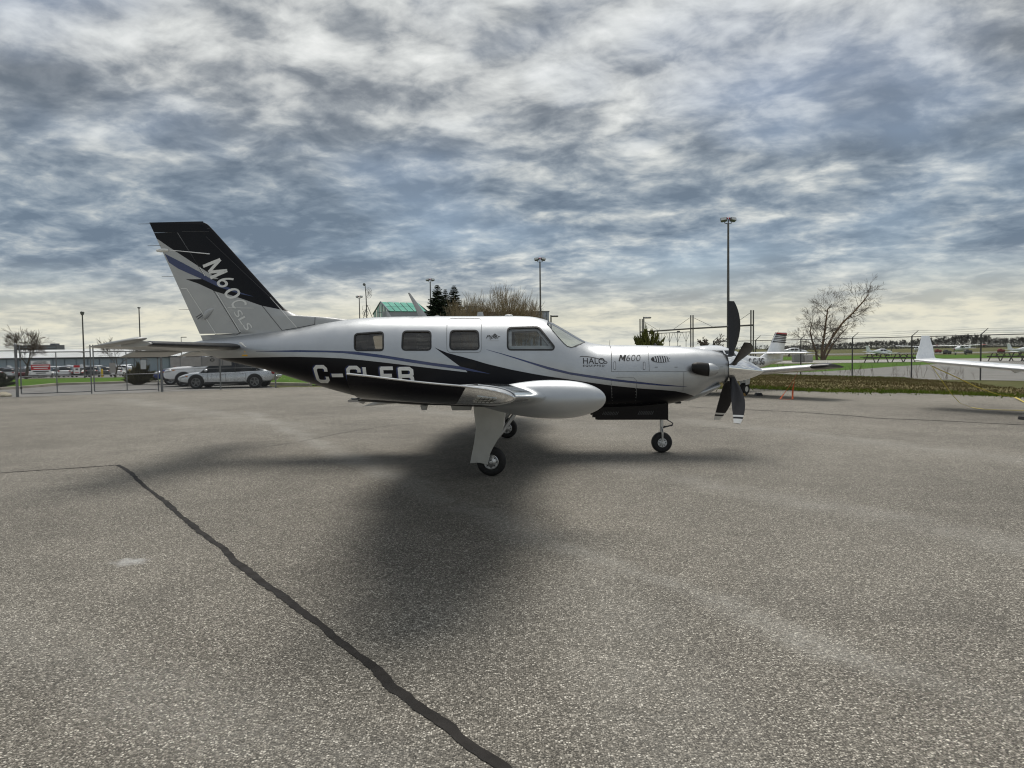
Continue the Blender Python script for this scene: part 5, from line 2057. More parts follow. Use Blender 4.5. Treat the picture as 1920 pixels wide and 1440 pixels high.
    for s in range(5):
        tr, cr = MB(), MB()
        grow([tr, cr], random.Random(100 + s), Vector((0, 0, 0)), Vector((0, 0, 1)), 3.6, 0.30, 0, 4, (2, 3), 0.6, 0.76, 0.12, 0.15, 5, 1)
        v = tr.v + cr.v
        o = len(tr.v)
        f = tr.f + [tuple(i + o for i in q) for q in cr.f]
        zm = max(q[2] for q in v)
        protos.append(([(a / zm, c / zm, e / zm) for a, c, e in v], f))
    for px, Y, hpx in [(x, rnd.uniform(560, 680), None) for x in np.arange(1452, 2080, 2.2)]:
        px += rnd.uniform(-3, 3)
        hp = float(np.interp(px, [1450, 1500, 1560, 1640, 1700, 1760, 1830, 1880, 1920, 2080], [8, 10, 12, 16, 17, 21, 26, 19, 21, 20])) * rnd.uniform(0.6, 1.1)
        h = hp * Y / 1331
        v, f = protos[rnd.randrange(5)]
        x = at(px, 650, Y).x
        a = rnd.uniform(0, 6.28)
        ca, sa = math.cos(a) * h * .9, math.sin(a) * h * .9
        mb.add([(x + p[0] * ca - p[1] * sa, Y + p[0] * sa + p[1] * ca, p[2] * h) for p in v], f)
    # dense undergrowth
    for px in np.arange(1440, 2090, 2.2):
        Y = rnd.uniform(555, 690)
        hp = float(np.interp(px, [1450, 1500, 1560, 1700, 1920, 2080], [7, 9, 11, 13, 14, 14])) * rnd.uniform(0.75, 1.2)
        h = hp * Y / 1331
        x = at(px, 650, Y).x
        for k in range(90):
            c = Vector((x + rnd.gauss(0, 1.6), Y + rnd.gauss(0, 1.5), rnd.uniform(0, 1) ** 1.3 * h))
            d1 = Vector((rnd.uniform(-1, 1), rnd.uniform(-1, 1), rnd.uniform(-.3, 1))) * 0.9
            d2 = Vector((rnd.uniform(-1, 1), rnd.uniform(-1, 1), rnd.uniform(-1, 1))) * 0.6
            mc.add([c, c + d1, c + d2], [(0, 1, 2)])
    mb.add(mc.v, mc.f, 1)
    o = mb.build('distant_wood', [mat('hazed_wood', (0.085, 0.078, 0.074), 1.0, 0, 0.2, 0.02), mat('brush_far', (0.075, 0.074, 0.073), 1.0, 0, 0.3, 0.02)])  # wood colour lightened to stand in for distance haze
    tag(o, 'distant leafless wood along the right horizon', 'woods', kind='stuff')
    mb = MB()
    for k in range(900):
        px = rnd.uniform(1180, 1460)
        Y = rnd.uniform(700, 760)
        hp = float(np.interp(px, [1180, 1330, 1400, 1460], [2, 5, 7, 9]))
        c = at(px, 655, Y)
        c.z = rnd.uniform(0, 1) * hp * Y / 1331
        mb.add([c, c + Vector((rnd.uniform(-2, 2), 0, rnd.uniform(-1, 1.5))), c + Vector((rnd.uniform(-1.5, 1.5), 0.5, rnd.uniform(-1, 1.5)))], [(0, 1, 2)])
    o = mb.build('distant_hedge', MATS['brush_far'])
    tag(o, 'faint far hedge line behind the propeller', 'woods', kind='stuff')


plants()


# ------------------------------------------------------------------ fences and gates
M_GALV = mat('galvanised_steel', (0.20, 0.205, 0.21), 0.5, 0.65, 0.15, 8.0)
M_GALVDARK = mat('weathered_steel', (0.085, 0.085, 0.085), 0.6, 0.4, 0.2, 8.0)
M_WIRE = mat('fence_wire', (0.15, 0.155, 0.16), 0.5, 0.5, 0.1)


def chain_link(mb, a, c, z0, z1, pitch=0.075, r=0.0022):
    """diagonal wires of a chain link panel between two feet"""
    a, c = Vector((a[0], a[1], 0)), Vector((c[0], c[1], 0))
    L = (c - a).length
    d = (c - a).normalized()
    H = z1 - z0
    k = -int(H / pitch) - 1
    nrm = Vector((-d.y, d.x, 0)) * r
    while k * pitch < L:
        for sgn in (1, -1):
            # s from u0 to u0+H over the height
            u0 = k * pitch if sgn == 1 else k * pitch + H
            s0, s1 = u0, u0 + sgn * H
            t0, t1 = 0.0, 1.0
            lo, hi = min(s0, s1), max(s0, s1)
            if hi <= 0 or lo >= L:
                continue
            def clampt(v):
                return (v - s0) / (s1 - s0)
            ta, tb = sorted((clampt(0), clampt(L)))
            t0, t1 = max(0, ta), min(1, tb)
            if t1 - t0 < 0.01:
                continue
            p = a + d * (s0 + (s1 - s0) * t0) + Vector((0, 0, z0 + H * t0))
            q = a + d * (s0 + (s1 - s0) * t1) + Vector((0, 0, z0 + H * t1))
            w = (q - p).normalized().cross(nrm).normalized() * r
            mb.add([p - w, p + w, p + nrm, q - w, q + w, q + nrm], [(0, 1, 4, 3), (1, 2, 5, 4), (2, 0, 3, 5)])
        k += 1


def fence(name, label, feet, h, barbed=True, arm=(0.28, 0.30), post_r=0.032, group=None, rail=True, mid=False, z0=-0.02, tall=()):
    root = empty(name, (feet[0][0], feet[0][1], 0))
    tag(root, label, 'fence', group)
    o = Vector((feet[0][0], feet[0][1], 0))
    F = [Vector((p[0], p[1], 0)) - o for p in feet]
    for i, p in enumerate(F):
        mb = MB()
        pr = post_r * (1.6 if i in tall else 1)
        mb.tube([p + Vector((0, 0, z0 - 0.05)), p + Vector((0, 0, h + (0.25 if i in tall else 0.02)))], pr, 10)
        mb.tube([p + Vector((0, 0, h + (0.25 if i in tall else 0.02))), p + Vector((0, 0, h + (0.29 if i in tall else 0.06)))], [pr * 1.15, pr * 0.4], 10)
        post = mb.build('post', M_GALV if not barbed else M_GALVDARK, root, True)
        if barbed:
            mb = MB()
            e = p + Vector((arm[0], -0.05, h + arm[1]))
            mb.tube([p + Vector((0, 0, h + 0.03)), e], [0.022, 0.014], 5)
            mb.build('barb_arm', M_GALVDARK, root)
    mb = MB()
    for a, c in zip(F[:-1], F[1:]):
        chain_link(mb, a, c, z0 + 0.05, h - 0.02)
    tag(mb.build('chain_link', M_WIRE, root), kind='stuff')
    if rail:
        mb = MB()
        for a, c in zip(F[:-1], F[1:]):
            mb.tube([a + Vector((0, 0, h)), c + Vector((0, 0, h))], 0.021, 7, False)
        mb.build('top_rail', M_GALVDARK if barbed else M_GALV, root, True)
    if mid:
        mb = MB()
        for a, c in zip(F[:-1], F[1:]):
            mb.tube([a + Vector((0, 0, h * mid)), c + Vector((0, 0, h * mid))], 0.012, 6, False)
        mb.build('tension_rail', M_GALV, root)
    if barbed:
        for k in (0.25, 0.6, 0.97):
            mb = MB()
            for a, c in zip(F[:-1], F[1:]):
                off = Vector((arm[0] * k, -0.05 * k, h + 0.03 + (arm[1] - 0.03) * k))
                m_ = (a + c) / 2 + off - Vector((0, 0, 0.03))
                mb.tube([a + off, m_, c + off], 0.0045, 3, False)
            mb.build('barbed_wire', M_GALVDARK, root)
    return root


CORNER = Vector((12.5, 44.0))


def fences():
    R = [FENCE_R(s / 3.0) for s in (-5, -4, -3, -2, -1, 0, 1)]
    fence('chain_link_fence', 'tall chain link fence with barbed wire above the right grass bank', [tuple(p) for p in R] + [tuple(CORNER)], 1.98)
    gl, gr = ground(33, 744.5), ground(304, 734.5)
    # left fence run from gate to the corner
    a = Vector((gr.x, gr.y))
    feet = [tuple(a), tuple(ground(414, 730).xy), tuple(ground(517, 727).xy)]
    last = Vector(feet[-1])
    n = 10
    feet += [tuple(last.lerp(CORNER, k / n)) for k in range(1, n)]
    fence('chain_link_fence', 'lower chain link fence running from the gate past the parked cars', feet, 1.72, False, mid=0.55, tall=(0,))
    d = (Vector((gl.x, gl.y)) - Vector((gr.x, gr.y))).normalized()
    g0 = Vector((gl.x, gl.y))
    fence('chain_link_fence', 'short chain link fence left of the gate at the photo edge', [tuple(g0), tuple(g0 + d * 2.6), tuple(g0 + d * 5.2)], 1.80, False, mid=0.55, tall=(0,))
    # double gate
    A, B = Vector((gl.x, gl.y, 0)), Vector((gr.x, gr.y, 0))
    D = (B - A).normalized()
    L = (B - A).length
    half = (L - 0.24) / 2
    for k, lb in enumerate(('left leaf of the chain link double gate, carrying the warning signs', 'right leaf of the chain link double gate beside the parked cars')):
        p = A + D * (0.10 if k == 0 else 0.14 + half)
        root = empty('gate_leaf', p, math.atan2(D.y, D.x))
        tag(root, lb, 'gate', 'double gate leaves')
        z0, z1 = 0.12, 1.74
        mb = MB()
        mb.tube([(0.03, 0, z0), (half - 0.03, 0, z0)], 0.022, 8)
        mb.tube([(0.03, 0, z1), (half - 0.03, 0, z1)], 0.022, 8)
        mb.tube([(0.03, 0, z0), (0.03, 0, z1 + 0.28)], 0.024, 8)
        mb.tube([(half - 0.03, 0, z0 - 0.1), (half - 0.03, 0, z1 + 0.28)], 0.024, 8)
        mb.build('frame', M_GALV, root, True)
        mb = MB()
        mb.tube([(half / 2, 0, z0), (half / 2, 0, z1)], 0.020, 8)
        mb.build('stile', M_GALV, root, True)
        mb = MB()
        mb.tube([(0.03, 0, 0.78), (half - 0.03, 0, 0.78)], 0.018, 8)
        mb.build('middle_rail', M_GALV, root, True)
        mb = MB()
        chain_link(mb, (0.03, 0), (half - 0.03, 0), z0, z1)
        tag(mb.build('chain_link', M_WIRE, root), kind='stuff')
        for q in (0.12, 0.2, 0.27):
            mb = MB()
            mb.tube([(0.03, 0, z1 + q), (half - 0.03, 0, z1 + q)], 0.004, 3, False)
            mb.build('barbed_wire', M_GALVDARK, root)
        for zz in (0.35, 1.45):
            mb = MB()
            mb.tube([(0.03 if k == 0 else half - 0.03, 0, zz - 0.04), (0.03 if k == 0 else half - 0.03, 0, zz + 0.04)], 0.035, 8)
            mb.build('hinge', M_GALVDARK, root)
    # signs on the gate
    P = lambda px: A + D * ((px - 33) / (304 - 33) * L)
    rz = math.atan2(D.y, D.x)
    nrm = Vector((D.y, -D.x, 0))

    def sign(name, label, px0, px1, z0, z1, bands, texts, cat='sign', off=0.05):
        p = (P(px0) + P(px1)) / 2 + nrm * off
        w = (P(px1) - P(px0)).length
        root = empty(name, (p.x, p.y, z0), rz)
        tag(root, label, cat)
        mb = MB()
        mb.box((0, 0, (z1 - z0) / 2), (w, 0.006, z1 - z0))
        mb.build('panel', bands[0][2], root)
        for a, c, m_ in bands[1:]:
            mb = MB()
            mb.box((0, -0.0045, a * (z1 - z0) + (c - a) * (z1 - z0) / 2), (w * 0.985, 0.003, (c - a) * (z1 - z0)))
            mb.build('band', m_, root)
        for body, a, c, wf, m_ in texts:
            mb = MB()
            if body is None:
                mb.box((0, -0.0075, (a + c) / 2 * (z1 - z0)), (w * wf, 0.002, (c - a) * (z1 - z0)))
            else:
                vs, fs = text_mesh(body, 1.0, 0.02)
                xs = [v[0] for v in vs]
                ys = [v[1] for v in vs]
                kx = w * wf / (max(xs) - min(xs))
                kz = (c - a) * (z1 - z0) / (max(ys) - min(ys))
                mb.add([((v[0] - (max(xs) + min(xs)) / 2) * kx, -0.0075, a * (z1 - z0) + (v[1] - min(ys)) * kz) for v in vs], fs)
            mb.build('lettering', m_, root)
        return root
    white = mat('sign_white', (0.72, 0.73, 0.73), 0.5, 0, 0.03)
    red = mat('sign_red', (0.45, 0.03, 0.04), 0.5, 0, 0.03)
    ink = mat('sign_ink', (0.03, 0.03, 0.035), 0.6, 0, 0.03)
    grey = mat('sign_back', (0.32, 0.31, 0.30), 0.6, 0.2, 0.06)
    sign('gate_sign', 'large white and red authorized personnel sign on the left gate leaf', 58, 92.5, 0.86, 1.40, [(0, 1, white), (0.33, 0.72, red)],
         [('AUTHORIZED', 0.86, 0.96, 0.62, ink), ('PERSONNEL ONLY', 0.745, 0.845, 0.75, ink), (None, 0.56, 0.64, 0.88, white), (None, 0.42, 0.48, 0.72, white), (None, 0.19, 0.26, 0.8, ink), (None, 0.07, 0.13, 0.5, ink)])
    sign('gate_sign', 'small white sign with red header near the gate centre', 134, 145.5, 0.86, 1.20, [(0, 1, white), (0.72, 0.99, red)], [(None, 0.44, 0.60, 0.4, ink), (None, 0.1, 0.16, 0.7, red)])
    sign('gate_sign', 'plain grey rectangular sign back on the right gate leaf', 201, 213, 0.86, 1.27, [(0, 1, grey)], [])
    sign('gate_sign', 'pale square sign with a diamond mark on the right gate leaf', 262, 273, 0.98, 1.36, [(0, 1, mat('sign_pale', (0.45, 0.47, 0.48), 0.5))], [])
    # long grey banner on the fence
    q0, q1 = ground(322, 734), ground(436, 729)
    v = (q1 - q0)
    root = empty('fence_banner', ((q0.x + q1.x) / 2, (q0.y + q1.y) / 2, 1.06), math.atan2(v.y, v.x))
    mb = MB()
    mb.box((0, 0.04, 0.2), (v.length, 0.008, 0.40))
    mb.build('panel', grey, root)
    for s in (-0.9, 0, 0.9):
        mb = MB()
        mb.box((s, 0.03, 0.2), (0.03, 0.012, 0.42))
        mb.build('batten', M_GALV, root)
    tag(root, 'long grey banner back hung on the fence above the parked cars', 'banner')
    # boulder and bollards
    rnd = random.Random(3)
    bm = bmesh.new()
    bmesh.ops.create_icosphere(bm, subdivisions=3, radius=1)
    for v_ in bm.verts:
        v_.co = Vector((v_.co.x * 0.34, v_.co.y * 0.3, max(v_.co.z, -0.3) * 0.15 + 0.04)) * (1 + 0.12 * math.sin(v_.co.x * 5) * math.cos(v_.co.y * 4))
    me = bpy.data.meshes.new('concrete_block')
    bm.to_mesh(me)
    bm.free()
    me.materials.append(mat('pale_stone', (0.42, 0.38, 0.29), 0.9, 0, 0.1, 8.0, bump=0.5, bscale=12))
    o = link('boulder', me)
    o.location = ground(3, 744)
    tag(o, 'small pale boulder at the left edge by the fence', 'boulder')


fences()


# ------------------------------------------------------------------ lamp masts and other poles
M_POLE = mat('mast_steel', (0.13, 0.125, 0.12), 0.55, 0.5, 0.12, 4.0)
M_LAMP = mat('lamp_housing', (0.16, 0.165, 0.17), 0.5, 0.4, 0.1)
M_LENS = mat('lamp_glass', (0.55, 0.57, 0.58), 0.2, 0, 0.05)
M_RED = mat('obstruction_red', (0.45, 0.02, 0.03), 0.3, 0, 0.05)


def flood_mast(label, px, pytop, Y, heads=2, red=1):
    top = at(px, pytop, Y)
    base = Vector((top.x, Y, terrain_z(top.x, Y)))
    H = top.z - base.z
    root = empty('floodlight_mast', base)
    tag(root, label, 'floodlight mast', 'floodlight masts around the apron')
    mb = MB()
    mb.tube([(0, 0, -0.2), (0, 0, H * 0.5), (0, 0, H * 0.965)], [0.12, 0.10, 0.075], 10)
    mb.build('pole', M_POLE, root, True)
    mb = MB()
    mb.tube([(-0.30, 0, H * 0.985), (-0.28, 0, H * 0.968), (0, 0, H * 0.962), (0.28, 0, H * 0.968), (0.30, 0, H * 0.985)], 0.035, 6)
    mb.tube([(0, 0, H * 0.96), (0, 0, H * 0.992)], 0.05, 6)
    mb.build('yoke', M_POLE, root)
    for s in (-1, 1):
        h = empty('lamp_head', (0, 0, 0))
        h.parent = root
        mb = MB()
        R = Matrix.Rotation(-0.35, 3, 'X') @ Matrix.Rotation(s * 0.35, 3, 'Z')
        mb.box((s * 0.36, 0, H * 0.99), (0.50, 0.34, 0.30), R, 0, 0.05)
        mb.build('housing', M_LAMP, h)
        mb = MB()
        mb.box(Vector((s * 0.36, 0, H * 0.99)) + R @ Vector((0, -0.18, 0)), (0.42, 0.02, 0.23), R)
        mb.build('lens', M_LENS, h)
    if red:
        for s in (-0.05, 0.09):
            mb = MB()
            mb.lathe([(H * 0.992, 0.045), (H * 0.992 + 0.14, 0.045), (H * 0.992 + 0.17, 0.01)], 'z', (s, 0, 0), 10)
            mb.build('obstruction_light', M_RED, root, True)
    return root


def street_lamp(label, px, pytop, Y, arm=0.6, side=1):
    top = at(px, pytop, Y)
    base = Vector((top.x, Y, terrain_z(top.x, Y)))
    H = top.z - base.z
    root = empty('street_lamp', base)
    tag(root, label, 'street lamp', 'street lamps')
    mb = MB()
    mb.tube([(0, 0, -0.2), (0, 0, H)], [0.075, 0.05], 8)
    mb.build('pole', M_POLE, root, True)
    mb = MB()
    mb.box((side * arm * 0.55, 0, H - 0.07), (arm, 0.22, 0.13), None, 0, 0.05)
    mb.build('lamp_head', M_LAMP, root)


def poles():
    flood_mast('tall floodlight mast rising above the upright propeller blade', 1365.5, 409, 57)
    flood_mast('floodlight mast standing above the cockpit roof', 1012.3, 484, 79)
    flood_mast('floodlight mast rising beside the spruces', 806.5, 523, 100)
    flood_mast('short distant floodlight mast left of the dish aerial', 673.5, 555, 128)
    street_lamp('low street lamp beside the windshield, head to the right', 1033, 591, 50, 0.5)
    street_lamp('street lamp by the left posts of the overhead gate frame', 1207, 594, 55, 0.55)
    street_lamp('small street lamp in the distance above the tailplane', 339.5, 631.5, 120, 0.9)
    # two poles on the left
    top = at(154, 583, 92)
    base = Vector((top.x, 92, terrain_z(top.x, 92)))
    H = top.z - base.z
    root = empty('lantern_post', base)
    tag(root, 'slim post with a lantern head beyond the gate', 'lamp post')
    mb = MB()
    mb.tube([(0, 0, -0.2), (0, 0, H * 0.94)], [0.11, 0.075], 8)
    mb.build('pole', M_POLE, root, True)
    mb = MB()
    mb.lathe([(H * 0.93, 0.06), (H * 0.95, 0.2), (H * 0.985, 0.26), (H * 0.99, 0.18), (H * 1.0, 0.03)], 'z', (0, 0, 0), 10)
    mb.build('lantern', M_LAMP, root)
    mb = MB()
    mb.tube([(0, 0, H * 0.38), (-1.0, 0, H * 0.39)], 0.03, 5)
    mb.build('side_arm', M_POLE, root)
    top = at(260.5, 577, 96)
    base = Vector((top.x, 96, terrain_z(top.x, 96)))
    H = top.z - base.z
    root = empty('camera_pole', base)
    tag(root, 'slim pole with a small box head above the tailplane', 'pole')
    mb = MB()
    mb.tube([(0, 0, -0.2), (0, 0, H)], [0.10, 0.07], 8)
    mb.build('pole', M_POLE, root, True)
    mb = MB()
    mb.box((0, 0, H), (0.34, 0.3, 0.2), None, 0, 0.05)
    mb.build('camera_housing', M_LAMP, root)
    # dish aerial mast
    Y = 110
    b = at(687, 600, Y)
    root = empty('aerial_mast', (b.x, Y, 0))
    tag(root, 'lattice-footed aerial mast with mesh dish and small drum', 'aerial mast')
    k = Y / 1331.0
    zt = at(685, 532, Y).z
    X = lambda px: at(px, 600, Y).x - b.x
    Zp = lambda py: at(687, py, Y).z
    mb = MB()
    mb.tube([(X(689), 0, 0), (X(687.5), 0, Zp(560)), (X(686), 0, Zp(533))], [0.10, 0.08, 0.05], 7)
    mb.build('mast', M_POLE, root, True)
    for px in (682, 698):
        mb = MB()
        mb.tube([(X(px), 0, Zp(595)), (X(689), 0, Zp(572))], 0.05, 5)
        mb.tube([(X(px), 0, Zp(595)), (X(px), 0, 0)], 0.05, 5)
        mb.build('brace', M_POLE, root)
    mb = MB()
    mb.lathe([(-0.12, 0.20), (0.12, 0.22), (0.16, 0.12)], 'y', (X(684.5), -0.1, Zp(533.5)), 14)
    mb.build('drum_aerial', M_LAMP, root, True)
    mb = MB()
    c = Vector((X(693), -0.3, Zp(549.5)))
    rx, rz = 0.48, 0.80
    for f in (1.0, 0.62, 0.3):
        mb.tube([c + Vector((rx * f * math.cos(a), 0.12 * f, rz * f * math.sin(a))) for a in np.linspace(0, 2 * math.pi, 25)], 0.022, 4, False)
    for a in np.linspace(0, 2 * math.pi, 12, endpoint=False):
        mb.tube([c, c + Vector((rx * math.cos(a), 0.12, rz * math.sin(a)))], 0.014, 4, False)
    mb.build('dish_grid', M_GALV, root)
    for px, r in ((685, 0.42),):
        mb = MB()
        c = Vector((X(686.5), -0.35, Zp(588)))
        for f in (1.0, 0.55):
            mb.tube([c + Vector((r * f * math.cos(a), 0, r * f * math.sin(a))) for a in np.linspace(0, 2 * math.pi, 21)], 0.04, 5, False)
        mb.build('ring_aerial', M_LAMP, root)
    mb = MB()
    z0, z1 = Zp(581), Zp(573.5)
    mb.tube([(X(680), 0, z0), (X(680), 0, z1), (X(694.5), 0, z1), (X(694.5), 0, z0), (X(680), 0, z0)], 0.025, 4, False)
    mb.build('panel_frame', M_GALV, root)
    # overhead sliding gate frame behind the engine
    YL, YM, YR = 60.0, 53.5, 47.5
    posts = [(1200, 598, YL), (1204.2, 598, YL), (1295.2, 591, YM), (1299.4, 591, YM), (1408, 581.5, YR), (1412.6, 581.5, YR)]
    b = at(1295, 640, YM)
    root = empty('overhead_gate_frame', (b.x, YM, 0))
    tag(root, 'steel overhead gate frame with twin posts and hanging truss', 'gate frame')
    B = Vector((b.x, YM, 0))
    for px, py, Y in posts:
        t = at(px, py, Y) - B
        mb = MB()
        mb.tube([(t.x, t.y, -0.1), (t.x, t.y, t.z)], 0.048, 8)
        mb.build('post', M_POLE, root, True)
    bl = [at(1201, 622.5, YL) - B, at(1297, 616, YM) - B, at(1412, 609.5, YR) - B]
    for a, c in zip(bl[:-1], bl[1:]):
        mb = MB()
        mb.tube([a, c], 0.06, 7)
        mb.build('beam', M_POLE, root, True)
    for (p1, y1, Y1), (p2, y2, Y2) in (((1204, 601, YL), (1235, 620, (YL * 2 + YM) / 3)), ((1293, 596, YM), (1262, 618, (YL + 2 * YM) / 3)), ((1301, 596, YM), (1337, 613, (2 * YM + YR) / 3)), ((1406, 587, YR), (1372, 611, (YM + 2 * YR) / 3))):
        mb = MB()
        mb.tube([at(p1, y1, Y1) - B, at(p2, y2, Y2) - B], 0.015, 4, False)
        mb.build('stay_cable', M_POLE, root)
    rail0, rail1 = at(1208, 626.5, YL - 1) - B, at(1296, 622, YM - 0.5) - B
    mb = MB()
    mb.tube([rail0, rail1], 0.03, 5)
    mb.build('truss_chord', M_GALV, root)
    for k in range(6):
        a = rail0.lerp(rail1, (k + 0.4) / 6)
        mb = MB()
        mb.tube([a, a - Vector((0, 0, 2.0))], 0.02, 4)
        m_ = a - Vector((0, 0, 0.75))
        mb.tube([rail0.lerp(rail1, max(0, (k - 0.05) / 6)), m_, rail0.lerp(rail1, min(1, (k + 0.85) / 6))], 0.016, 4, False)
        mb.build('truss_web', M_GALV, root)
    for px in (1225, 1272):
        mb = MB()
        a = at(px, 622, 57)
        mb.box(a - B, (0.25, 0.1, 0.16), None, 0, 0.03)
        mb.build('trolley', M_POLE, root)


poles()


# ------------------------------------------------------------------ buildings
def buildings():
    # building with green glass gable roof behind the cabin
    Y = 92.0
    B = at(750, 660, Y)
    B = Vector((B.x, Y, 0))
    P = lambda px, py, dy=0.0: at(px, py, Y + dy) - B
    root = empty('glass_roof_building', B)
    tag(root, 'low grey building with a green glass gable roof', 'building')
    ridge0, ridge1 = P(713.5, 566, 2.5), P(784, 567.5, 2.5)
    eave0, eave1 = P(729.5, 583.5), P(800, 584)
    back0 = P(699.5, 589, 5.0)
    wall = mat('pale_cladding', (0.36, 0.38, 0.41), 0.6, 0, 0.05, 0.6)
    green = mat('green_roof_glass', (0.10, 0.38, 0.29), 0.6, 0, 0.08, 0.4, spec=0.15)
    gdark = mat('green_gable_glass', (0.10, 0.30, 0.24), 0.2, 0, 0.15, 0.5, coat=0.3)
    mull = mat('roof_mullion', (0.16, 0.20, 0.22), 0.5, 0.2, 0.05)
    mb = MB()
    z = eave0.z
    mb.box(((eave0.x + eave1.x) / 2 + 0.6, 2.6, z / 2 - 0.02), (eave1.x - eave0.x + 3.0, 5.0, z))
    mb.build('wall', wall, root)
    for i in range(6):
        for j in range(2):
            u0, u1 = i / 6, (i + 1) / 6
            v0, v1 = j / 2, (j + 1) / 2
            e = lambda u, v: eave0.lerp(eave1, u).lerp(ridge0.lerp(ridge1, u), v)
            g = 0.012
            q = [e(u0 + g, v0 + g), e(u1 - g, v0 + g), e(u1 - g, v1 - g), e(u0 + g, v1 - g)]
            nn = (q[1] - q[0]).cross(q[3] - q[0]).normalized()
            mb = MB()
            mb.add(q + [p - nn * 0.05 for p in q], [(0, 1, 2, 3), (0, 4, 5, 1), (1, 5, 6, 2), (2, 6, 7, 3), (3, 7, 4, 0)])
            mb.build('roof_pane', green, root)
    mb = MB()
    mb.add([eave0 + Vector((0, 0.05, -.06)), eave1 + Vector((0, 0.05, -.06)), ridge1 - Vector((0, 0, .06)), ridge0 - Vector((0, 0, .06)), Vector((eave0.x, 5.0, z - .06)), Vector((eave1.x, 5.0, z - .06))], [(0, 1, 2, 3), (3, 2, 5, 4)])
    mb.build('roof_frame', mull, root)
    # gable end (faces left and to the camera): panes between rafters
    a, r, c = back0, ridge0, eave0
    lowz = 5.4
    for k in range(5):
        u0, u1 = k / 5, (k + 1) / 5
        def topz(u):
            return (a.lerp(r, u / 0.45) if u < 0.45 else r.lerp(c, (u - 0.45) / 0.55))
        p0, p1 = topz(u0 + 0.02), topz(u1 - 0.02)
        mb = MB()
        q = [Vector((p0.x, p0.y, z - 1.6)), Vector((p1.x, p1.y, z - 1.6)), p1 - Vector((0, 0, .08)), p0 - Vector((0, 0, .08))]
        mb.add(q, [(0, 1, 2, 3)])
        mb.build('gable_pane', gdark, root)
        mb = MB()
        mb.tube([q[1], q[2]], 0.05, 5)
        mb.build('mullion', mull, root)
    for s, e in ((a, r), (r, c)):
        mb = MB()
        mb.tube([s, e], 0.11, 5)
        mb.build('rafter', mull, root)
    mb = MB()
    mb.tube([a.lerp(r, .6) - Vector((0, 0, .7)), c - Vector((0, 0, .25))], 0.05, 5)
    mb.build('transom', mull, root)
    # second, flat block to the right
    Y = 84.0
    p0, p1 = at(868, 588, Y), at(1029.5, 584.5, Y)
    root = empty('flat_roof_building', ((p0.x + p1.x) / 2, Y + 4, 0))
    tag(root, 'plain blue-grey flat roofed building behind the budding trees', 'building')
    w = p1.x - p0.x
    mb = MB()
    mb.box((0, 0, p1.z / 2), (w, 8, p1.z))
    mb.build('wall', mat('bluegrey_cladding', (0.42, 0.46, 0.52), 0.6, 0, 0.05, 0.5), root)
    mb = MB()
    mb.box((0, 0, p1.z + 0.04), (w + 0.1, 8.1, 0.12))
    mb.build('coping', M_GALV, root)
    for k in range(8):
        mb = MB()
        mb.box((w / 2 - 0.28 - k * w / 8, -4.02, p1.z / 2), (0.06, 0.05, p1.z - 0.1))
        mb.build('panel_joint', mull, root)
    mb = MB()
    mb.box((-w * 0.42, 0.4, p1.z + 0.55), (1.2, 3.0, 0.95), None, 0, 0.04)
    mb.build('roof_unit', mat('roof_unit_blue', (0.32, 0.42, 0.50), 0.5), root)
    # long hangar, left
    Y = 200.0
    x0, x1 = at(-140, 672, Y).x, at(470, 668, Y).x
    zg = -2.65
    ze = 1.62
    root = empty('long_hangar', ((x0 + x1) / 2, Y, zg))
    tag(root, 'long low blue-grey hangar with a pale roof beyond the cars', 'hangar')
    w = x1 - x0
    mb = MB()
    mb.box((0, 8, (ze - zg) / 2), (w, 15.8, ze - zg))
    mb.build('wall', mat('hangar_wall', (0.22, 0.27, 0.31), 0.6, 0, 0.06, 0.15), root)
    mb = MB()
    h = ze - zg
    mb.add([(-w / 2 - .4, -.6, h), (w / 2 + .4, -.6, h), (w / 2 + .4, 8, h + 2.3), (-w / 2 - .4, 8, h + 2.3), (w / 2 + .4, 16.6, h), (-w / 2 - .4, 16.6, h)], [(0, 1, 2, 3), (3, 2, 4, 5), (0, 3, 5), (1, 4, 2), (0, 5, 4, 1)])
    mb.build('roof', mat('hangar_roof', (0.62, 0.64, 0.64), 0.5, 0.1, 0.04, 0.1), root)
    mb = MB()
    mb.box((0, -0.55, h - 0.16), (w + 0.8, 0.25, 0.34))
    mb.build('eave', mat('hangar_trim', (0.04, 0.045, 0.05), 0.6), root)
    n = 28
    for k in range(n):
        mb = MB()
        mb.box((-w / 2 + (k + 0.5) * w / n, -0.06, h * 0.46), (w / n - 0.35, 0.12, h * 0.86))
        mb.build('door_panel', mat('hangar_door', (0.27, 0.33, 0.37), 0.55, 0, 0.05, 0.2), root)
    # distant slab block
    Y = 900
    p0, p1 = at(38, 650, Y), at(113.5, 647, Y)
    root = empty('distant_block', ((p0.x + p1.x) / 2, Y, -3))
    tag(root, 'dark distant office block behind the wide bare tree', 'building')
    w = p1.x - p0.x
    H = p1.z + 3
    mb = MB()
    mb.box((0, 0, H / 2), (w, 16, H))
    mb.build('wall', mat('far_block', (0.13, 0.14, 0.16), 0.7, 0, 0.06, 0.02), root)
    for fl in range(4):
        mb = MB()
        mb.box((0, -8.1, H - 2.6 - fl * 3.4), (w * 0.97, 0.3, 1.5))
        mb.build('window_band', mat('far_glass', (0.20, 0.23, 0.27), 0.3), root)
    mb = MB()
    mb.box((w * 0.36, 0, H + 1.0), (7, 8, 2.2))
    mb.build('plant_room', mat('far_block', (0, 0, 0)), root)


buildings()


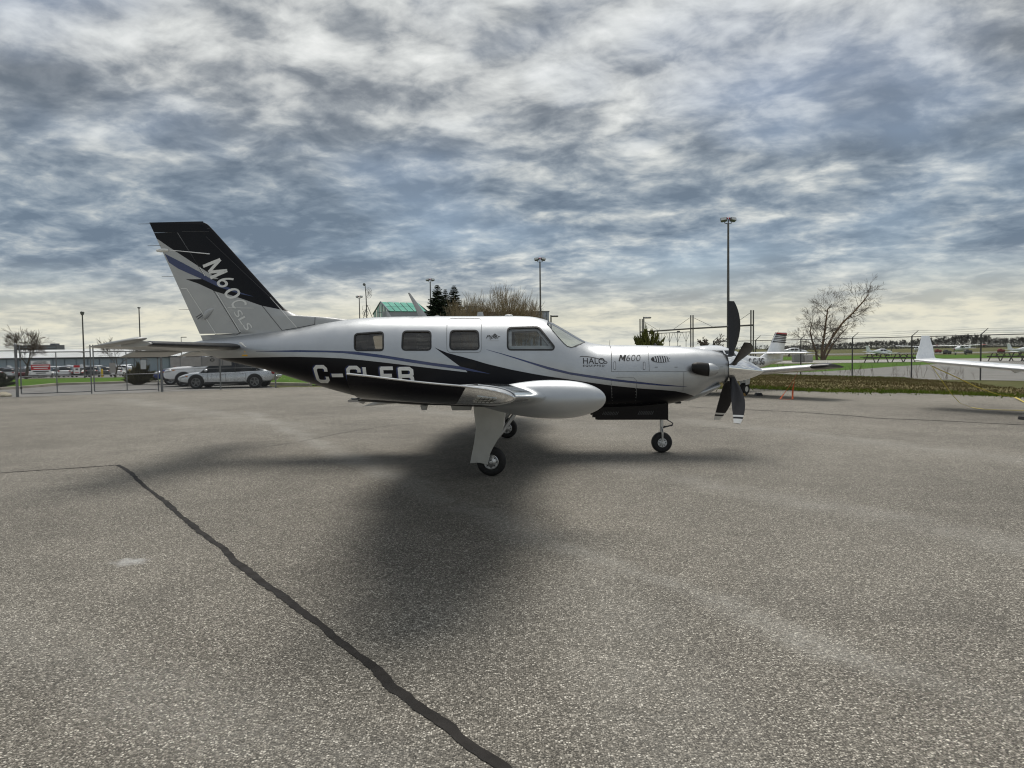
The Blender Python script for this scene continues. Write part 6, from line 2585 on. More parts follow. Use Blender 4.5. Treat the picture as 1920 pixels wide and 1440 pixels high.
# ------------------------------------------------------------------ cars
M_TYRE = M_RUBBER
M_CARGLASS = mat('car_glass', (0.012, 0.015, 0.018), 0.06, 0, 0.1, spec=0.35)
M_TRIM = mat('car_trim', (0.018, 0.018, 0.019), 0.55, 0, 0.1)
M_RIM = mat('dark_rim', (0.20, 0.205, 0.21), 0.35, 0.6, 0.1)
M_RIM2 = mat('silver_rim', (0.35, 0.36, 0.37), 0.35, 0.8, 0.1)
M_HEAD = mat('headlamp', (0.62, 0.64, 0.66), 0.12, 0.2, 0.1)
M_TAIL = mat('tail_lamp', (0.30, 0.015, 0.015), 0.2, 0, 0.1)
M_AMBER = mat('amber_lamp', (0.55, 0.20, 0.02), 0.2)
M_PLATE = mat('number_plate', (0.65, 0.66, 0.68), 0.5)

SEDAN = dict(L=4.4, W=1.76, base=((0.0, .58, .76), (0.06, .40, .82), (0.18, .33, .85), (0.55, .29, .86), (1.0, .26, .84), (1.6, .23, .82), (2.2, .22, .80), (2.9, .22, .79), (3.3, .24, .785), (3.7, .26, .76), (4.0, .28, .70), (4.25, .32, .63), (4.36, .38, .57), (4.4, .44, .52)),
             roof=((0.5, 0.87), (1.05, 1.16), (1.55, 1.37), (2.0, 1.42), (2.5, 1.37), (2.95, 1.15), (3.36, 0.785)), wheels=(0.87, 3.5), r=0.315)
SUV = dict(L=4.45, W=1.82, base=((0.0, .62, 1.0), (0.05, .45, 1.05), (0.2, .38, 1.09), (0.6, .33, 1.10), (1.2, .30, 1.09), (2.0, .29, 1.07), (2.8, .29, 1.05), (3.2, .31, 1.03), (3.6, .33, 1.0), (4.0, .35, .95), (4.28, .38, .88), (4.4, .44, .80), (4.45, .52, .70)),
           roof=((0.12, 1.06), (0.35, 1.40), (0.7, 1.58), (1.4, 1.645), (2.1, 1.62), (2.55, 1.50), (3.15, 1.03)), wheels=(0.82, 3.55), r=0.35)
HATCH = dict(L=4.1, W=1.74, base=((0.0, .55, .90), (0.06, .42, .96), (0.25, .34, 1.0), (0.7, .28, 1.0), (1.3, .25, .98), (2.0, .24, .97), (2.7, .25, .95), (3.2, .27, .90), (3.6, .30, .83), (3.9, .34, .75), (4.05, .40, .66), (4.1, .48, .58)),
             roof=((0.10, 0.96), (0.3, 1.25), (0.65, 1.42), (1.3, 1.48), (1.9, 1.46), (2.4, 1.32), (3.0, 0.92)), wheels=(0.75, 3.3), r=0.31)


def car(spec, label, paint, loc, rz, rim=None, group=None, lower=None, detail=2):
    """nose points along +x; origin under the middle of the car"""
    root = empty('parked_car', loc, rz)
    tag(root, label, 'car', group)
    L, W = spec['L'], spec['W']
    hw = W / 2
    cx = L / 2
    bx = [b[0] for b in spec['base']]
    zb = pchip(bx, [b[1] for b in spec['base']])
    zt = pchip(bx, [b[2] for b in spec['base']])

    def wid(x):
        e0, e1 = min(x, .9) / .9, min(L - x, 1.1) / 1.1
        return hw * (0.74 + 0.26 * (1 - (1 - e0) ** 2.4)) * (0.70 + 0.30 * (1 - (1 - e1) ** 2.2))
    rings = []
    N = 26 if detail > 1 else 14
    for k in range(N):
        x = L * (0.5 - 0.5 * math.cos(math.pi * k / (N - 1)))
        w, b, t = wid(x), zb(x), zt(x)
        h = t - b
        half = [(0, b), (w * .86, b), (w * .97, b + .10 * h), (w, b + .34 * h), (w * .985, b + .66 * h), (w * .955, b + .88 * h), (w * .88, b + .975 * h), (w * .55, t + .012), (0, t + .02)]
        ring = [(x - cx, y, z) for y, z in half] + [(x - cx, -y, z) for y, z in reversed(half[1:-1])]
        rings.append(ring)
    mb = MB()
    mb.loft(rings)
    mb.build('body', paint, root, True, 38)
    # greenhouse of glass with painted roof and pillars
    rx = [r_[0] for r_ in spec['roof']]
    zr = pchip(rx, [r_[1] for r_ in spec['roof']])
    gs = []
    for k in range(18):
        x = rx[0] + (rx[-1] - rx[0]) * k / 17
        b = zt(x) - 0.04
        r_ = max(zr(x), b + 0.05)
        w0 = wid(x) * 0.93
        f = min(1.0, (r_ - b) / 0.5)
        w1 = w0 - 0.17 * f
        gs.append((x, b, r_, w0, w1))
    mb = MB()
    mb.loft([[(x - cx, w0, b), (x - cx, w1, r_ - 0.05), (x - cx, w1 * .86, r_ - .012), (x - cx, 0, r_), (x - cx, -w1 * .86, r_ - .012), (x - cx, -w1, r_ - 0.05), (x - cx, -w0, b)] for x, b, r_, w0, w1 in gs])
    mb.build('window_glass', M_CARGLASS, root, True, 40)
    if detail > 0:
        i0, i1 = 3, 12
        mb = MB()
        mb.loft([[(x - cx, w1 + .004, r_ - .055), (x - cx, w1 * .87, r_ + .004), (x - cx, 0, r_ + .016), (x - cx, -w1 * .87, r_ + .004), (x - cx, -w1 - .004, r_ - .055)] for x, b, r_, w0, w1 in gs[i0:i1 + 1]], closed=False, cap=False)
        mb.build('roof_panel', paint, root, True, 60)
        for s in (-1, 1):
            for idx in ((0, 1, 2, 3), (12, 13, 14, 15, 16, 17)):
                mb = MB()
                mb.tube([(gs[i][0] - cx, s * (gs[i][4] + .004), gs[i][2] - .045) for i in idx], 0.038, 6)
                mb.build('pillar', paint, root, True)
            x = (gs[7][0] + gs[8][0]) / 2
            mb = MB()
            mb.tube([(x - cx, s * (gs[7][3] + .002), gs[7][1] + .03), (x - cx - .04, s * (gs[7][4] + .006), gs[7][2] - .05)], 0.03, 5)
            mb.build('pillar', M_TRIM, root)
    # wheels and arches
    rim = rim or M_RIM
    for wx in spec['wheels']:
        for s in (-1, 1):
            c = (wx - cx, s * (wid(wx) - 0.075), spec['r'])
            r_ = spec['r']
            mb = MB()
            mb.lathe([(-.10, r_ * .62), (-.105, r_ * .9), (-.08, r_), (.08, r_), (.105, r_ * .9), (.10, r_ * .62)], 'y', c, 24)
            wh = mb.build('wheel', M_TYRE, root, True, 40)
            if detail > 1:
                mb = MB()
                y = c[1] + s * 0.10
                mb.lathe([(-.02, r_ * .66), (.01, r_ * .64), (.0, r_ * .56)], 'y', (c[0], y, c[2]), 24)
                for k in range(5):
                    a = 2 * math.pi * k / 5 + .3
                    mb.box((c[0] + r_ * .33 * math.cos(a), y + s * .004, c[2] + r_ * .33 * math.sin(a)), (r_ * .62, .02, r_ * .15), Matrix.Rotation(-a, 3, 'Y'))
                mb.lathe([(-.012, r_ * .14), (s * .018, r_ * .12), (s * .02, .004)], 'y', (c[0], y, c[2]), 12)
                mb.build('rim', rim, wh, True, 40)
            elif detail > 0:
                mb = MB()
                mb.lathe([(-.01, r_ * .62), (s * .012, r_ * .55), (s * .012, .004)], 'y', (c[0], c[1] + s * .1, c[2]), 14)
                mb.build('rim', rim, wh, True, 40)
            ar = MB()      # arch
            pts = []
            R = r_ * 1.17
            ww = wid(wx)
            arc = [(math.cos(a), math.sin(a)) for a in np.linspace(-0.12, math.pi + 0.12, 15)]
            vs = [(c[0] + R * p, s * (ww + .006), c[2] + R * q) for p, q in arc] + [(c[0] + R * .86 * p, s * (ww + .006), c[2] + R * .86 * q) for p, q in arc]
            vs += [(v[0], s * (ww - .22), v[2]) for v in vs[15:]]
            fs = [(i, i + 1, 16 + i, 15 + i) for i in range(14)] + [(15 + i, 16 + i, 31 + i, 30 + i) for i in range(14)]
            ar.add(vs, fs)
            # dark well behind the tyre
            o = len(ar.v)
            ar.add([(c[0] + R * .9 * p, s * (ww + .0035), c[2] + R * .9 * q) for p, q in arc], [tuple(range(15))])
            ar.build('wheel_arch', (lower if lower else M_TRIM), root)
    # lower trim
    if detail > 0:
        for s in (-1, 1):
            mb = MB()
            mb.box((0, s * (hw * .965), zb(cx) + .05), (spec['wheels'][1] - spec['wheels'][0] - 2.5 * spec['r'], .05, .11), None, 0, .02)
            mb.build('sill', lower or M_TRIM, root)
            for x in (1.30, 2.22, 3.05):     # door seams
                xx = x * L / 4.5
                mb = MB()
                pts = []
                for k in range(6):
                    u = 0.12 + 0.80 * k / 5
                    b, t = zb(xx), zt(xx)
                    prof = np.interp(u, [0, .10, .34, .66, .88, .975], [.86, .97, 1, .985, .955, .88])
                    pts.append((xx - cx + (.03 * (u - .5)), s * (wid(xx) * prof + .002), b + u * (t - b)))
                mb.tube(pts, 0.006, 4, False)
                mb.build('door_seam', M_TRIM, root)
            for x in (1.48, 2.42):
                xx = x * L / 4.5
                mb = MB()
                mb.box((xx - cx, s * (wid(xx) * .985), zb(xx) + .80 * (zt(xx) - zb(xx))), (.17, .045, .03), None, 0, .01)
                mb.build('door_handle', paint, root)
            xm = rx[-1] - 0.33
            mb = MB()
            mb.box((xm - cx, s * (hw * 1.02), zt(xm) + .07), (.13, .20, .13), None, 0, .04)
            mb.build('wing_mirror', paint, root)
        xf = L - 0.16
        for s in (-1, 1):
            z = zt(xf) - .02
            mb = MB()
            mb.box((xf - cx - .08, s * wid(xf - .1) * .80, z - .06), (.36, .30, .13), Matrix.Rotation(-s * .42, 3, 'Z') @ Matrix.Rotation(.22, 3, 'Y'), 0, .045)
            mb.build('headlight', M_HEAD, root)
            mb = MB()
            mb.box((xf - cx - .30, s * wid(xf - .32) * .96, z - .02), (.12, .06, .05), None, 0, .015)
            mb.build('turn_signal', M_AMBER, root)
            mb = MB()
            mb.box((.10 - cx, s * wid(.1) * .86, zt(.1) - .12), (.16, .24, .17), Matrix.Rotation(s * .35, 3, 'Z'), 0, .04)
            mb.build('tail_light', M_TAIL, root)
        zf = zb(L - .1)
        mb = MB()
        mb.box((L - cx - .035, 0, zf + .08), (.10, W * .50, .15), None, 0, .04)
        mb.build('grille', M_TRIM, root)
        mb = MB()
        mb.box((L - cx - .09, 0, zf - .06), (.14, W * .66, .11), None, 0, .04)
        mb.build('front_bumper', lower or M_TRIM, root)
        for s in (-1, 1):
            mb = MB()
            mb.box((L - cx - .20, s * wid(L - .2) * .80, zf + .0), (.16, .16, .17), Matrix.Rotation(-s * .6, 3, 'Z'), 0, .04)
            mb.build('air_intake', M_TRIM, root)
        mb = MB()
        mb.box((.03 - cx, 0, .60), (.06, .32, .14), None, 0, .01)
        mb.build('number_plate', M_PLATE, root)
    else:
        for s in (-1, 1):
            mb = MB()
            mb.box((.06 - cx, s * hw * .72, zt(.1) - .12), (.16, .26, .16), None, 0, .04)
            mb.build('tail_light', M_TAIL, root)
    mb = MB()
    mb.box((0.02 - cx, 0, zb(.02) + .02), (.14, W * .7, .16), None, 0, .05)
    mb.build('rear_bumper', lower or paint, root)
    return root


def paint(name, c, metal=0.35):
    return mat('car_paint_' + name, c, 0.28, metal, 0.02, 2.0, coat=0.8)


def cars():
    sil, whi, blu, pal = paint('silver', (0.60, 0.63, 0.66), 0.5), paint('white', (0.74, 0.75, 0.76), 0.0), paint('blue', (0.015, 0.035, 0.17), 0.3), paint('pale', (0.66, 0.70, 0.73), 0.3)
    blk, red, gry = paint('black', (0.012, 0.012, 0.014)), paint('red', (0.10, 0.012, 0.016), 0.2), paint('grey', (0.10, 0.11, 0.12))
    w = lambda px, py: ground(px, py)
    grp = 'cars nosed up behind the apron fence'
    p = w(419, 728)
    car(SEDAN, 'silver sedan side-on behind the fence, nearest of the parked cars', sil, (p.x, p.y + 0.9, -0.02), math.radians(185), M_RIM, grp)
    car(SUV, 'white crossover with black lower trim beside the silver sedan', whi, (-15.4, 36.5, -0.02), math.radians(203), M_RIM, grp, M_TRIM)
    car(SUV, 'pale silver sport utility car seen from behind beside the shrub', pal, (-17.3, 41.6, -0.02), math.radians(22), M_RIM2, grp)
    car(HATCH, 'bright blue hatchback showing only its nose beside the shrub', blu, (-17.3, 38.9, -0.02), math.radians(203), M_RIM2, grp)
    # far car park: seen from behind over the lawn
    rows = [(9, 106, SUV, whi, 'white car at the left edge of the far car park'), (22, 103, HATCH, pal, 'pale hatchback second from the left edge of the car park'),
            (50, 104, SEDAN, red, 'dark red sedan beside the wide bare tree'), (70, 104, HATCH, whi, 'small white car half hidden below the gate sign'),
            (89, 103, HATCH, whi, 'white hatchback to the right of the gate sign'), (112, 105, SEDAN, pal, 'silver sedan left of the small red-headed sign'),
            (127, 104, SUV, whi, 'white sport utility car behind the small red-headed sign'), (151, 103, SEDAN, blk, 'black sedan behind the gate centre post'),
            (177, 105, SUV, gry, 'dark grey sport utility car by the yellow bollard'), (222, 108, HATCH, whi, 'white car with red tail lights beside the small bare tree'),
            (36, 113, SUV, whi, 'white sport utility car in the second row near the bare tree'), (200, 116, SUV, gry, 'dark car in the second row behind the grey sign back')]
    for px, Y, sp, pt, lb in rows:
        x = at(px, 690, Y).x
        # parked nose away from the camera
        car(sp, lb, pt, (x, Y, terrain_z(x, Y) + 0.03), math.radians(90 + 20), None, 'cars in the far car park', None, 0)
    # yellow bollards
    for px, Y, lb in ((191, 99, 'yellow bollard at the edge of the far car park'), (243, 118, 'small far yellow bollard beside the pale sign')):
        x = at(px, 690, Y).x
        z = terrain_z(x, Y)
        mb = MB()
        mb.lathe([(0, .13), (1.05, .13), (1.15, .09), (1.18, .01)], 'z', (0, 0, 0), 14)
        o = mb.build('bollard', mat('bollard_yellow', (0.62, 0.42, 0.03), 0.5, 0, 0.08), None, True)
        o.location = (x, Y, z)
        tag(o, lb, 'bollard', 'yellow bollards')
    p = w(497.5, 719)
    root = empty('yellow_hydrant', (p.x, p.y, -0.02))
    tag(root, 'yellow post with a black box behind the silver sedan', 'hydrant')
    mb = MB()
    mb.lathe([(0, .08), (.72, .08), (.78, .10), (.84, .07), (.86, .01)], 'z', (0, 0, 0), 12)
    mb.build('post', MATS['bollard_yellow'], root, True)
    mb = MB()
    mb.box((.18, 0, .62), (.14, .14, .30), None, 0, .03)
    mb.build('box', M_TRIM, root)


cars()


# ------------------------------------------------------------------ other aircraft
def light_plane(name, label, loc, heading, span=9.0, length=7.0, high=False, body=None, accent=None, wingz=None, finh=2.1, detail=1, dihedral=0.06, tail_z=None, inc=0.05, chord=1.5, winglet=0.0, group=None, spats=True):
    """nose along +x, origin on the ground under the wing"""
    root = empty(name, loc, heading)
    tag(root, label, 'airplane', group)
    white = body or M_WHITE
    k = length / 7.0
    zc = 0.90 if not high else 1.35
    st = [(-4.4, .04, .05, zc + .16), (-3.4, .12, .17, zc + .12), (-2.2, .30, .32, zc + .06), (-1.2, .48, .52, zc + .08), (-0.5, .56, .62, zc + .12), (.3, .57, .62, zc + .10), (.9, .54, .50, zc + .0), (1.5, .48, .40, zc - .06), (2.1, .40, .34, zc - .08), (2.45, .24, .22, zc - .08)]
    fw = pchip([s[0] for s in st], [s[1] for s in st])
    fh = pchip([s[0] for s in st], [s[2] for s in st])
    fz = pchip([s[0] for s in st], [s[3] for s in st])
    mb = MB()
    rings = []
    for x in np.linspace(-4.4, 2.45, 34):
        rings.append([(x * k, fw(x) * math.copysign(abs(math.cos(a)) ** .85, math.cos(a)), fz(x) + fh(x) * math.copysign(abs(math.sin(a)) ** .85, math.sin(a))) for a in np.linspace(0, 2 * math.pi, 48, endpoint=False)])
    mb.loft(rings)
    mb.build('fuselage', white, root, True, 60)
    # windows band
    def side(x, z):
        t = min(abs((z - fz(x / k)) / fh(x / k)), .99)
        return fw(x / k) * (1 - t ** 2.35) ** (1 / 2.35)
    for s in (-1, 1):
        for x0, x1, x2, x3 in ((-1.15, -.45, -.42, -1.0), (-.33, .42, .30, -.33)):
            z0, z1 = zc + .22, zc + .56
            mb = MB()
            n = 6
            g = []
            for j in range(4):
                v = j / 3
                g.append([])
                for i in range(n + 1):
                    u = i / n
                    xa = x0 + (x1 - x0) * u
                    xb = x3 + (x2 - x3) * u
                    x = (xa + (xb - xa) * v) * k
                    z = z0 + (z1 - z0) * v
                    g[-1].append((x, s * (side(x, z) + .008), z))
            mb.loft(g, closed=False, cap=False)
            mb.build('side_window', M_CARGLASS, root, True, 80)
        mb = MB()
        g = []
        for j in range(4):
            v = j / 3
            g.append([])
            for i in range(5):
                u = i / 4
                x = (.50 + .42 * (1 - v) * u + .02) * k
                z = zc + .24 + (.30) * v
                g[-1].append((x, s * (side(min(x, .95 * k), min(z, fz(x / k) + fh(x / k) * .98)) + .008), min(z, fz(x / k) + fh(x / k) * .98)))
        mb.loft(g, closed=False, cap=False)
        mb.build('windshield', M_CARGLASS, root, True, 80)
    # wings
    wz = wingz if wingz is not None else (zc - .42 if not high else zc + .62)
    up, lo = airfoil(12, .13, .02)
    for s in (-1, 1):
        rings = []
        for u in (0.0, .35, .93, 1.0):
            y = .2 + (span / 2 - .2) * u
            ch = chord * (1 - .30 * max(u - .2, 0)) * (0.8 if u == 1.0 else 1)
            th = .5 if u == 1.0 else 1
            xl = .55 - .10 * u - (.12 if u == 1 else 0)
            z = wz + y * dihedral
            rings.append([(xl - c * ch, s * y, z + h * ch * th - c * ch * inc) for c, h in list(reversed(up)) + lo[1:-1]])
        mb = MB()
        mb.loft(rings)
        w = mb.build('wing', white, root, True, 50)
        if winglet:
            rings = []
            for u in (0, .12, .5, 1.0):
                z = wz + span / 2 * dihedral + winglet * u
                ch = chord * .66 * (1 - .6 * u)
                xl = .42 - chord * 0.12 - .30 * u * 1.4
                y = span / 2 + .02 + .10 * u ** 2 - (.05 if u == 0 else 0)
                rings.append([(xl - c * ch, s * (y + h * ch * .5), z) for c, h in list(reversed(up)) + lo[1:-1]])
            mb = MB()
            mb.loft(rings)
            mb.build('winglet', white, w, True, 50)
        if accent and not winglet:
            mb = MB()
            y = span / 2
            rings = []
            for yy, sc_ in ((y * .90, 1), (y * .97, 1), (y * 1.006, .8)):
                ch = chord * .74 * sc_ * 1.02
                xl = .46 - (.11 if sc_ < 1 else 0) + .01
                rings.append([(xl - c * ch, s * yy, wz + yy * dihedral + h * ch * 1.08 * (1 if sc_ == 1 else .6) - c * ch * inc) for c, h in list(reversed(up)) + lo[1:-1]])
            mb.loft(rings)
            mb.build('tip_band', accent, w, True, 50)
        if high:
            mb = MB()
            mb.tube([(.15, s * .5, zc - .35), (.25, s * span * .26, wz + span * .26 * dihedral - .05)], .035, 6)
            mb.build('wing_strut', white, root)
    # tail
    tz_ = tail_z if tail_z is not None else zc + .12
    for s in (-1, 1):
        rings = []
        for u in (0, .9, 1.0):
            y = .03 + 1.45 * u
            ch = .95 - .30 * u
            th = .4 if u == 1 else .75
            xl = (-3.45 - .22 * u) * k
            rings.append([(xl - c * ch, s * y, tz_ + h * ch * th) for c, h in list(reversed(up)) + lo[1:-1]])
        mb = MB()
        mb.loft(rings)
        mb.build('tailplane', white, root, True, 50)
    rings = []
    xbase = -2.55 * k
    for u in (0, .2, .35, .65, .93, 1.0):
        z = zc + .10 + (finh - zc - .10) * u
        xl = (-2.35 - 1.0 * min(u / .35, 1) ** .6 - .85 * max(u - .1, 0)) * k
        xt = (-4.55 - .28 * u) * k
        th = .022 + .04 * (1 - u)
        ch = xl - xt
        rings.append([(xl - c * ch, h * ch * .55, z) for c, h in list(reversed(up)) + lo[1:-1]])
    mb = MB()
    mb.loft(rings)
    fin_ = mb.build('vertical_fin', white, root, True, 50)
    # propeller and spinner
    mb = MB()
    mb.lathe([(2.44 * k, .16), (2.52 * k, .15), (2.66 * k, .08), (2.72 * k, .004)], 'x', (0, 0, fz(2.45)), 16)
    sp = mb.build('spinner', accent or white, root, True)
    mb = MB()
    for s in (-1, 1):
        mb.prism([(-.05, .0), (.05, 0), (.075, .45), (.06, .85), (.0, .9), (-.05, .85), (-.06, .45)] if s == 1 else [(-.05, 0), (.05, 0), (.06, -.45), (.05, -.85), (.0, -.9), (-.06, -.85), (-.075, -.45)], 'x', 2.50 * k, 2.53 * k)
    pr = mb.build('propeller', M_DARKGREY, root)
    pr.location = (0, 0, fz(2.45))
    # gear
    for x, y in ((-.25, 1.35 if not high else 1.15), (-.25, -1.35 if not high else -1.15), (1.85 * k, 0)):
        g = link('landing_gear', None, root)
        mb = MB()
        mb.lathe([(-.08, .09), (-.085, .17), (-.05, .2), (.05, .2), (.085, .17), (.08, .09)], 'y', (x, y, .2), 20)
        mb.build('tyre', M_RUBBER, g, True)
        mb = MB()
        mb.lathe([(-.088, .09), (-.09, .02), (.09, .02), (.088, .09)], 'y', (x, y, .2), 14)
        mb.build('hub', M_WHITE, g, True)
        mb = MB()
        ztop = wz + .1 if not high and y else zc - .3
        mb.tube([(x, y * 1.0, .2), (x, y * (1 if not high else .35), ztop)], [.03, .05], 8)
        if y == 0:
            mb.tube([(x, -.1, .2), (x, 0, .45)], .02, 6)
        mb.build('strut', M_WHITE, g)
        if spats and not high:
            mb = MB()
            mb.prism([(x - .02 + a * .9, c) for a, c in ((-.10, .36), (.10, .34), (.15, .55), (.10, .80), (-.10, .80), (-.14, .55))], 'y', y - .12, y - .09)
            mb.prism([(x - .02 + a * .9, c) for a, c in ((-.10, .36), (.10, .34), (.15, .55), (.10, .80), (-.10, .80), (-.14, .55))], 'y', y + .09, y + .12)
            mb.build('gear_fairing', white, g)
    return root, dict(fz=fz, fh=fh, fw=fw, k=k, side=side, zc=zc)


def planes():
    whiteA = mat('plane_white', (0.76, 0.78, 0.80), 0.28, 0, 0.03, 2.0, coat=0.5)
    blk = mat('plane_black', (0.02, 0.02, 0.025), 0.35, 0, 0.05)
    red = mat('plane_red', (0.40, 0.03, 0.03), 0.4, 0, 0.05)
    navy = mat('plane_navy', (0.05, 0.06, 0.10), 0.4, 0, 0.05)
    # the white single behind the propeller
    hd = math.atan2(-0.6, -0.8)
    loc = (6.55, 24.0, 0)
    root, q = light_plane('light_airplane', 'white light airplane with striped tail parked behind the propeller', loc, hd, 9.0, 7.0, False, whiteA, blk, 0.62, 2.10, 2, 0.085, 1.33, 0.075, 1.55)
    # stripes on the fin and registration on the left side (facing the camera)
    side = lambda s, x0, x1, z0, z1: None
    k = q['k']

    def finx(u, f):
        xl = (-2.35 - 1.0 * min(u / .35, 1) ** .6 - .85 * max(u - .1, 0)) * k
        xt = (-4.55 - .28 * u) * k
        return xl + (xt - xl) * f
    zc, fh_ = q['zc'], 2.10
    for (u0, u1, m_) in ((.955, 1.0, red), (.90, .965, blk), (.845, .875, blk), (.79, .82, blk), (.735, .765, blk), (.665, .71, blk)):
        for s in (-1, 1):
            mb = MB()
            z0, z1 = zc + .1 + (fh_ - zc - .1) * u0, zc + .1 + (fh_ - zc - .1) * u1
            mb.add([(finx(u0, .02), s * .035, z0), (finx(u0, .98), s * .03, z0 - .03), (finx(u1, .98), s * .03, z1 - .03), (finx(u1, .02), s * .035, z1), (finx((u0 + u1) / 2, .4), s * .062, (z0 + z1) / 2 - .01)],
                   [(0, 1, 4), (1, 2, 4), (2, 3, 4), (3, 0, 4)])
            mb.build('fin_stripe', m_, root)
    vs, fs = text_mesh('C-GVSG', 1.0, 0.015)
    xs = [v[0] for v in vs]
    L = 1.2
    for s in (1, -1):
        mb = MB()
        kk = L / (max(xs) - min(xs))
        out = []
        for a, c in vs:
            t = (a - min(xs)) * kk
            x = -1.95 - t if s == 1 else -1.95 - L + t
            z = zc + .03 + c * kk * 1.0
            out.append((x, s * (q['side'](x, z) + .02), z))
        mb.add(out, fs)
        mb.build('registration', blk, root)
    # chocks and tie-down strap
    wood = mat('chock_wood', (0.28, 0.17, 0.06), 0.8, 0, 0.2)
    b = ground(1408, 742)
    for i, (dx, lb) in enumerate(((-.28, 'wooden wheel chock on the left of the parked airplane wheel'), (.26, 'wooden wheel chock on the right of the parked airplane wheel'))):
        mb = MB()
        mb.prism([(-.11, 0), (.11, 0), (.06, .09), (-.06, .09)], 'y', -.12, .12)
        o = mb.build('wheel_chock', wood if i == 0 else blk)
        o.location = (b.x + dx, b.y + 0.05, 0.0)
        tag(o, lb, 'chock', 'wheel chocks of the white airplane')

    def strap(name, label, paths, w, m_):
        root = empty(name, paths[0][0])
        tag(root, label, 'strap')
        o = Vector(paths[0][0])
        for pth in paths:
            mb = MB()
            L_, R_ = [], []
            P = [Vector(p) - o for p in pth]
            for i, p in enumerate(P):
                d = (P[min(i + 1, len(P) - 1)] - P[max(i - 1, 0)]).normalized()
                n = Vector((0.3, 1, 0.0)) if abs(d.z) > .5 else Vector((-d.y, d.x, 0))
                n = (n - d * n.dot(d)).normalized()
                tt = Vector((0, 0, .004))
                L_.append([p + n * w / 2, p - n * w / 2, p - n * w / 2 + d.cross(n) * .004, p + n * w / 2 + d.cross(n) * .004])
            mb.loft(L_)
            mb.build('webbing', m_, root)
        return root
    org = mat('strap_orange', (0.62, 0.11, 0.03), 0.7, 0, 0.1)
    wt = at(1496, 697, 21.8)
    g1, g2 = ground(1463, 749), ground(1486, 749.5)
    knot = at(1488, 712, 21.5)
    strap('tie_down_strap', 'orange tie-down strap hanging from the white airplane wing', [[wt, knot], [knot, at(1478, 727, 21.3), g1 + Vector((0, 0, .02))], [knot + Vector((.03, 0, -.02)), at(1486.5, 730, 21.4), g2 + Vector((0, 0, .02))], [g1 + Vector((0, 0, .012)), (g1 + g2) / 2 + Vector((0, -.05, .012)), g2 + Vector((0, 0, .012))]], 0.045, org)
    # wing with winglet reaching in from the right
    tip = at(1722, 676, 17.6)
    span = 11.6
    hd2 = math.radians(208)
    right2 = Vector((math.sin(hd2), -math.cos(hd2), 0))
    cen = tip - right2 * (span / 2) - Vector((math.cos(hd2), math.sin(hd2), 0)) * 0.15
    zt = tip.z
    root2, q2 = light_plane('winglet_airplane', 'white airplane whose winglet wing reaches in from the right edge', (cen.x, cen.y, 0), hd2, span, 7.6, False, whiteA, None, zt - span / 2 * 0.075 + 0.02, 2.3, 1, 0.075, None, 0.04, 1.25, 0.60)
    # small hinge fairings under that wing
    for yy in (2.6, 3.9):
        mb = MB()
        z = zt - span / 2 * 0.075 + yy * 0.075
        mb.prism([(-.15, z - .02), (-.75, z - .06), (-.8, z - .10), (-.45, z - .15)], 'y', -yy - .02, -yy + .02)
        mb.build('hinge_fairing', whiteA, root2)
    yel = mat('strap_yellow', (0.62, 0.50, 0.05), 0.7, 0, 0.1)
    a = at(1734, 679, 17.7)
    kn = at(1747, 686.5, 17.6)
    e1 = ground(1822, 765)
    e2 = ground(1903, 748)
    strap('tie_down_strap', 'yellow tie-down strap from the winglet wing to the apron',
          [[a, kn], [kn, at(1757, 701, 17.5), at(1772, 722, 17.3), at(1785, 740, 17.2), at(1800, 756, 17.2), e1 + Vector((0, 0, .01))], [e1 + Vector((0, 0, .008)), ground(1845, 768) + Vector((0, 0, .008)), ground(1880, 769.5) + Vector((0, 0, .008)), ground(1990, 771) + Vector((0, 0, .008))],
           [kn, at(1790, 706, 18.3), at(1830, 725, 19.2), at(1868, 739, 20.0), e2 + Vector((0, 0, .05))], [e2 + Vector((0, 0, .05)), ground(1925, 757) + Vector((0, 0, .01))]], 0.042, yel)
    mb = MB()
    c = ground(1918, 787)
    mb.prism([(-.32, 0), (.32, 0), (.32, .10), (-.22, .10), (-.30, .06)], 'y', -.10, .10)
    o = mb.build('rubber_chock', M_RUBBER)
    o.location = (c.x + 0.28, c.y, 0)
    root3 = o
    tag(o, 'black and yellow rubber chock at the right edge of the apron', 'chock')
    mb = MB()
    mb.box((-.02, -.104, .05), (.5, .006, .028))
    mb.build('yellow_band', yel, o)
    # far aircraft beyond the fence
    far = [(1655, 667.5, 0.35, False, navy, 'low wing airplane parked far off left of the winglet', 8.5), (1722, 664.5, 1.35, True, whiteA, 'white high wing airplane parked far off behind the winglet', 10.5),
           (1800, 665.0, -2.6, True, red, 'red and white high wing airplane far off between the fence posts', 10.5), (1926, 664, 0.1, False, whiteA, 'white airplane far off at the right edge', 9.0)]
    for px, py, hd, hi, acc, lb, sp_ in far:
        p = ground(px, py)
        r_far, _ = light_plane('light_airplane', lb, (p.x, p.y, -0.02), hd, sp_, 7.0, hi, whiteA, acc, None, 2.3, 0, 0.05, None, 0.03, 1.5, 0, 'light airplanes parked across the airfield')
        r_far.scale = (0.78,) * 3
    p = ground(1490, 668)
    light_plane('light_airplane', 'far red and white airplane behind the striped tail', (p.x, p.y, -0.02), 0.2, 9, 7, False, whiteA, red, None, 2.4, 0, 0.06, None, .03, 1.5, 0, 'light airplanes parked across the airfield')
    p = ground(1251, 684)
    light_plane('light_airplane', 'far airplane showing only its dark striped fin above the cowling', (p.x, p.y + 12, -0.02), 1.2, 9, 7, False, whiteA, navy, None, 3.35, 0, 0.06, None, .03, 1.5, 0, 'light airplanes parked across the airfield')
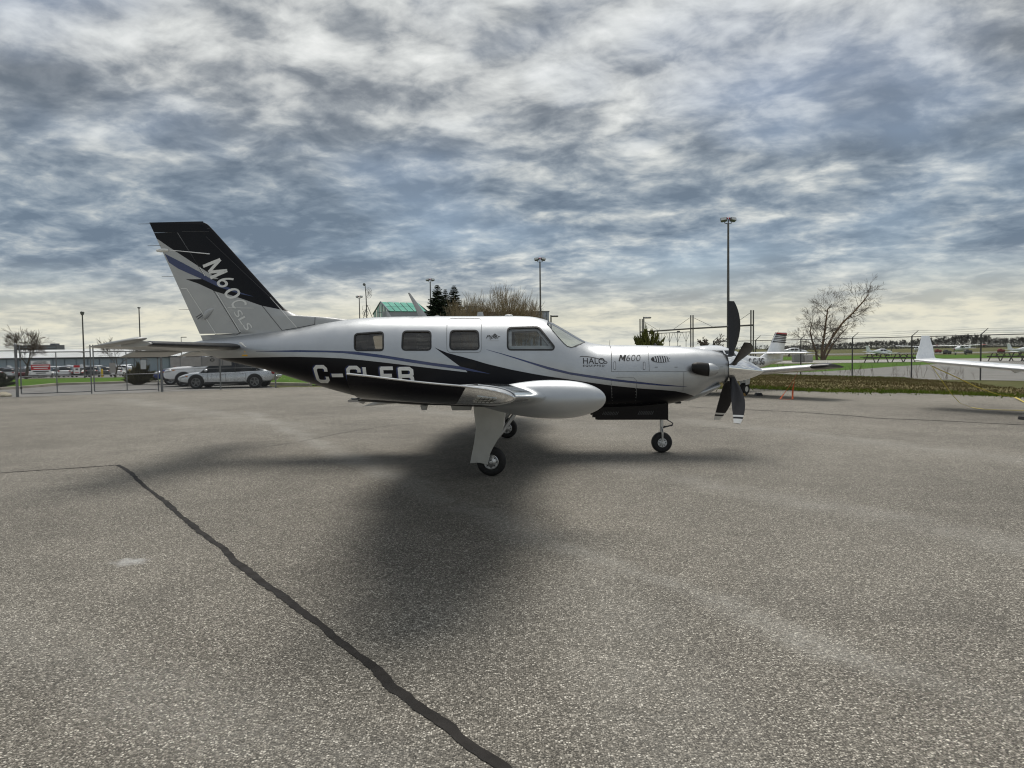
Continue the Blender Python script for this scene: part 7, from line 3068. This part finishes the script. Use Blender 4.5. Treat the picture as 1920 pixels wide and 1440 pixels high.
    # planes in front of the long hangar
    for px, Y, hd, lb in ((60, 150, 0.2, 'white airplane by the hangar behind the wide bare tree'), (116, 146, 3.0, 'white airplane by the hangar left of the lantern post'), (170, 150, 0.1, 'white airplane by the hangar right of the lantern post'), (226, 140, 3.3, 'white airplane by the hangar behind the small bare tree')):
        x = at(px, 680, Y).x
        light_plane('light_airplane', lb, (x, Y, terrain_z(x, Y) + .03), hd, 9.5, 7, True, whiteA, navy, None, 2.4, 0, 0.03, None, .03, 1.5, 0, 'light airplanes parked by the hangar')


planes()


# ------------------------------------------------------------------ picnic tables and bits beyond the fence
def picnic_table(label, px, py, rz, scale=1.0):
    p = ground(px, py)
    root = empty('picnic_table', (p.x, p.y, -0.01), rz)
    root.scale = (scale,) * 3
    tag(root, label, 'picnic table', 'picnic tables beyond the fence')
    wood = mat('weathered_timber', (0.085, 0.075, 0.065), 0.85, 0, 0.2, 6.0)
    for k in range(5):
        mb = MB()
        mb.box((0, -.30 + k * .15, .74), (1.9, .135, .04))
        mb.build('plank', wood, root)
    for y in (-.72, .72):
        for d in (-.07, .07):
            mb = MB()
            mb.box((0, y + d, .44), (1.9, .13, .04))
            mb.build('bench_plank', wood, root)
    for x in (-.68, .68):
        for s in (-1, 1):
            mb = MB()
            mb.tube([(x, s * .62, 0), (x, s * .18, .74)], .055, 4)
            mb.build('leg', wood, root)
        mb = MB()
        mb.box((x + .05, 0, .39), (.05, 1.6, .09))
        mb.build('cross_beam', wood, root)
    mb = MB()
    mb.tube([(-.66, 0, .40), (-.05, 0, .70)], .03, 4)
    mb.tube([(.66, 0, .40), (.05, 0, .70)], .03, 4)
    mb.build('brace', wood, root)


picnic_table('picnic table left of the winglet, farthest left of the tables', 1643, 679.3, 0.25, 1.15)
picnic_table('picnic table directly left of the winglet wing tip', 1694, 678.6, 0.3, 1.1)
picnic_table('picnic table right of the last fence post', 1876, 676.4, 0.2, 1.1)
picnic_table('picnic table cut by the right edge of the photo', 1917, 676.8, 0.3, 1.15)


def far_bits():
    p = ground(1505, 679)
    root = empty('utility_box', (p.x, p.y, -.02))
    tag(root, 'grey utility boxes on the path by the leaning tree', 'utility box')
    mb = MB()
    mb.box((-.55, 0, .45), (1.0, .7, .9), None, 0, .04)
    mb.build('cabinet', mat('box_grey', (0.22, 0.22, 0.21), 0.7), root)
    mb = MB()
    mb.box((.55, .1, .40), (.9, .7, .8), None, 0, .04)
    mb.build('cabinet', mat('box_pale', (0.36, 0.35, 0.33), 0.7), root)
    for px, py, c, lb in ((1759, 661.5, red_, 'low red equipment trailer on the far taxiway'), (1776, 664, grey_, 'small grey cart on the far taxiway'), (1815, 663.2, grey_, 'dark tug beside the red and white airplane'), (1877, 661, red_, 'small red cart on the far grass')):
        p = ground(px, py)
        root = empty('equipment_cart', (p.x, p.y, -.02))
        tag(root, lb, 'cart', 'equipment carts on the airfield')
        root.scale = (0.62,) * 3
        mb = MB()
        mb.box((0, 0, .72), (2.2, 1.1, .8), None, 0, .12)
        mb.box((-.4, 0, 1.25), (.9, .9, .35), None, 0, .1)
        mb.build('cart_body', c, root)
        for x in (-.7, .7):
            for s in (-1, 1):
                mb = MB()
                mb.lathe([(-.08, .06), (-.09, .26), (.09, .26), (.08, .06)], 'y', (x, s * .5, .27), 12)
                mb.build('wheel', M_RUBBER, root, True)


red_ = mat('cart_red', (0.22, 0.03, 0.03), 0.6)
grey_ = mat('cart_grey', (0.10, 0.10, 0.10), 0.6)
far_bits()
